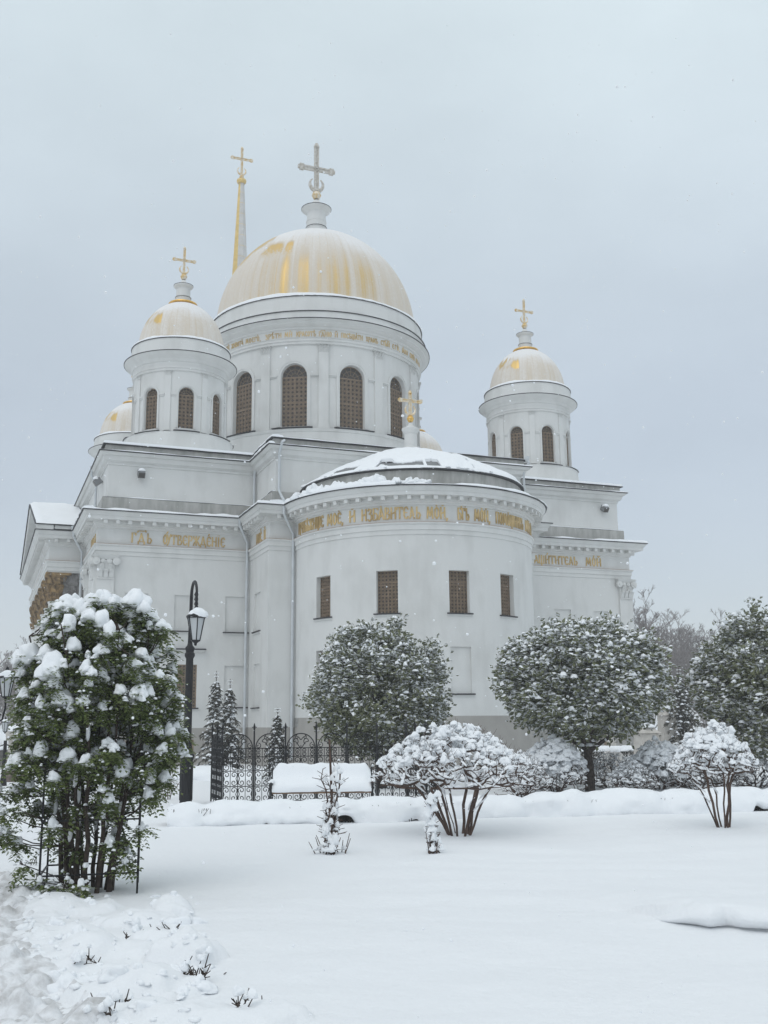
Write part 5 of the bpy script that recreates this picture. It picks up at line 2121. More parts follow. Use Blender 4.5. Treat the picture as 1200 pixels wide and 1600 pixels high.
def add_leaves(mb, C, D, Wd, L, w, mat=0):
    """pointed leaves: base C, direction D, side Wd (unit rows), length L, half width w"""
    L = np.asarray(L)[:, None]
    w = np.asarray(w)[:, None]
    nrm = np.cross(D, Wd)
    p0 = C
    p1 = C + D * L * .45 + Wd * w - nrm * L * .06
    p2 = C + D * L
    p3 = C + D * L * .45 - Wd * w - nrm * L * .06
    V = np.stack([p0, p1, p2, p3], 1).reshape(-1, 3)
    k = len(mb.v)
    n = len(C)
    mb.v.extend(map(tuple, V))
    mb.f.extend([(k + 4 * i, k + 4 * i + 1, k + 4 * i + 2, k + 4 * i + 3) for i in range(n)])
    mb.m.extend([mat] * n)


def unit(a):
    return a / (np.linalg.norm(a, axis=-1, keepdims=True) + 1e-9)


def rand_dirs(n, r=rng):
    return unit(r.normal(size=(n, 3)))


# ------------------------------------------------------------------ rowan bush in its iron support frame
def build_rowan():
    base = ground_pt(140, 1392)
    base[2] = gz(base)
    bx, by, bz = base
    r = np.random.default_rng(11)
    rr = random.Random(11)
    t = thing('rowan_bush', 'tall many-stemmed rowan bush loaded with snow caps over green leaves, left foreground', 'bush', base)
    zk = [0.0, .35, .8, 1.2, 1.5, 1.9, 2.3, 2.6, 2.9, 3.05]
    lk = [.26, .46, .76, .84, .80, .86, .80, .70, .45, .1]      # to the left of the base
    rk = [.22, .42, .56, .82, .90, .88, .84, .74, .50, .1]     # to the right
    stems = MB()
    heads = []
    curves = []
    for i in range(17):
        a = TAU * i / 17 + rr.uniform(-.2, .2)
        q = rr.uniform(.08, .26)
        p = np.array([q * math.cos(a) * 1.25, q * math.sin(a), -.08])
        H = rr.uniform(1.9, 2.75)
        zt = H
        side = math.cos(a)
        ext = np.interp(H * .8, zk, rk if side > 0 else lk)
        tip = np.array([ext * side * rr.uniform(.35, .95), .75 * math.sin(a) * rr.uniform(.4, 1.0), H])
        pts = []
        for k in range(9):
            f = k / 8
            pos = p * (1 - f) + tip * f
            pos[:2] = p[:2] * (1 - f ** 1.4) + tip[:2] * f ** 1.4
            pos = pos + np.array([rr.uniform(-1, 1), rr.uniform(-1, 1), 0]) * .03 * (1 if 0 < k < 8 else 0)
            pts.append(pos)
        r0 = rr.uniform(.020, .034)
        stems.tube(pts, [r0 * (1 - .75 * k / 8) for k in range(9)], 7)
        curves.append(pts)
    # leafy heads spread through the bush, denser near its outside
    tries = 0
    while len(heads) < 400 and tries < 9000:
        tries += 1
        z = rr.uniform(.35, 2.95) ** 1.0
        a = rr.uniform(0, TAU)
        ext = np.interp(z, zk, rk if math.cos(a) > 0 else lk)
        f = math.sqrt(rr.uniform(.05, 1))
        x = ext * f * math.cos(a)
        y = .80 * f * math.sin(a) * np.interp(z, [0, .6, 1.5, 2.6, 3.05], [.3, .7, 1, .8, .2])
        if z < 1.25 and abs(x) < .55 and rr.random() < .72 and y < .25:
            continue
        if z < .95 and rr.random() < .55:
            continue
        p = np.array([x, y, z])
        if any(np.linalg.norm((p - h) * np.array([1, 1, .8])) < .102 for h in heads):
            continue
        heads.append(p)
    # sprawling low shoots to the left and a few along the ground
    for x, y, z in ((-.95, -.25, 1.0), (-1.05, -.1, .88), (-.85, -.3, .80), (-.78, -.35, .62), (-.66, -.3, .50), (-.9, -.1, .55), (-.55, -.45, .32), (-.35, -.5, .16), (-.2, -.55, .10), (.42, -.3, .30), (.55, -.2, .62), (.62, -.25, .95), (.75, -.1, 1.1), (.9, 0, 1.35), (.05, -.5, .12), (-.62, -.5, .85)):
        heads.append(np.array([x, y, z]))
    leafC, leafD, leafW, leafL, leafw = [], [], [], [], []
    snow = MB()
    for h in heads:
        # twig from the nearest stem below
        best = None
        bd = 9
        for c in curves:
            for k in range(2, 9):
                d = h - c[k]
                if d[2] > -.05:
                    q = np.linalg.norm(d[:2]) * 1.1 + abs(d[2] - .2)
                    if q < bd:
                        bd = q
                        best = c[k]
        if best is None:
            best = np.array([0, 0, .1])
        mid = (best + h) / 2 + np.array([0, 0, -.04])
        stems.tube([best, mid, h], [.008, .006, .004], 5)
        high = h[2] / 2.9
        big = rr.random()
        # snow sits on top of the head
        has = rr.random() < (.54 + .46 * high)
        s = rr.uniform(.031, .063) * (1.0 + .48 * high) * (1.5 if big > .93 else 1)
        if h[2] < .9:
            s *= .8
        if has:
            lump(snow, h + np.array([0, 0, .02]), s * rr.uniform(.8, 1.2), s * rr.uniform(.75, 1.1), s * rr.uniform(.9, 1.55), 2, .5, droop=.12, flat=.55, r=r)
            for _ in range(rr.choice((0, 1, 1, 2))):
                a = rr.uniform(0, TAU)
                lump(snow, h + np.array([math.cos(a) * s * .8, math.sin(a) * s * .8, -s * rr.uniform(-.1, .7)]), s * .62, s * .5, s * rr.uniform(.5, .9), 2, .55, droop=.2, flat=.5, r=r)
        for _ in range(rr.randint(4, 8)):
            a = rr.uniform(0, TAU)
            q = rr.uniform(.03, .12)
            u = rr.uniform(.008, .020)
            lump(snow, h + np.array([math.cos(a) * q, math.sin(a) * q, rr.uniform(-.09, .03)]), u * 1.5, u, u * .9, 1, .5, droop=.3, flat=.4, r=r)
        # drooping pinnate leaves
        nl = rr.randint(13, 19) if has else rr.randint(9, 14)
        for _ in range(nl):
            a = rr.uniform(0, TAU)
            el = rr.uniform(-1.2, .45)
            d = np.array([math.cos(a) * math.cos(el), math.sin(a) * math.cos(el), math.sin(el)])
            L = rr.uniform(.09, .17)
            start = h + d * s * .35 + np.array([0, 0, -s * .15])
            side = unit(np.cross(d, np.array([0, 0, 1.0]))[None])[0]
            for k in range(1, 6):
                q = start + d * L * k / 5 + np.array([0, 0, -.35 * L * (k / 5) ** 2])
                for sg in (-1, 1):
                    dd = d * .45 + side * sg + np.array([0, 0, -.25 + rr.uniform(-.25, .15)])
                    leafC.append(q)
                    leafD.append(dd)
                    leafW.append(np.cross(dd, np.array([rr.uniform(-.4, .4), rr.uniform(-.4, .4), 1.0])))
                    leafL.append(rr.uniform(.038, .062))
                    leafw.append(rr.uniform(.0115, .0175))
    # snow caught on the stems, crotches and frame rails
    for c in curves:
        for k in range(3, 8):
            if rr.random() < .55:
                p = (c[k] + c[k - 1]) / 2
                lump(snow, p + np.array([0, -.01, .012]), .022, .022, .07 + .05 * rr.random(), 1, .3, flat=1.0, r=r)
    fol = MB()
    add_leaves(fol, np.array(leafC), unit(np.array(leafD)), unit(np.array(leafW)), leafL, leafw)
    MB.build(stems, 'stem', M['bark'], t, 60)
    MB.build(fol, 'foliage', M['leaf'], t)
    MB.build(snow, 'snow', M['leafsnow'], t, 180)
    # frame
    f = thing('plant_support', 'dark iron plant support frame standing around the rowan stems', 'plant support', base + np.array([-.02, .1, 0]), .22)
    mb = MB()
    w, d, H = .47, .42, 1.85
    for x in (-w, w):
        for y in (-d, d):
            q = MB()
            q.box(x - .010, x + .010, y - .010, y + .010, -.15, H)
            MB.build(q, 'post', M['iron'], f)
    for z in (.20, .72, 1.20, 1.80):
        for y in (-d, d):
            q = MB()
            q.box(-w + .0101, w - .0101, y - .008, y + .008, z - .008, z + .008)
            MB.build(q, 'rail', M['iron'], f)
        for x in (-w, w):
            q = MB()
            q.box(x - .008, x + .008, -d + .0101, d - .0101, z - .008, z + .008)
            MB.build(q, 'rail', M['iron'], f)
    mb = MB()
    for z in (1.20, 1.80):
        for k in range(9):
            lump(mb, np.array([-w + 2 * w * (k + .5) / 9, -d, z + .012]), .06, .018, .02 + .03 * rr.random(), 1, .3, flat=.3, r=r)
    MB.build(mb, 'snow', M['leafsnow'], f, 180)


# ------------------------------------------------------------------ clipped broadleaf trees
def build_crown_tree(label, base, cz, rx, rz, seed, trunk_r=.10, nleaf=9000, lean=0.0, flatbot=.55, group=None, snowamt=1.0):
    r = np.random.default_rng(seed)
    rr = random.Random(seed)
    bz = gz(base)
    t = thing('garden_tree', label, 'tree', (base[0], base[1], bz), rr.uniform(0, 6), group)
    cz = cz - bz
    wood = MB()
    fork = max(.5, cz - rz * 1.05)
    wood.tube([(0, 0, -.2), (.01, .02, fork * .5), (-.02, .01, fork)], [trunk_r * 1.25, trunk_r, trunk_r * .9], 10)
    tips = []
    for i in range(9):
        a = TAU * i / 9 + rr.uniform(-.3, .3)
        e = np.array([math.cos(a) * rx * .72, math.sin(a) * rx * .72, cz + rz * rr.uniform(-.35, .55)])
        s = np.array([-.02, .01, fork - .1 * rr.random()])
        m = s * .5 + e * .5 + np.array([0, 0, -.12 * rz])
        wood.tube([s, m, e], [trunk_r * .62, trunk_r * .36, .014], 7)
        for j in range(5):
            b = a + rr.uniform(-.8, .8)
            f = rr.uniform(.4, .9)
            q = m * (1 - f) + e * f
            e2 = q + np.array([math.cos(b), math.sin(b), rr.uniform(-.2, 1.0)]) * rx * rr.uniform(.2, .42)
            wood.tube([q, (q + e2) / 2 + np.array([0, 0, .03]), e2], [.018, .012, .005], 5)
            tips.append(e2)
    # clumps on and inside an uneven ellipsoid
    N = 620
    d = rand_dirs(N, r)
    z = d[:, 2]
    az = np.arctan2(d[:, 1], d[:, 0])
    lobes = 1 + .09 * np.sin(az * 3 + seed) * np.cos(z * 3) + .08 * np.sin(az * 5 + 2 * seed + z * 4)
    q = r.uniform(0, 1, N) ** .33
    rad = (.42 + .58 * q) * lobes
    P = np.stack([d[:, 0] * rx * rad, d[:, 1] * rx * rad, np.where(z < 0, z * rz * (.75 + flatbot * .35), z * rz) * rad + cz], 1)
    # lop the underside
    keep = P[:, 2] > cz - rz * .82 - .25 * r.random(N)
    P = P[keep]
    clump_r = .155 * rx / 1.8
    per = max(8, int(nleaf / len(P)))
    C = np.repeat(P, per, 0) + r.normal(0, clump_r, (len(P) * per, 3)) * np.array([1, 1, .8])
    n = len(C)
    out = unit(C - np.array([0, 0, cz - rz * .3]))
    D = unit(out * .7 + rand_dirs(n, r) * .9 + np.array([0, 0, -.15]))
    Wd = unit(np.cross(D, unit(out * .4 + rand_dirs(n, r) + np.array([0, 0, .6]))))
    L = r.uniform(.082, .150, n) * (rx / 1.8) ** .3
    fol = MB()
    add_leaves(fol, C, D, Wd, L, L * .33)
    # upright shoots standing proud of the outline
    top = P[(P[:, 2] > cz + .0 * rz)]
    for p in top[r.choice(len(top), min(len(top), 70), False)]:
        o = unit((p - np.array([0, 0, cz]))[None])[0]
        e = p + o * clump_r * rr.uniform(.8, 1.8) + np.array([0, 0, clump_r * rr.uniform(.3, 1.2)])
        wood.tube([p, e], [.008, .004], 4)
        k = 9
        cc = np.repeat(e[None], k, 0) + r.normal(0, .025, (k, 3)) - np.outer(r.uniform(0, .12, k), o)
        dd = unit(rand_dirs(k, r) + o * .8 + np.array([0, 0, .3]))
        add_leaves(fol, cc, dd, unit(np.cross(dd, rand_dirs(k, r))), r.uniform(.05, .08, k), r.uniform(.015, .025, k))
    snow = MB()
    # snow lying leaf by leaf
    k = int(n * .74 * snowamt)
    up = Wd * 0 + np.array([0, 0, 1.0])
    outer = np.linalg.norm((C - np.array([0, 0, cz])) / np.array([rx, rx, rz]), axis=1)
    wgt = np.clip(outer - .55, .02, 1) * np.clip(.65 + .5 * (C[:, 2] - cz) / rz, .15, 2)
    patchy = fbm(C[:, 0] * 1.3 + C[:, 2], C[:, 1] * 1.3 + C[:, 2] * 1.7, seed, 3)
    wgt = wgt * np.clip(.6 + 2.6 * patchy, .06, 3)
    idx = r.choice(n, k, False, wgt / wgt.sum())
    Ds = unit(D[idx] * np.array([1, 1, .35]) + r.normal(0, .12, (k, 3)))
    Ws = unit(np.cross(Ds, up[idx] + r.normal(0, .25, (k, 3))))
    add_leaves(snow, C[idx] + np.array([0, 0, .022]), Ds, Ws, L[idx] * 1.0, L[idx] * .42)
    # small pads lie on the upper leaves of each clump, larger ones where the crown is flat
    for p in P:
        o = p - np.array([0, 0, cz])
        h = o[2] / rz
        w = np.hypot(o[0], o[1]) / rx
        pr = np.clip(.50 + .35 * h + .12 * w, 0.1, .95) * snowamt
        for _ in range(4):
            if rr.random() > pr * .9:
                continue
            s = clump_r * rr.uniform(.20, .52)
            c = p + r.normal(0, clump_r * .75, 3) * np.array([1, 1, .5]) + unit(o[None])[0] * clump_r * .6 + np.array([0, 0, clump_r * .45])
            lump(snow, c, s * rr.uniform(.8, 1.4), s * rr.uniform(.6, 1.1), s * rr.uniform(.45, .9), 1, .5, droop=.45, flat=.4, r=r)
    # finer crumbs of snow on single leaves
    k = int(n * .11 * snowamt)
    idx = r.choice(n, k, False)
    cc = C[idx] + D[idx] * (L[idx] * .4)[:, None] + np.array([0, 0, .012])
    for c in cc[::2]:
        s = rr.uniform(.016, .034) * (rx / 1.8) ** .3
        lump(snow, c, s * 1.3, s, s * .7, 0, .3, flat=.5, r=r)
    # snow plastered on the limbs
    for i in range(6):
        a = TAU * i / 6
        lump(snow, np.array([math.cos(a) * .18, math.sin(a) * .18, fork + .06]), .09, .07, .07, 1, .4, r=r)
    MB.build(wood, 'trunk', M['bark'], t, 60)
    MB.build(fol, 'crown', M['leaf2'], t)
    MB.build(snow, 'snow', M['leafsnow'], t, 180)
    return t


# ------------------------------------------------------------------ pruned umbrella shrubs, bare twigs under snow
def build_twig_shrub(label, px, py, H, Wd, seed, nst=9, zlow=.42, snowfrac=1.0, cat='shrub', name='pruned_shrub', lumpsize=1.0, group=None, at=None, twig=.004, ntip=420, peak=.30, off=(0, 0), cap=1.0, bushy=False):
    """stems fan out into a dense twig dome that grows by joining ever farther tips to the nearest twig; snow rests on it"""
    r = np.random.default_rng(seed)
    rr = random.Random(seed)
    base = ground_pt(px, py) if at is None else np.array([*at, 0.0])
    base[2] = gz(base)
    t = thing(name, label, cat, base, 0, group)
    rad = Wd / 2
    nodes = []
    par = []

    def node(p, q):
        nodes.append(np.array(p, float))
        par.append(q)
        return len(nodes) - 1
    ox, oy = off
    for i in range(nst):
        a = TAU * i / nst + rr.uniform(-.25, .25)
        k0 = node((math.cos(a) * .05 * Wd, math.sin(a) * .04 * Wd, -.08), -1)
        f = rr.uniform(.25, .62)
        e = np.array([ox + math.cos(a) * rad * f, oy + math.sin(a) * rad * f, H * (rr.uniform(.15, .32) if bushy else rr.uniform(.44, .58))])
        k = k0
        for j in range(1, 6):
            q = nodes[k0] * (1 - j / 5) + e * j / 5 + np.array([rr.uniform(-1, 1), rr.uniform(-1, 1), 0]) * .012 * H + np.array([0, 0, .05 * H * math.sin(PI * j / 5)])
            k = node(q, k)

    def top(f, az):
        return H * (1 - peak * f ** 2.4) * (1 + .035 * math.sin(az * 3 + seed) + .03 * math.sin(az * 5 + 2 * seed))

    def low(f):
        return H * (zlow + .10 * (1 - f))
    T = []
    for i in range(ntip):
        az = rr.uniform(0, TAU)
        f = math.sqrt(rr.random()) * (1 + .07 * math.sin(az * 4 + seed))
        hi, lo = top(min(f, 1), az), low(min(f, 1))
        u = rr.random() ** .65
        # rounded rim
        z = lo + (hi - lo) * u
        f2 = f * (1 - .22 * abs(2 * u - .75) ** 2.2)
        T.append((np.array([ox + math.cos(az) * rad * f2, oy + math.sin(az) * rad * f2, z]), u, f))
    T.sort(key=lambda q: np.hypot(q[0][0], q[0][1]) * .6 + q[0][2])
    arr = np.zeros((ntip * 8 + 400, 3))
    arr[:len(nodes)] = nodes
    used = len(nodes)
    tips = []
    for p, u, f in T:
        d = p - arr[:used]
        cost = np.linalg.norm(d, axis=1) + np.where(d[:, 2] < -.02, .35 * H, 0) + np.where(arr[:used, 2] < H * (.02 if bushy else .36), .3 * H, 0)
        k = int(np.argmin(cost))
        a = arr[k].copy()
        L = np.linalg.norm(p - a)
        m = max(1, min(6, int(L / (.07 * H)) + 1))
        bend = np.array([rr.uniform(-1, 1), rr.uniform(-1, 1), rr.uniform(-.9, .3)]) * L * .16
        for j in range(1, m + 1):
            q = a + (p - a) * j / m + bend * math.sin(PI * j / m)
            k = node(q, k)
            arr[used] = q
            used += 1
        tips.append((k, u, f))
    cnt = np.zeros(len(nodes))
    for k, u, f in tips:
        cnt[k] += 1
    for k in range(len(nodes) - 1, -1, -1):
        if par[k] >= 0:
            cnt[par[k]] += cnt[k]
    wood, snow = MB(), MB()

    def rd(c):
        return twig * .62 * max(1, c) ** .42
    for k in range(len(nodes)):
        q = par[k]
        if q < 0:
            continue
        ra, rb = rd(cnt[q]), rd(cnt[k])
        if nodes[q][2] < H * .3:
            ra = max(ra, (.005 if bushy else .0085) * H)
        if cnt[k] > 14:
            rb = max(rb, (.003 if bushy else .0058) * H)
        wood.tube([nodes[q], nodes[k]], [min(ra, rb * 1.5), rb], 7 if cnt[k] > 12 else 4, cap=cnt[k] <= 1)
        # snow caught along the twig
        d = nodes[k] - nodes[q]
        L = np.linalg.norm(d)
        slope = abs(d[2]) / (L + 1e-6)
        if nodes[k][2] > H * (.1 if bushy else .30) and slope < .93 and rr.random() < .62 * snowfrac:
            s = .0125 * H / 1.6 * rr.uniform(.7, 1.7) * (1 + .5 * min(cnt[k], 6) / 6)
            c = (nodes[q] + nodes[k]) / 2 + np.array([0, 0, s * .7 + rb])
            az = math.atan2(d[1], d[0])
            n0 = len(snow.v)
            lump(snow, (0, 0, 0), s, s, s, 1, .4, flat=.45, r=r)
            ca, sa = math.cos(az), math.sin(az)
            el = d[2] / (L + 1e-6)
            for i in range(n0, len(snow.v)):
                x, y, z = snow.v[i]
                x *= max(1.0, .55 * L / s)
                snow.v[i] = (c[0] + x * ca - y * sa, c[1] + x * sa + y * ca, c[2] + z + x * el)
    for k, u, f in tips:
        p = nodes[k]
        if rr.random() < .75:
            e = p + np.array([rr.uniform(-.6, .6), rr.uniform(-.6, .6), rr.uniform(.1, 1)]) * .095 * H
            wood.tube([p, e], [twig * .6, twig * .35], 4)
        ub = .25 if bushy else .5
        if u > ub and rr.random() < (1.8 * (u - ub) / (1 - ub)) * snowfrac * cap * (1 - .55 * smooth(p[0] / rad, .1, .9)):
            s = .056 * H / 1.6 * lumpsize * rr.choice((rr.uniform(.35, .7), rr.uniform(.6, 1.4)))
            lump(snow, p + np.array([0, 0, s * .15 - .02]), s * rr.uniform(.9, 1.5), s * rr.uniform(.7, 1.1), s * rr.uniform(.6, 1.0), 2, .6, droop=.25, flat=.5, r=r)
    MB.build(wood, 'stem', M['twig'], t, 60)
    MB.build(snow, 'snow', M['leafsnow'], t, 180)
    return t


# ------------------------------------------------------------------ spruces
def build_spruce(label, base, H, wid, seed, twin=False, dens=1.0, group=None):
    r = np.random.default_rng(seed)
    rr = random.Random(seed)
    t = thing('spruce', label, 'spruce', (base[0], base[1], gz(base) if base[1] < 26 else 0.0), 0, group)
    wood, fol, snow = MB(), MB(), MB()
    for k in range(2 if twin else 1):
        ox = (-.24 if k == 0 else .24) * (1 if twin else 0)
        hh = H * (1 if k == 0 else .92)
        wood.tube([(ox * .4, 0, -.2), (ox, 0, hh * .5), (ox, .02, hh)], [.05 * H / 3, .035 * H / 3, .008], 7)
        nb = int(115 * dens * (.75 if twin else 1) * min(1, H / 3) + 20)
        for i in range(nb):
            f = ((i + rr.random()) / nb) ** .9
            z = hh * (.03 + .86 * f)
            R = wid / 2 * (1 - f) ** .75 * (.78 if twin else 1) + .05
            a = i * 2.399 + rr.uniform(-.5, .5)
            L = R * rr.uniform(.55, 1.2)
            d = np.array([math.cos(a), math.sin(a), 0])
            up = rr.uniform(-.15, .22)
            p0 = np.array([ox, 0, z])
            p1 = p0 + d * L * .55 + np.array([0, 0, up * L])
            p2 = p0 + d * L + np.array([0, 0, (up - rr.uniform(.2, .6)) * L])
            wood.tube([p0, p1, p2], [.010, .007, .003], 4)
            n = max(9, int(44 * max(.3, L)))
            fr = r.uniform(.12, 1, n)
            C = np.where(fr[:, None] < .55, p0 + (p1 - p0) * (fr[:, None] / .55), p1 + (p2 - p1) * ((fr[:, None] - .55) / .45))
            side = np.array([-d[1], d[0], 0])
            sg = r.choice([-1, 1], n)
            D = unit(d * .5 + side * sg[:, None] * r.uniform(.2, 1.1, n)[:, None] + np.array([0, 0, -.75]) + r.normal(0, .25, (n, 3)))
            Wn = unit(np.cross(D, np.array([0, 0, 1.0]) + r.normal(0, .4, (n, 3))))
            Ln = r.uniform(.08, .20, n) * (H / 3.2) ** .5
            add_leaves(fol, C, D, Wn, Ln, Ln * .16)
            for q in (.35, .6, .88):
                if rr.random() < .80:
                    c = (p0 + (p1 - p0) * q / .55 if q < .55 else p1 + (p2 - p1) * (q - .55) / .45) + np.array([0, 0, .02])
                    s = .068 * (H / 3.2) ** .5 * rr.uniform(.5, 1.35) * (.6 + .5 * (1 - f))
                    lump(snow, c, s * 1.2, s * .8, s * .55, 1, .6, droop=.5, flat=.4, r=r)
        # leader with short whorls
        for z in (.93, .965):
            for a in range(4):
                d = np.array([math.cos(a * 1.57), math.sin(a * 1.57), .5])
                p = np.array([ox, 0, hh * z])
                wood.tube([p, p + d * .10], [.006, .003], 4)
                lump(snow, p + d * .07, .028, .024, .022, 1, .3, r=r)
    MB.build(wood, 'trunk', M['bark'], t, 60)
    MB.build(fol, 'crown', M['needle'], t)
    MB.build(snow, 'snow', M['leafsnow'], t, 180)
    return t


# ------------------------------------------------------------------ bare trees beyond the garden
def bare_tree_meshes(seed, H, upright=.75, fine=.02):
    rr = random.Random(seed)
    trunk, limbs = MB(), MB()
    pts = [(0, 0, -.5)]
    x = y = 0
    for k in range(1, 7):
        x += rr.uniform(-.02, .02) * H
        y += rr.uniform(-.02, .02) * H
        pts.append((x * .5, y * .5, H * .62 * k / 6))
    trunk.tube(pts, [.022 * H * .9 * (1 - .11 * k) * .8 for k in range(7)], 7)

    def grow(p, d, L, rad, lvl):
        d = unit(np.array(d)[None])[0]
        e = p + d * L
        m = (p + e) / 2 + np.array([rr.uniform(-1, 1), rr.uniform(-1, 1), .3]) * L * .07
        limbs.tube([p, m, e], [rad, rad * .75, rad * .5], 3 if lvl > 0 else 5, cap=False)
        if lvl >= 4:
            return
        k = (4, 4, 4, 4)[lvl]
        for j in range(k):
            f = rr.uniform(.35, 1.0)
            q = p + (e - p) * f
            dd = d * .8 + np.array([rr.uniform(-1, 1), rr.uniform(-1, 1), rr.uniform(-.2, 1) * upright]) * .9
            grow(q, dd, L * rr.uniform(.42, .66), max(rad * .52, fine), lvl + 1)
    for i in range(10):
        f = .28 + .72 * i / 9
        q = np.array(pts[int(f * 6)]) if i < 9 else np.array(pts[-1])
        a = i * 2.4 + rr.uniform(-.4, .4)
        grow(q, (math.cos(a) * (1.1 - .5 * f), math.sin(a) * (1.1 - .5 * f), upright + .5 * f), H * (.34 - .08 * f), .010 * H * .8, 0)
    return trunk, limbs


def build_far_trees():
    protos = []
    for k, (H, up, fine) in enumerate(((11, .8, .016), (12, 1.0, .016), (9.5, .6, .015))):
        t = thing('bare_tree', 'x', 'tree', (0, 0, 0))
        a, b = bare_tree_meshes(40 + k, H, up, fine)
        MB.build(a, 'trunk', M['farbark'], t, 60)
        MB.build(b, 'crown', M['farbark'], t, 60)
        protos.append(t)
    spots = []
    rr = random.Random(5)
    # right-hand grove seen between the cathedral and the clipped tree: pixel x, depth, scale
    for i, (px, Y, s) in enumerate(((992, 78, 1.02), (1012, 84, 1.12), (1034, 92, 1.16), (1058, 80, .92), (1080, 90, 1.05), (1104, 96, 1.12), (1130, 84, .98), (1160, 98, 1.1), (1190, 90, 1.0), (1225, 96, 1.1),
                                    (1000, 106, 1.2), (1022, 112, 1.25), (1046, 110, 1.22), (1070, 116, 1.25), (1094, 112, 1.2), (1118, 118, 1.25), (1142, 112, 1.2), (1172, 120, 1.25), (1208, 116, 1.2),
                                    (1010, 132, 1.3), (1040, 136, 1.3), (1068, 138, 1.3), (1098, 134, 1.3), (1126, 140, 1.3), (1156, 138, 1.3))):
        spots.append((px, Y, s, 'r', i))
    for i, (px, Y, s) in enumerate(((-30, 80, .88), (0, 96, 1.0), (22, 84, .82), (40, 100, 1.0), (-12, 110, 1.1), (60, 112, 1.0), (-50, 100, 1.0), (14, 124, 1.15), (84, 124, 1.0), (48, 130, 1.15))):
        spots.append((px, Y, s, 'l', i))
    used = set()
    for n, (px, Y, s, side, i) in enumerate(spots):
        k = n % 3
        p = at_depth(px, 1125, Y)
        lab = 'grey bare tree in the hazy grove right of the cathedral' if side == 'r' else 'pale bare tree in the misty wood at the far left edge'
        grp = 'bare trees right of the cathedral' if side == 'r' else 'bare trees at the far left'
        if k not in used:
            o = protos[k]
            used.add(k)
        else:
            o = dup(protos[k], (0, 0, 0), 0)
        o['label'] = lab
        o['group'] = grp
        o.location = (p[0], p[1], 0)
        o.rotation_euler = (0, 0, rr.uniform(0, TAU))
        o.scale = (s * .86, s * .86, s * rr.uniform(.74, .86))


# ------------------------------------------------------------------ iron fence
def scroll_pts(cx, cz, r0, turns, a0, sgn, n=18, end=.18):
    out = []
    for i in range(n + 1):
        f = i / n
        rr_ = r0 * (1 - f * (1 - end))
        a = a0 + sgn * turns * TAU * f
        out.append((cx + rr_ * math.cos(a), cz + rr_ * math.sin(a)))
    return out


def iron_line(mb, pts, r=.0075, n=4, y=0.0):
    r *= 1.12
    mb.tube([(x, y, z) for x, z in pts], r, n)


def fence_panel(mb, w, H):
    """one arched panel of scrollwork, x from 0 to w"""
    c = w / 2
    r = w / 2 - .015
    zs = H - .12 - r
    iron_line(mb, [(c + r * math.cos(PI * i / 16), zs + r * math.sin(PI * i / 16)) for i in range(17)], .010)
    for x in (.015, w - .015):
        iron_line(mb, [(x, .02), (x, zs)], .009)
    for z in (.06, .37, .68, .96, zs):
        iron_line(mb, [(0, z), (w, z)], .008)
    iron_line(mb, [(c, .02), (c, zs + r * .2)], .008)
    # heart under the arch
    for s in (-1, 1):
        iron_line(mb, [(c, zs - .02), (c + s * .10, zs + .12), (c + s * .16, zs + r * .45)], .008)
        iron_line(mb, [(c + s * (.16 + .05 * math.cos(a) - .05), zs + r * .45 + .06 * math.sin(a)) for a in np.linspace(0, 4.4, 12)], .008)
        iron_line(mb, scroll_pts(c + s * .24, zs + .05, .06, 1.1, PI / 2, s), .007)
        iron_line(mb, [(c, zs + r * .55), (c + s * .05, zs + r * .75), (c + s * .11, zs + r * .82)], .007)
        iron_line(mb, scroll_pts(c + s * .08, zs + r * .74, .045, 1.0, PI / 2, -s), .007)
    # tiers of paired scrolls
    for z0, z1 in ((.06, .37), (.37, .68), (.68, .96), (.96, zs)):
        h = (z1 - z0)
        for s in (-1, 1):
            for cx in (c + s * w * .125, c + s * w * .375):
                q = 1 if (cx - c) * s < w * .25 else -1
                rr_ = min(w * .108, h * .27)
                iron_line(mb, scroll_pts(cx, z1 - rr_ * 1.15, rr_, 1.15, PI * (1 if q * s > 0 else 0), -q * s), .0075)
                iron_line(mb, scroll_pts(cx, z0 + rr_ * 1.15, rr_, 1.15, PI * (1 if q * s > 0 else 0), q * s), .0075)
                e = -rr_ * q * s
                iron_line(mb, [(cx + e, z0 + rr_ * 1.15), (cx + e * .6, (z0 + z1) / 2), (cx + e, z1 - rr_ * 1.15)], .0075)
            iron_line(mb, [(c + s * w * .25, z0), (c + s * w * .25, z1)], .006)


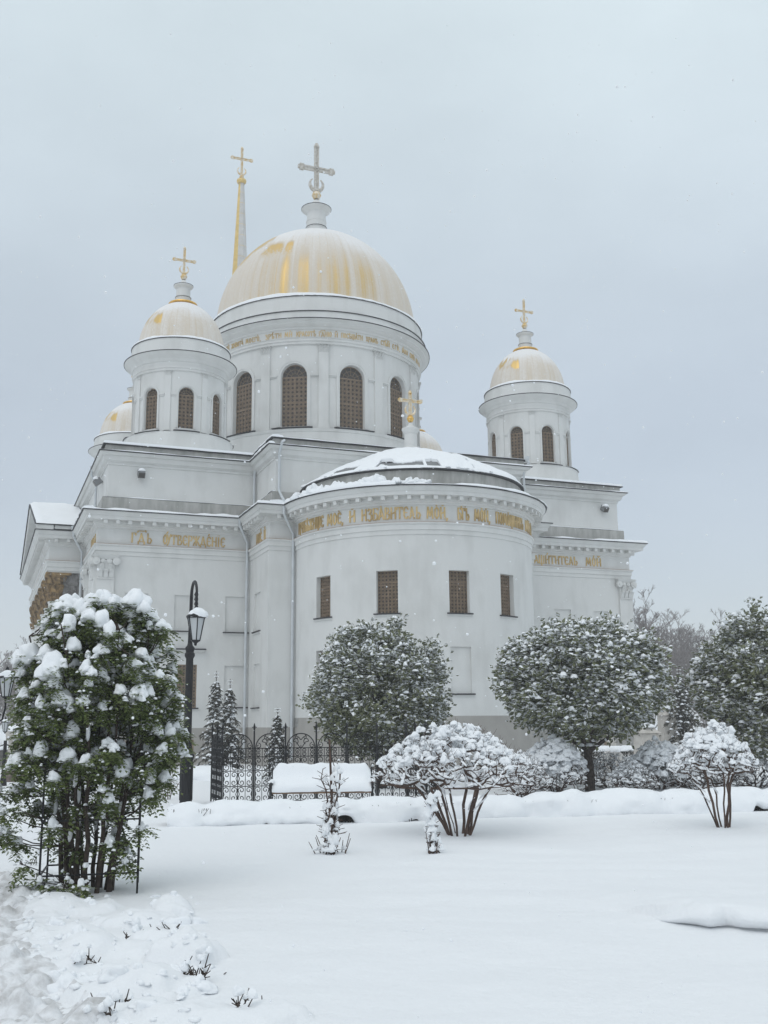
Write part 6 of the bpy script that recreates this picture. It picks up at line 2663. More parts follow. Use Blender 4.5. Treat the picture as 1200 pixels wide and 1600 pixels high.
def build_fence():
    p0 = ground_pt(358, 1259)
    p0[2] = gz(p0)
    t = thing('iron_fence', 'black wrought iron fence of arched scrollwork panels around a grave plot', 'fence', p0, TH * .55)
    H = 1.55
    w = .655
    base = None
    basep = None
    n = 7
    posts = MB()

    def post_mb():
        q = MB()
        q.box(-.016, .016, -.016, .016, -.2, H)
        q.lathe([(.016, H), (.03, H + .02), (.02, H + .05), (.012, H + .08), (.001, H + .11)], (0, 0), 8)
        q.tube([(-.05, 0, H + .03), (-.03, 0, H - .0), (.03, 0, H - .0), (.05, 0, H + .03)], .006, 4)
        return q
    pp = None
    for i in range(n + 1):
        if pp is None:
            pp = MB.build(post_mb(), 'post', M['iron'], t)
            o = pp
        else:
            o = pp.copy()
            col.objects.link(o)
            o.parent = t
        o.location = (w * i - .16, 0, 0)
    for i in range(n):
        if base is None:
            mb = MB()
            fence_panel(mb, w - .032, H)
            base = MB.build(mb, 'panel', M['iron'], t)
            o = base
        else:
            o = base.copy()
            col.objects.link(o)
            o.parent = t
        o.location = (w * i - .144, 0, 0)
    # side runs going back
    for x0, k0, cnt in ((-.16, 0, 2), (w * n - .16, 1, 3)):
        for j in range(cnt):
            o = base.copy()
            col.objects.link(o)
            o.parent = t
            o.rotation_euler = (0, 0, PI / 2 + .12)
            o.location = (x0 - .08 * j, w * j + .016, 0)
            o2 = pp.copy()
            col.objects.link(o2)
            o2.parent = t
            o2.location = (x0 - .08 * (j + 1), w * (j + 1), 0)


def build_bench():
    p = ground_pt(503, 1262)
    z0 = gz(p) - .06
    t = thing('garden_bench', 'wooden bench with iron ends buried under a thick cushion of snow', 'bench', (p[0], p[1], z0), .045)
    L = 1.00

    def side(x):
        q = MB()
        q.tube([(x, -.28, -.05), (x, -.24, .22), (x, -.26, .40)], .022, 6)
        q.tube([(x, .24, -.05), (x, .20, .30), (x, .30, .82)], .022, 6)
        q.tube([(x, -.24, .30), (x, .21, .32)], .018, 6)
        q.tube([(x, -.27, .40), (x, -.33, .46), (x, -.30, .53), (x, -.20, .54), (x, .0, .52), (x, .24, .54)], .024, 6)
        q.tube([(x + q2[0] * 0, -.26 + q2[0], .46 + q2[1]) for q2 in [(0.06 * math.cos(a), .05 * math.sin(a)) for a in np.linspace(0, TAU, 10)]], .018, 5)
        return q
    for x in (-L, L):
        MB.build(side(x), 'bench_end', M['iron'], t, 60)
    for y in np.linspace(-.24, .18, 5):
        q = MB()
        q.box(-L + .026, L - .026, y - .036, y + .036, .335, .365)
        MB.build(q, 'seat_slat', M['wood'], t)
    for k, z in enumerate((.48, .60, .72)):
        q = MB()
        y = .22 + .055 * k + .03
        q.box(-L + .026, L - .026, y - .012, y + .012, z - .04, z + .04)
        MB.build(q, 'back_slat', M['wood'], t)
    # snow: seat cushion and the back wholly covered
    mb = MB()
    n, m = 60, 18
    vs = []
    prof = [(-.30, .37), (-.315, .44), (-.29, .52), (-.22, .555), (-.10, .565), (.02, .58), (.10, .60), (.16, .64), (.20, .70), (.235, .77), (.26, .84), (.30, .885), (.36, .89), (.40, .85), (.40, .76), (.37, .6), (.35, .45), (.3, .37)]
    xs = np.linspace(-L * .985, L * .985, n)
    for x in xs:
        ef = smooth(L * .985 - abs(x), -.02, .13)
        for i, (y, z) in enumerate(prof):
            dz = .03 * fbm(x * 8, y * 9, 14, 3) + .05 * fbm(x * 2.3, y * 4, 12, 3) + .035 * fbm(x * 5, y * 7, 19, 2)
            hump = .05 * math.exp(-((x - .25) / .2) ** 2) * (1 if 3 <= i <= 8 else 0)
            vs.append((x + .02 * float(vnoise(z * 9, x * 5, 4)), y + .03 * float(vnoise(x * 6, z * 6, 8)), .37 + (z - .37) * (.72 + .28 * float(ef)) + float(dz) * (1 if z > .4 else .2) + hump))
    k = len(prof)
    fs = [(a * k + b, (a + 1) * k + b, (a + 1) * k + b + 1, a * k + b + 1) for a in range(n - 1) for b in range(k - 1)]
    fs += [tuple(range(k)), tuple((n - 1) * k + b for b in range(k))[::-1]]
    mb.add(vs, fs)
    for x in (-L, L):
        for y in (-.2, -.08, .04, .15):
            lump(mb, (x, y, .55), .05, .055, .045, 2, .3)
    MB.build(mb, 'snow', M['leafsnow'], t, 75)


# ------------------------------------------------------------------ street lamps
def lantern(mb, z, s=1.0, c=(0, 0)):
    """four-sided tapering lantern; z = underside; mat 0 iron 1 glass"""
    x0, y0 = c
    n = 6
    rb, rt, h = .085 * s, .165 * s, .42 * s

    def pt(r, zz, k):
        a = TAU * (k + .5) / n
        return (x0 + r * math.cos(a), y0 + r * math.sin(a), zz)
    for k in range(n):
        mb.tube([pt(rb, z, k), pt(rt, z + h, k)], .011 * s, 5)
        mb.add([pt(rb * .93, z, k), pt(rb * .93, z, k + 1), pt(rt * .95, z + h, k + 1), pt(rt * .95, z + h, k)], [(0, 1, 2, 3)], 1)
        mb.tube([pt(rt * 1.04, z + h, k), pt(rt * 1.04, z + h, k + 1)], .014 * s, 5)
        mb.tube([pt(rb, z, k), pt(rb, z, k + 1)], .010 * s, 5)
    mb.lathe([(.001, z - .10 * s), (.022 * s, z - .09 * s), (.03 * s, z - .05 * s), (.05 * s, z - .035 * s), (rb, z - .012 * s), (rb, z)], c, 12)
    mb.lathe([(rt * 1.12, z + h + .005), (rt * 1.12, z + h + .03 * s), (rt * .8, z + h + .08 * s), (.05 * s, z + h + .15 * s), (.03 * s, z + h + .22 * s), (.001, z + h + .25 * s)], c, 12)
    return z + h


def build_lamps():
    p = ground_pt(290, 1259)
    p[2] = gz(p) - .05
    t = thing('street_lamp', 'tall black street lamp with a crook arm and snow-capped hexagonal lantern', 'street lamp', p, math.radians(20))
    mb = MB()
    mb.lathe([(.150, 0), (.150, .05), (.135, .09), (.128, .14), (.125, .95), (.14, .98), (.155, 1.03), (.155, 1.07), (.12, 1.11), (.105, 1.18), (.095, 1.28), (.085, 1.40), (.078, 3.06), (.085, 3.08), (.108, 3.12), (.108, 3.17), (.085, 3.20), (.09, 3.24), (.105, 3.27), (.10, 3.30), (.062, 3.34), (.050, 3.40), (.042, 3.8)], (0, 0), 20)
    for k in range(10):
        a = TAU * k / 10
        mb.tube([(.128 * math.cos(a), .128 * math.sin(a), .16), (.126 * math.cos(a), .126 * math.sin(a), .93)], .012, 5)
    # crook toward the viewer
    r = .34
    pts = [(0, 0, 3.75), (0, 0, 4.36)] + [(0, -r + r * math.cos(a), 4.36 + r * .92 * math.sin(a)) for a in np.linspace(.15, PI, 14)] + [(0, -2 * r, 4.22)]
    mb.tube(pts, [.040, .036] + [.034 - .008 * k / 14 for k in range(14)] + [.026], 10)
    for k, (dz, s) in enumerate(((4.36, .05), (4.26, .045), (4.16, .036))):
        mb.tube([(0, -2 * r + .02, dz + .05), (.0, -2 * r + .02 + s * .8, dz), (0, -2 * r + .01, dz - .05)], [.03, .045, .025], 6)
    mb.lathe([(.02, 4.02), (.036, 4.06), (.022, 4.12), (.03, 4.18), (.018, 4.24)], (0, -2 * r), 10)
    MB.build(mb, 'post', M['iron'], t, 35)
    q = MB()
    top = lantern(q, 3.40, 1.12, (0, -2 * r))
    lan = MB.build(q, 'lantern', [M['iron'], M['milk']], t, 30)
    s = MB()
    lump(s, (.02, -2 * r, top + .06), .20, .19, .15, 3, .25, droop=.25)
    lump(s, (.10, -2 * r - .03, top + .07), .15, .14, .13, 2, .25, droop=.3)
    k = MB.build(s, 'snow_cap', M['leafsnow'], t, 180)

    # lantern on a scroll bracket whose post stands just outside the left edge
    p = at_depth(-22, 1130, 14.5)
    p[2] = 0
    t = thing('street_lamp', 'black lantern on a scroll bracket poking in at the left edge', 'street lamp', p, 0)
    mb = MB()
    mb.lathe([(.14, -.1), (.12, .1), (.11, .8), (.07, 1.0), (.05, 2.6), (.07, 2.62), (.04, 2.7), (.001, 2.9)], (0, 0), 16)
    mb.tube([(0, 0, 1.75), (.12, 0, 1.68), (.22, 0, 1.74), (.255, 0, 1.9), (.25, 0, 1.98)], .014, 6)
    mb.tube([(.10, 0, 1.78), (.16, 0, 1.84), (.20, 0, 1.80)], .010, 5)
    MB.build(mb, 'post', M['iron'], t, 35)
    q = MB()
    top = lantern(q, 2.05, .62, (.25, 0))
    MB.build(q, 'lantern', [M['iron'], M['milk']], t, 30)
    s = MB()
    lump(s, (.25, 0, top + .03), .12, .11, .07, 2, .25, droop=.25)
    MB.build(s, 'snow_cap', M['leafsnow'], t, 180)
    # cluster lamp farther back
    p = at_depth(10, 1135, 30)
    p[2] = 0
    t = thing('street_lamp', 'small twin-headed garden lamp standing far back at the left edge', 'street lamp', p, 0)
    mb = MB()
    mb.lathe([(.12, -.1), (.10, .1), (.06, .3), (.045, 1.25)], (0, 0), 12)
    mb.tube([(-.36, 0, 1.2), (-.2, 0, 1.08), (0, 0, 1.15), (.2, 0, 1.08), (.30, 0, 1.2)], .018, 6)
    MB.build(mb, 'post', M['iron'], t, 35)
    for x, z in ((-.36, 1.26), (.30, 1.30), (-.03, 1.5)):
        q = MB()
        top = lantern(q, z, .62, (x, 0))
        MB.build(q, 'lantern', [M['iron'], M['milk']], t, 30)
        s = MB()
        lump(s, (x, 0, top + .03), .12, .11, .07, 2, .25, droop=.25)
        MB.build(s, 'snow_cap', M['leafsnow'], t, 180)


# ------------------------------------------------------------------ low hedge under snow
def build_hedge():
    A = ground_pt(262, 1288)
    B = ground_pt(1260, 1262)
    L = np.linalg.norm(B - A)
    ang = math.atan2(B[1] - A[1], B[0] - A[0])
    t = thing('low_hedge', 'long low border hedge wholly buried under rounded snow, crossing the lawn', 'hedge', (A[0], A[1], 0), ang)
    mb = MB()
    n, m = 420, 22
    xs = np.linspace(0, L, n)
    # separate cushions: widths vary, each one bulges and droops
    rr = random.Random(3)
    edges = [0]
    while edges[-1] < L:
        edges.append(edges[-1] + rr.uniform(.35, 1.4))
    hs = [rr.uniform(.85, 1.12) for _ in edges]
    vs = []
    kk = np.searchsorted(edges, xs, side='right') - 1
    for x, k in zip(xs, kk):
        nx = edges[min(k + 1, len(edges) - 1)]
        w = max(nx - edges[k], .05)
        f = (x - edges[k]) / w
        dist = min(f, 1 - f) * w
        seam = .8 * math.exp(-(dist / .16) ** 2)
        deep = .35 + .65 * float(hash2(np.array([k if f < .5 else k + 1]), np.array([3]), 5)[0])
        seam *= deep
        hk = 1 + .16 * float(fbm(x * .55, 2.2, 13, 3)) * 2
        z0 = float(ground_h(np.array([A[0] + math.cos(ang) * x]), np.array([A[1] + math.sin(ang) * x]))[0])
        lift = max(0.0, float(fbm(x * 1.7, 3.3, 44, 3)) - .13) * .55
        for j in range(m + 1):
            a = -.45 + (PI + .75) * j / m          # from the front skirt over the top to the back
            sa, ca = math.sin(a), math.cos(a)
            n1 = float(fbm(x * 1.7, a * 1.3, 6, 4))
            y = -ca * .44 * (1 - .10 * seam) + .13 * n1
            z = z0 + .05 + sa * .34 * hk * (1 if sa > 0 else .7) + .05 * float(fbm(x * 1.3, a * 1.1 + 4, 15, 3)) * max(sa, 0)
            front = max(0.0, ca)
            z += .028 * float(fbm(x * 6, a * 4, 61, 3))
            y += .03 * float(fbm(x * 5 + 9, a * 4, 67, 3))
            z -= .10 * seam * max(0, sa) ** 2
            y += front * .12 * seam
            if j <= 5:
                z += lift * (1 - j / 6) ** .8
                y += lift * .5 * (1 - j / 6)
            vs.append((x, y, z))
    fs = [(a * (m + 1) + b, (a + 1) * (m + 1) + b, (a + 1) * (m + 1) + b + 1, a * (m + 1) + b + 1) for a in range(n - 1) for b in range(m)]
    mb.add(vs, fs)
    MB.build(mb, 'snow', M['leafsnow'], t, 180)
    st = MB()
    for i in range(1500):
        x = rr.uniform(0.05, L - .05)
        y = rr.uniform(-.30, .2)
        st.tube([(x, y, -.05), (x + rr.uniform(-.05, .05), y + rr.uniform(-.03, .03), .12), (x + rr.uniform(-.09, .09), y + rr.uniform(-.05, .05), .26)], [.006, .005, .003], 4)
    st.box(0.1, L - .1, -.02, .25, -.05, .16)
    MB.build(st, 'stems', M['darkhedge'], t)


# ------------------------------------------------------------------ small foreground shrubs, stakes and stubs
def build_rose(label, px, py, H, seed, stake=0.0, W_=.22, canes=11):
    rr = random.Random(seed)
    r = np.random.default_rng(seed)
    p = ground_pt(px, py)
    p[2] = gz(p)
    t = thing('rose_bush', label, 'rose bush', p, 0)
    wood, snow = MB(), MB()
    if stake:
        s = MB()
        s.tube([(.02, .03, -.1), (.0, .03, stake * .5), (-.03, .03, stake)], [.019, .018, .013], 7)
        MB.build(s, 'stake', M['twig'], t, 60)
    for i in range(canes):
        a = rr.uniform(0, TAU)
        pts = [np.array([rr.uniform(-.06, .06), rr.uniform(-.05, .05), -.03])]
        hh = H * rr.choice((rr.uniform(.25, .5), rr.uniform(.7, 1.0)))
        q = pts[0].copy()
        drift = np.array([math.cos(a), math.sin(a) * .7, 0])
        for k in range(1, 9):
            f = k / 8
            wz = W_ * (.75 - .45 * math.sin(PI * min(1, hh * f / H * 1.15)))
            q = np.array([math.cos(a + 2.2 * f) * wz * (.3 + .7 * f if f < .4 else 1) * rr.uniform(.55, 1.1), math.sin(a + 2.2 * f) * wz * .7, hh * f])
            pts.append(q)
        wood.tube(pts, [.014 - .0011 * k for k in range(9)], 5)
        for k in range(1, 9):
            for _ in range(2):
                b = rr.uniform(0, TAU)
                e = pts[k] + np.array([math.cos(b), math.sin(b), rr.uniform(-.1, .8)]) * rr.uniform(.04, .13)
                wood.tube([pts[k], e], [.005, .003], 4)
                if rr.random() < .12:
                    lump(snow, e, .02, .018, .02, 1, .4, r=r)
            if rr.random() < .40 + .3 * (k >= 7):
                s = rr.uniform(.022, .066)
                lump(snow, pts[k] + np.array([rr.uniform(-.02, .02), 0, .015]), s * rr.uniform(.8, 1.2), s * .9, s * rr.uniform(.6, 1.9), 2, .6, droop=.15, r=r)
    for k in range(16):
        b = rr.uniform(0, TAU)
        q = np.array([math.cos(b) * W_ * rr.uniform(.1, .8), math.sin(b) * W_ * .6, .0])
        e = q + np.array([rr.uniform(-.1, .1), rr.uniform(-.05, .05), rr.uniform(.06, .30)])
        wood.tube([q, e], [.007, .004], 4)
        if rr.random() < .25:
            s = rr.uniform(.03, .06)
            lump(snow, q + np.array([0, 0, .05]), s, s * .9, s * 1.1, 2, .5, r=r)
    MB.build(wood, 'cane', M['twig'], t, 60)
    MB.build(snow, 'snow', M['leafsnow'], t, 180)


def build_stub(label, px, py, n, seed, H=.12, spread=.12, cap=True, leaves=False, h0=None):
    rr = random.Random(seed)
    r = np.random.default_rng(seed)
    p = ground_pt(px, py)
    p[2] = gz(p)
    t = thing('cut_back_shrub', label, 'shrub', p, 0)
    wood = MB()
    snow = MB()
    fol = MB()
    for i in range(n):
        b = rr.uniform(0, TAU)
        q = np.array([rr.gauss(0, .6) * spread, rr.gauss(0, .6) * spread * .7, -.05])
        e = q + np.array([math.cos(b) * .07, math.sin(b) * .05, .05 + H * rr.choice((rr.uniform(.15, .5), rr.uniform(.4, 1.15)))])
        m = (q + e) / 2 + np.array([rr.uniform(-.01, .01), 0, 0])
        wood.tube([q, m + np.array([rr.uniform(-.012, .012), 0, 0]), e], [.0055, .0045, .003], 5)
        for _ in range(3):
            d = np.array([rr.uniform(-1, 1), rr.uniform(-1, .4), rr.uniform(-.1, .9)]) * H * rr.uniform(.2, .5)
            wood.tube([m, m + d], [.004, .0025], 4)
        if leaves:
            k = 7
            C = np.repeat(e[None], k, 0)
            D = unit(rand_dirs(k, r) + np.array([0, 0, -.3]))
            add_leaves(fol, C, D, unit(np.cross(D, rand_dirs(k, r))), r.uniform(.03, .05, k), r.uniform(.008, .012, k))
        if cap and rr.random() < .5:
            s = rr.uniform(.012, .036)
            lump(snow, e + np.array([0, 0, .008]), s, s, s * 1.3, 2, .35, r=r)
    MB.build(wood, 'twig', M['bark'], t, 60)
    if leaves:
        MB.build(fol, 'foliage', M['leaf'], t)
    if cap:
        MB.build(snow, 'snow', M['leafsnow'], t, 180)


# ------------------------------------------------------------------ graves, stones and wall
def build_stones():
    p = ground_pt(22, 1221)
    p[2] = -.05
    t = thing('gravestone', 'brown granite gravestone with a carved frame under a slab of snow, left edge', 'gravestone', p, .12)
    mb = MB()
    mb.hexa([(-.36, -.16, 0), (.42, -.16, 0), (.42, .16, 0), (-.36, .16, 0), (-.33, -.14, .70), (.40, -.14, .70), (.40, .14, .70), (-.33, .14, .70)])
    o = MB.build(mb, 'stone', M['granite'], t)
    mb = MB()
    for a, b, c, d in ((-.24, .36, .22, .23), (-.24, .36, .56, .57), (-.24, -.23, .231, .559), (.35, .36, .231, .559)):
        mb.box(a, b, -.168, -.15, c, d)
    for z, w in ((.50, .06), (.44, .10), (.38, .22), (.30, .12)):
        k = int(w / .022)
        for i in range(k):
            x = .06 - w + 2 * w * i / k
            mb.box(x, x + .016, -.168, -.15, z, z + .024)
    MB.build(mb, 'carving', simple('pale_carving', (.36, .31, .28), .7), t)
    s = MB()
    lump(s, (.03, 0, .72), .42, .20, .15, 3, .2, droop=.1, flat=.25)
    MB.build(s, 'snow_cap', M['leafsnow'], t, 180)
    # pillar behind it
    p = at_depth(22, 1188, 38)
    p[2] = 0
    t = thing('stone_pillar', 'beige stone pillar with a snowy cap behind the brown gravestone', 'pillar', p, .3)
    mb = MB()
    mb.box(-.34, .34, -.34, .34, -.3, .55)
    mb.box(-.22, .22, -.22, .22, .552, 1.15)
    mb.hexa([(-.30, -.30, 1.152), (.30, -.30, 1.152), (.30, .30, 1.152), (-.30, .30, 1.152), (-.34, -.34, 1.5), (.34, -.34, 1.5), (.34, .34, 1.5), (-.34, .34, 1.5)])
    MB.build(mb, 'shaft', M['palestone'], t)
    s = MB()
    lump(s, (0, 0, 1.52), .40, .40, .20, 2, .2, droop=.1, flat=.25)
    MB.build(s, 'snow_cap', M['leafsnow'], t, 180)
    # rubble wall
    p = at_depth(-10, 1188, 44)
    t = thing('rubble_wall', 'dark rubble garden wall topped with snow at the far left', 'wall', (p[0], p[1], 0), .15)
    mb = MB()
    for i in range(9):
        for j in range(4):
            x = -3.2 + i * .46 + (.2 if j % 2 else 0)
            mb.box(x + .01, x + .44, -.2 - .03 * rnd.random(), .2, j * .22 - .2 + .006, j * .22 + .016)
    mb.box(-3.1, 1.1, -.15, .15, -.3, .64)
    MB.build(mb, 'stones', M['darkstone'], t)
    s = MB()
    for i in range(12):
        lump(s, (-3 + i * .36, 0, .70), .30, .26, .14, 2, .3, flat=.3)
    MB.build(s, 'snow_cap', M['leafsnow'], t, 180)

    # stones right of centre, in front of the church
    p = at_depth(958, 1196, 30)
    t = thing('gravestone', 'small white marble gravestone with a rounded head between the shrubs', 'gravestone', (p[0], p[1], 0), .1)
    mb = MB()
    n = 12
    pr = [(-.30, 0), (.30, 0), (.30, .62)] + [(.30 * math.cos(PI * i / n), .62 + .20 * math.sin(PI * i / n)) for i in range(1, n)] + [(-.30, .62)]
    k = len(pr)
    mb.add([(x, -.09, z) for x, z in pr] + [(x, .09, z) for x, z in pr], [tuple(range(k)), tuple(range(k, 2 * k))[::-1]] + [(i, (i + 1) % k, k + (i + 1) % k, k + i) for i in range(k)])
    mb.box(-.38, .38, -.2, .2, -.2, -.002)
    MB.build(mb, 'stone', M['whitestone'], t)
    s = MB()
    lump(s, (0, 0, .80), .22, .13, .09, 2, .2, droop=.2, flat=.3)
    MB.build(s, 'snow_cap', M['leafsnow'], t, 180)
    for px, Y, h, w, lab in ((1012, 33, 1.45, .33, 'tall square pale stone monument right of the white gravestone'), (1046, 40, 2.1, .30, 'slender pale stone monument farther back near the snowy spruce'),
                             (957, 40, 1.6, .14, 'thin pale stone post behind the white gravestone')):
        p = at_depth(px, 1190, Y)
        t = thing('stone_monument', lab, 'monument', (p[0], p[1], 0), .2)
        mb = MB()
        mb.box(-w * 1.3, w * 1.3, -w * 1.3, w * 1.3, -.3, .18)
        mb.hexa([(-w, -w, .182), (w, -w, .182), (w, w, .182), (-w, w, .182), (-w * .86, -w * .86, h * .86), (w * .86, -w * .86, h * .86), (w * .86, w * .86, h * .86), (-w * .86, w * .86, h * .86)])
        mb.hexa([(-w * 1.05, -w * 1.05, h * .862), (w * 1.05, -w * 1.05, h * .862), (w * 1.05, w * 1.05, h * .862), (-w * 1.05, w * 1.05, h * .862), (-w * .4, -w * .4, h), (w * .4, -w * .4, h), (w * .4, w * .4, h), (-w * .4, w * .4, h)])
        MB.build(mb, 'stone', M['palestone'], t)
        s = MB()
        lump(s, (0, 0, h), w * .9, w * .9, .10, 2, .2, droop=.3, flat=.3)
        MB.build(s, 'snow_cap', M['leafsnow'], t, 180)
    # clipped hedge behind the stones
    A = at_depth(840, 1195, 36)
    t = thing('clipped_hedge', 'dark clipped hedge with a flat snow top in front of the church wall', 'hedge', (A[0], A[1], 0), .10)
    mb = MB()
    r = np.random.default_rng(8)
    n = 5200
    C = np.stack([r.uniform(0, 6.4, n), r.uniform(-.35, .35, n), r.uniform(-.05, .62, n)], 1)
    D = unit(rand_dirs(n, r) + np.array([0, -.5, .2]))
    add_leaves(mb, C, D, unit(np.cross(D, rand_dirs(n, r))), r.uniform(.06, .1, n), r.uniform(.015, .03, n))
    MB.build(mb, 'foliage', M['darkhedge'], t)
    s = MB()
    for i in range(26):
        lump(s, (i * .25 + .05, 0, .64), .24, .42, .15, 2, .25, flat=.3)
    MB.build(s, 'snow_cap', M['leafsnow'], t, 180)


def build_snowbank():
    """heaped snow along the bed in front of the church"""
    for name, px, py, rx, ry, h, lab in (('snow_bank', 318, 1212, 1.6, .9, .34, 'x'), ('snow_bank', 385, 1200, 1.4, .9, .3, 'x')):
        p = at_depth(px, py, 33)
        mb = MB()
        lump(mb, (0, 0, 0), rx, ry, h, 3, .3, flat=.3)
        o = MB.build(mb, 'snow_bank', M['leafsnow'], None, 180, (p[0], p[1], 0))
        tag(o, None, None, kind='structure')


def build_clods():
    r = np.random.default_rng(19)
    rr = random.Random(19)
    mb = MB()
    n = 0
    while n < 260:
        px = rr.uniform(-10, 345)
        py = rr.uniform(1395, 1630)
        if px > 330 - abs(py - 1500) * .25:
            continue
        p = ground_pt(px, py)
        if px > 120 and rr.random() < .35 and float(mound_h(p[0], p[1])) < .02:
            continue
        z = gz(p)
        s = rr.uniform(.010, .030) * (1 + (1.2 if rr.random() < .12 else 0))
        s *= 1.25
        lump(mb, (p[0], p[1], z - .25 * s), s * rr.uniform(.9, 1.6), s * rr.uniform(.8, 1.3), s * rr.uniform(.5, 1.1), 1 if s < .03 else 2, .7, flat=.6, r=r)
        n += 1
    o = MB.build(mb, 'snow_clods', M['leafsnow'], None, 180)
    tag(o, 'crumbly lumps of snow strewn over the bed beside the path', None, kind='stuff')


def build_flakes():
    r = np.random.default_rng(77)
    n = 4200
    Y = r.uniform(2.5, 30, n) ** 1.0
    X = r.uniform(-.55, .55, n) * Y * 1.0
    Z = r.uniform(.1, 1, n) * (CAM_H + Y * .75)
    mb = MB()
    v, f = ico(0)
    for x, y, z in zip(X, Y, Z):
        s = r.uniform(.0025, .0055)
        k = len(mb.v)
        q = v * np.array([s, s, s * r.uniform(.6, 1.2)]) + np.array([x, y, z])
        mb.v.extend(map(tuple, q))
        mb.f.extend([(a + k, b + k, c + k) for a, b, c in f])
        mb.m.extend([0] * len(f))
    o = MB.build(mb, 'snowfall', M['leafsnow'], None)
    tag(o, 'fine falling snowflakes in the air', None, kind='stuff')


build_rowan()
build_crown_tree('round clipped evergreen-leaved tree behind the iron fence, left of the three', at_depth(597, 1190, 27.5), 2.38, 1.68, 1.66, 21, nleaf=25000, snowamt=.95)
build_crown_tree('broad clipped tree on a forked grey trunk, right of the centre', ground_pt(922, 1237), 2.52, 1.84, 1.44, 22, .105, nleaf=27000, snowamt=1.25, flatbot=.2)
build_crown_tree('large clipped tree cut off by the right edge of the view', at_depth(1230, 1190, 25.5), 2.40, 1.80, 1.80, 23, nleaf=27000, snowamt=.85)
build_twig_shrub('wide umbrella-shaped pruned shrub under snow in the middle of the lawn', 718, 1302, 1.64, 2.72, 31, nst=11, ntip=1000, off=(-.05, .1), cap=.85, twig=.0045)
build_twig_shrub('small mushroom-shaped pruned shrub under snow on the right of the lawn', 1131, 1293, 1.60, 1.46, 32, nst=7, zlow=.50, ntip=560, lumpsize=.95, off=(-.08, 0), peak=.34)
for i, (px, Y, h, w, lab) in enumerate(((868, 25.0, 1.25, 1.6, 'dense twiggy snow-topped shrub left of the forked tree trunk'), (952, 26.5, .85, 1.5, 'low thin twiggy shrub just right of the forked tree trunk'),
                                        (1030, 25.5, 1.15, 1.6, 'bushy shrub with a drooping snow cushion below the slender monument'), (1085, 25, .95, 1.5, 'low snowy shrub behind the small mushroom-shaped shrub'),
                                        (815, 23.5, 1.0, 1.3, 'fine twiggy shrub behind the right side of the umbrella-shaped shrub'), (1180, 26, 1.05, 1.6, 'snowy twig shrub under the clipped tree at the right edge'),
                                        (905, 28, .7, 1.3, 'low snow-dusted shrub close behind the forked trunk'), (1000, 28, .8, 1.4, 'pale low shrub in front of the square stone monument'),
                                        (1130, 26.5, .95, 1.7, 'snow-laden low bush seen between the stems of the mushroom-shaped shrub'), (985, 24.6, .72, 1.2, 'small rounded snowy bush in the front of the shrub row, right of the white gravestone'),
                                        (838, 26.5, .95, 1.4, 'snowy bush filling the gap beside the left edge of the forked tree'), (1060, 27, 1.0, 1.5, 'snowy bush at the foot of the large spruce'))):
    p = at_depth(px, 1200, Y)
    build_twig_shrub(lab, 0, 0, h, w, 50 + i, nst=9, zlow=.0, at=(p[0], p[1]), name='twiggy_shrub', lumpsize=(1.9, .8, 1.9, 1.3, .9, 1.2, .9, .9, 1.4, 1.2, 1.4, 1.2)[i], snowfrac=.85, twig=.0042, ntip=620, cap=(1.3, .5, 1.3, .9, .6, .9, .6, .6, 1.0, .9, 1.0, .8)[i], bushy=True)
p = at_depth(262, 1225, 24)
build_twig_shrub('thin leafless shrub beside the foot of the tall street lamp', 0, 0, .7, .9, 70, nst=8, zlow=.15, at=(p[0], p[1]), name='twiggy_shrub', snowfrac=.25, ntip=90, cap=.3)
build_spruce('twin-topped snowy spruce near the church wall, left of the fence', at_depth(346, 1195, 36), 3.45, 1.75, 61, True)
build_spruce('slim young spruce standing behind the iron fence', at_depth(433, 1200, 30), 2.1, .8, 62)
build_spruce('large spruce weighed down with snow behind the right-hand trees', at_depth(1068, 1160, 40), 3.6, 2.8, 63, dens=1.1)
build_far_trees()
build_fence()
build_bench()
build_lamps()
build_hedge()
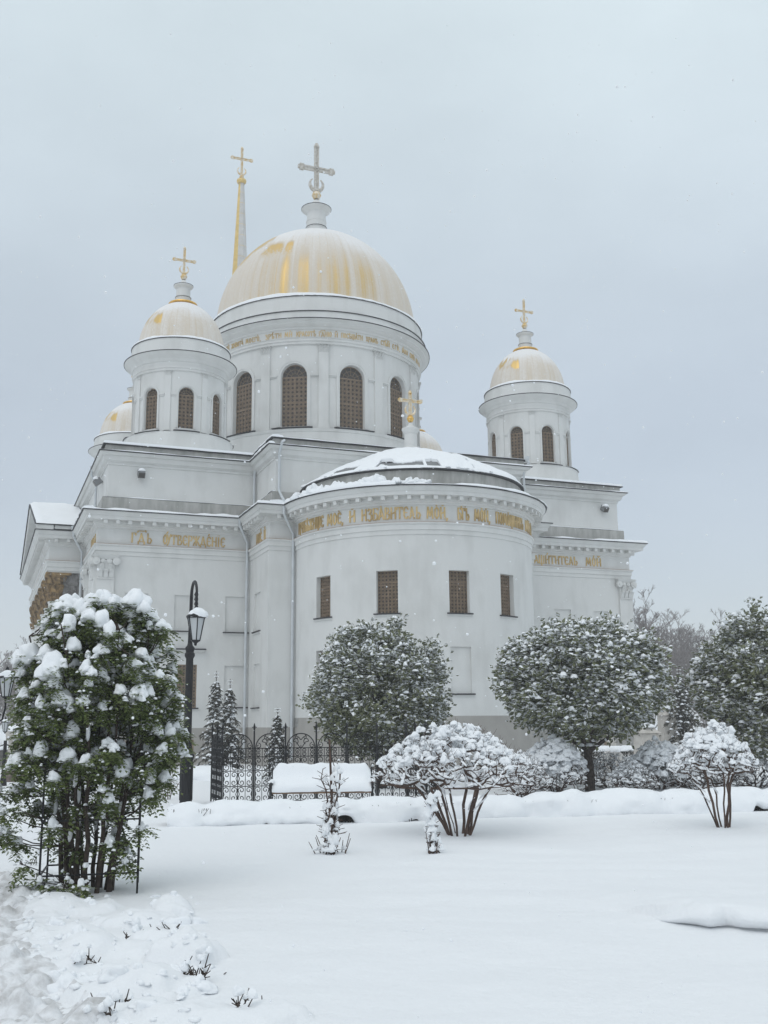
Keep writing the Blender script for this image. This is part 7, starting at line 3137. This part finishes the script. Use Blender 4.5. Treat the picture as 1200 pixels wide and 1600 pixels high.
build_rose('tall staked rose bush crusted with snow in front of the bench', 518, 1331, 1.22, 81, stake=1.46, W_=.27, canes=15)
build_rose('thin low rose cane with a tuft of snow left of the umbrella-shaped shrub', 677, 1331, .84, 82, W_=.13, canes=6)
build_stub('snow-covered cut-back shrub with dark twigs at the right end of the heaps', 296, 1535, 18, 91, .12, .11)
build_stub('tuft of dark twigs poking out left of the snow heaps', 140, 1509, 6, 92, .08, .05)
build_stub('flat bent twig sticking from the lower left heap', 178, 1568, 8, 93, .08, .10)
build_stub('five short dark stubs poking from the lowest heap', 372, 1584, 8, 94, .09, .10)
build_stub('tiny twig buried at the very bottom left heap', 172, 1602, 6, 95, .06, .06)
build_stub('green leafy shoots at the foot of the rowan bush', 95, 1400, 10, 96, .16, .22, leaves=True)
build_stub('dark twigs in the middle of the upper heaps', 215, 1472, 7, 97, .08, .06)
build_stub('leafless twigs beside the path left of the rowan bush', 35, 1350, 7, 98, .14, .14)
build_stub('dark twigs half buried at the crest of the middle heap', 262, 1478, 5, 101, .07, .05)
build_stub('small dark shoots beside the knobbly heap nearest the lawn', 250, 1462, 4, 102, .07, .04)
build_stub('low broken twigs at the foot of the heap left of the bed', 122, 1512, 4, 103, .06, .05)
build_stub('single tiny twig standing alone on the open snow', 337, 1522, 1, 104, .05, .01, cap=False)
build_stones()
build_snowbank()
build_clods()
build_flakes()


# ------------------------------------------------------------------ snowy air
def build_haze():
    mb = MB()
    mb.box(-760, 760, -70, 830, -1.5, 60)
    m = bpy.data.materials.new('snowy_air')
    m.use_nodes = True
    nt = m.node_tree
    nt.nodes.clear()
    out = nt.nodes.new('ShaderNodeOutputMaterial')
    v = nt.nodes.new('ShaderNodeVolumePrincipled')
    v.inputs['Color'].default_value = (0.85, 0.858, 0.862, 1)
    v.inputs['Density'].default_value = HAZE
    v.inputs['Anisotropy'].default_value = 0.2
    nt.links.new(v.outputs[0], out.inputs['Volume'])
    o = MB.build(mb, 'haze', m, None)
    tag(o, 'pale snowy air', None, kind='stuff')


HAZE = 0.0016
build_haze()
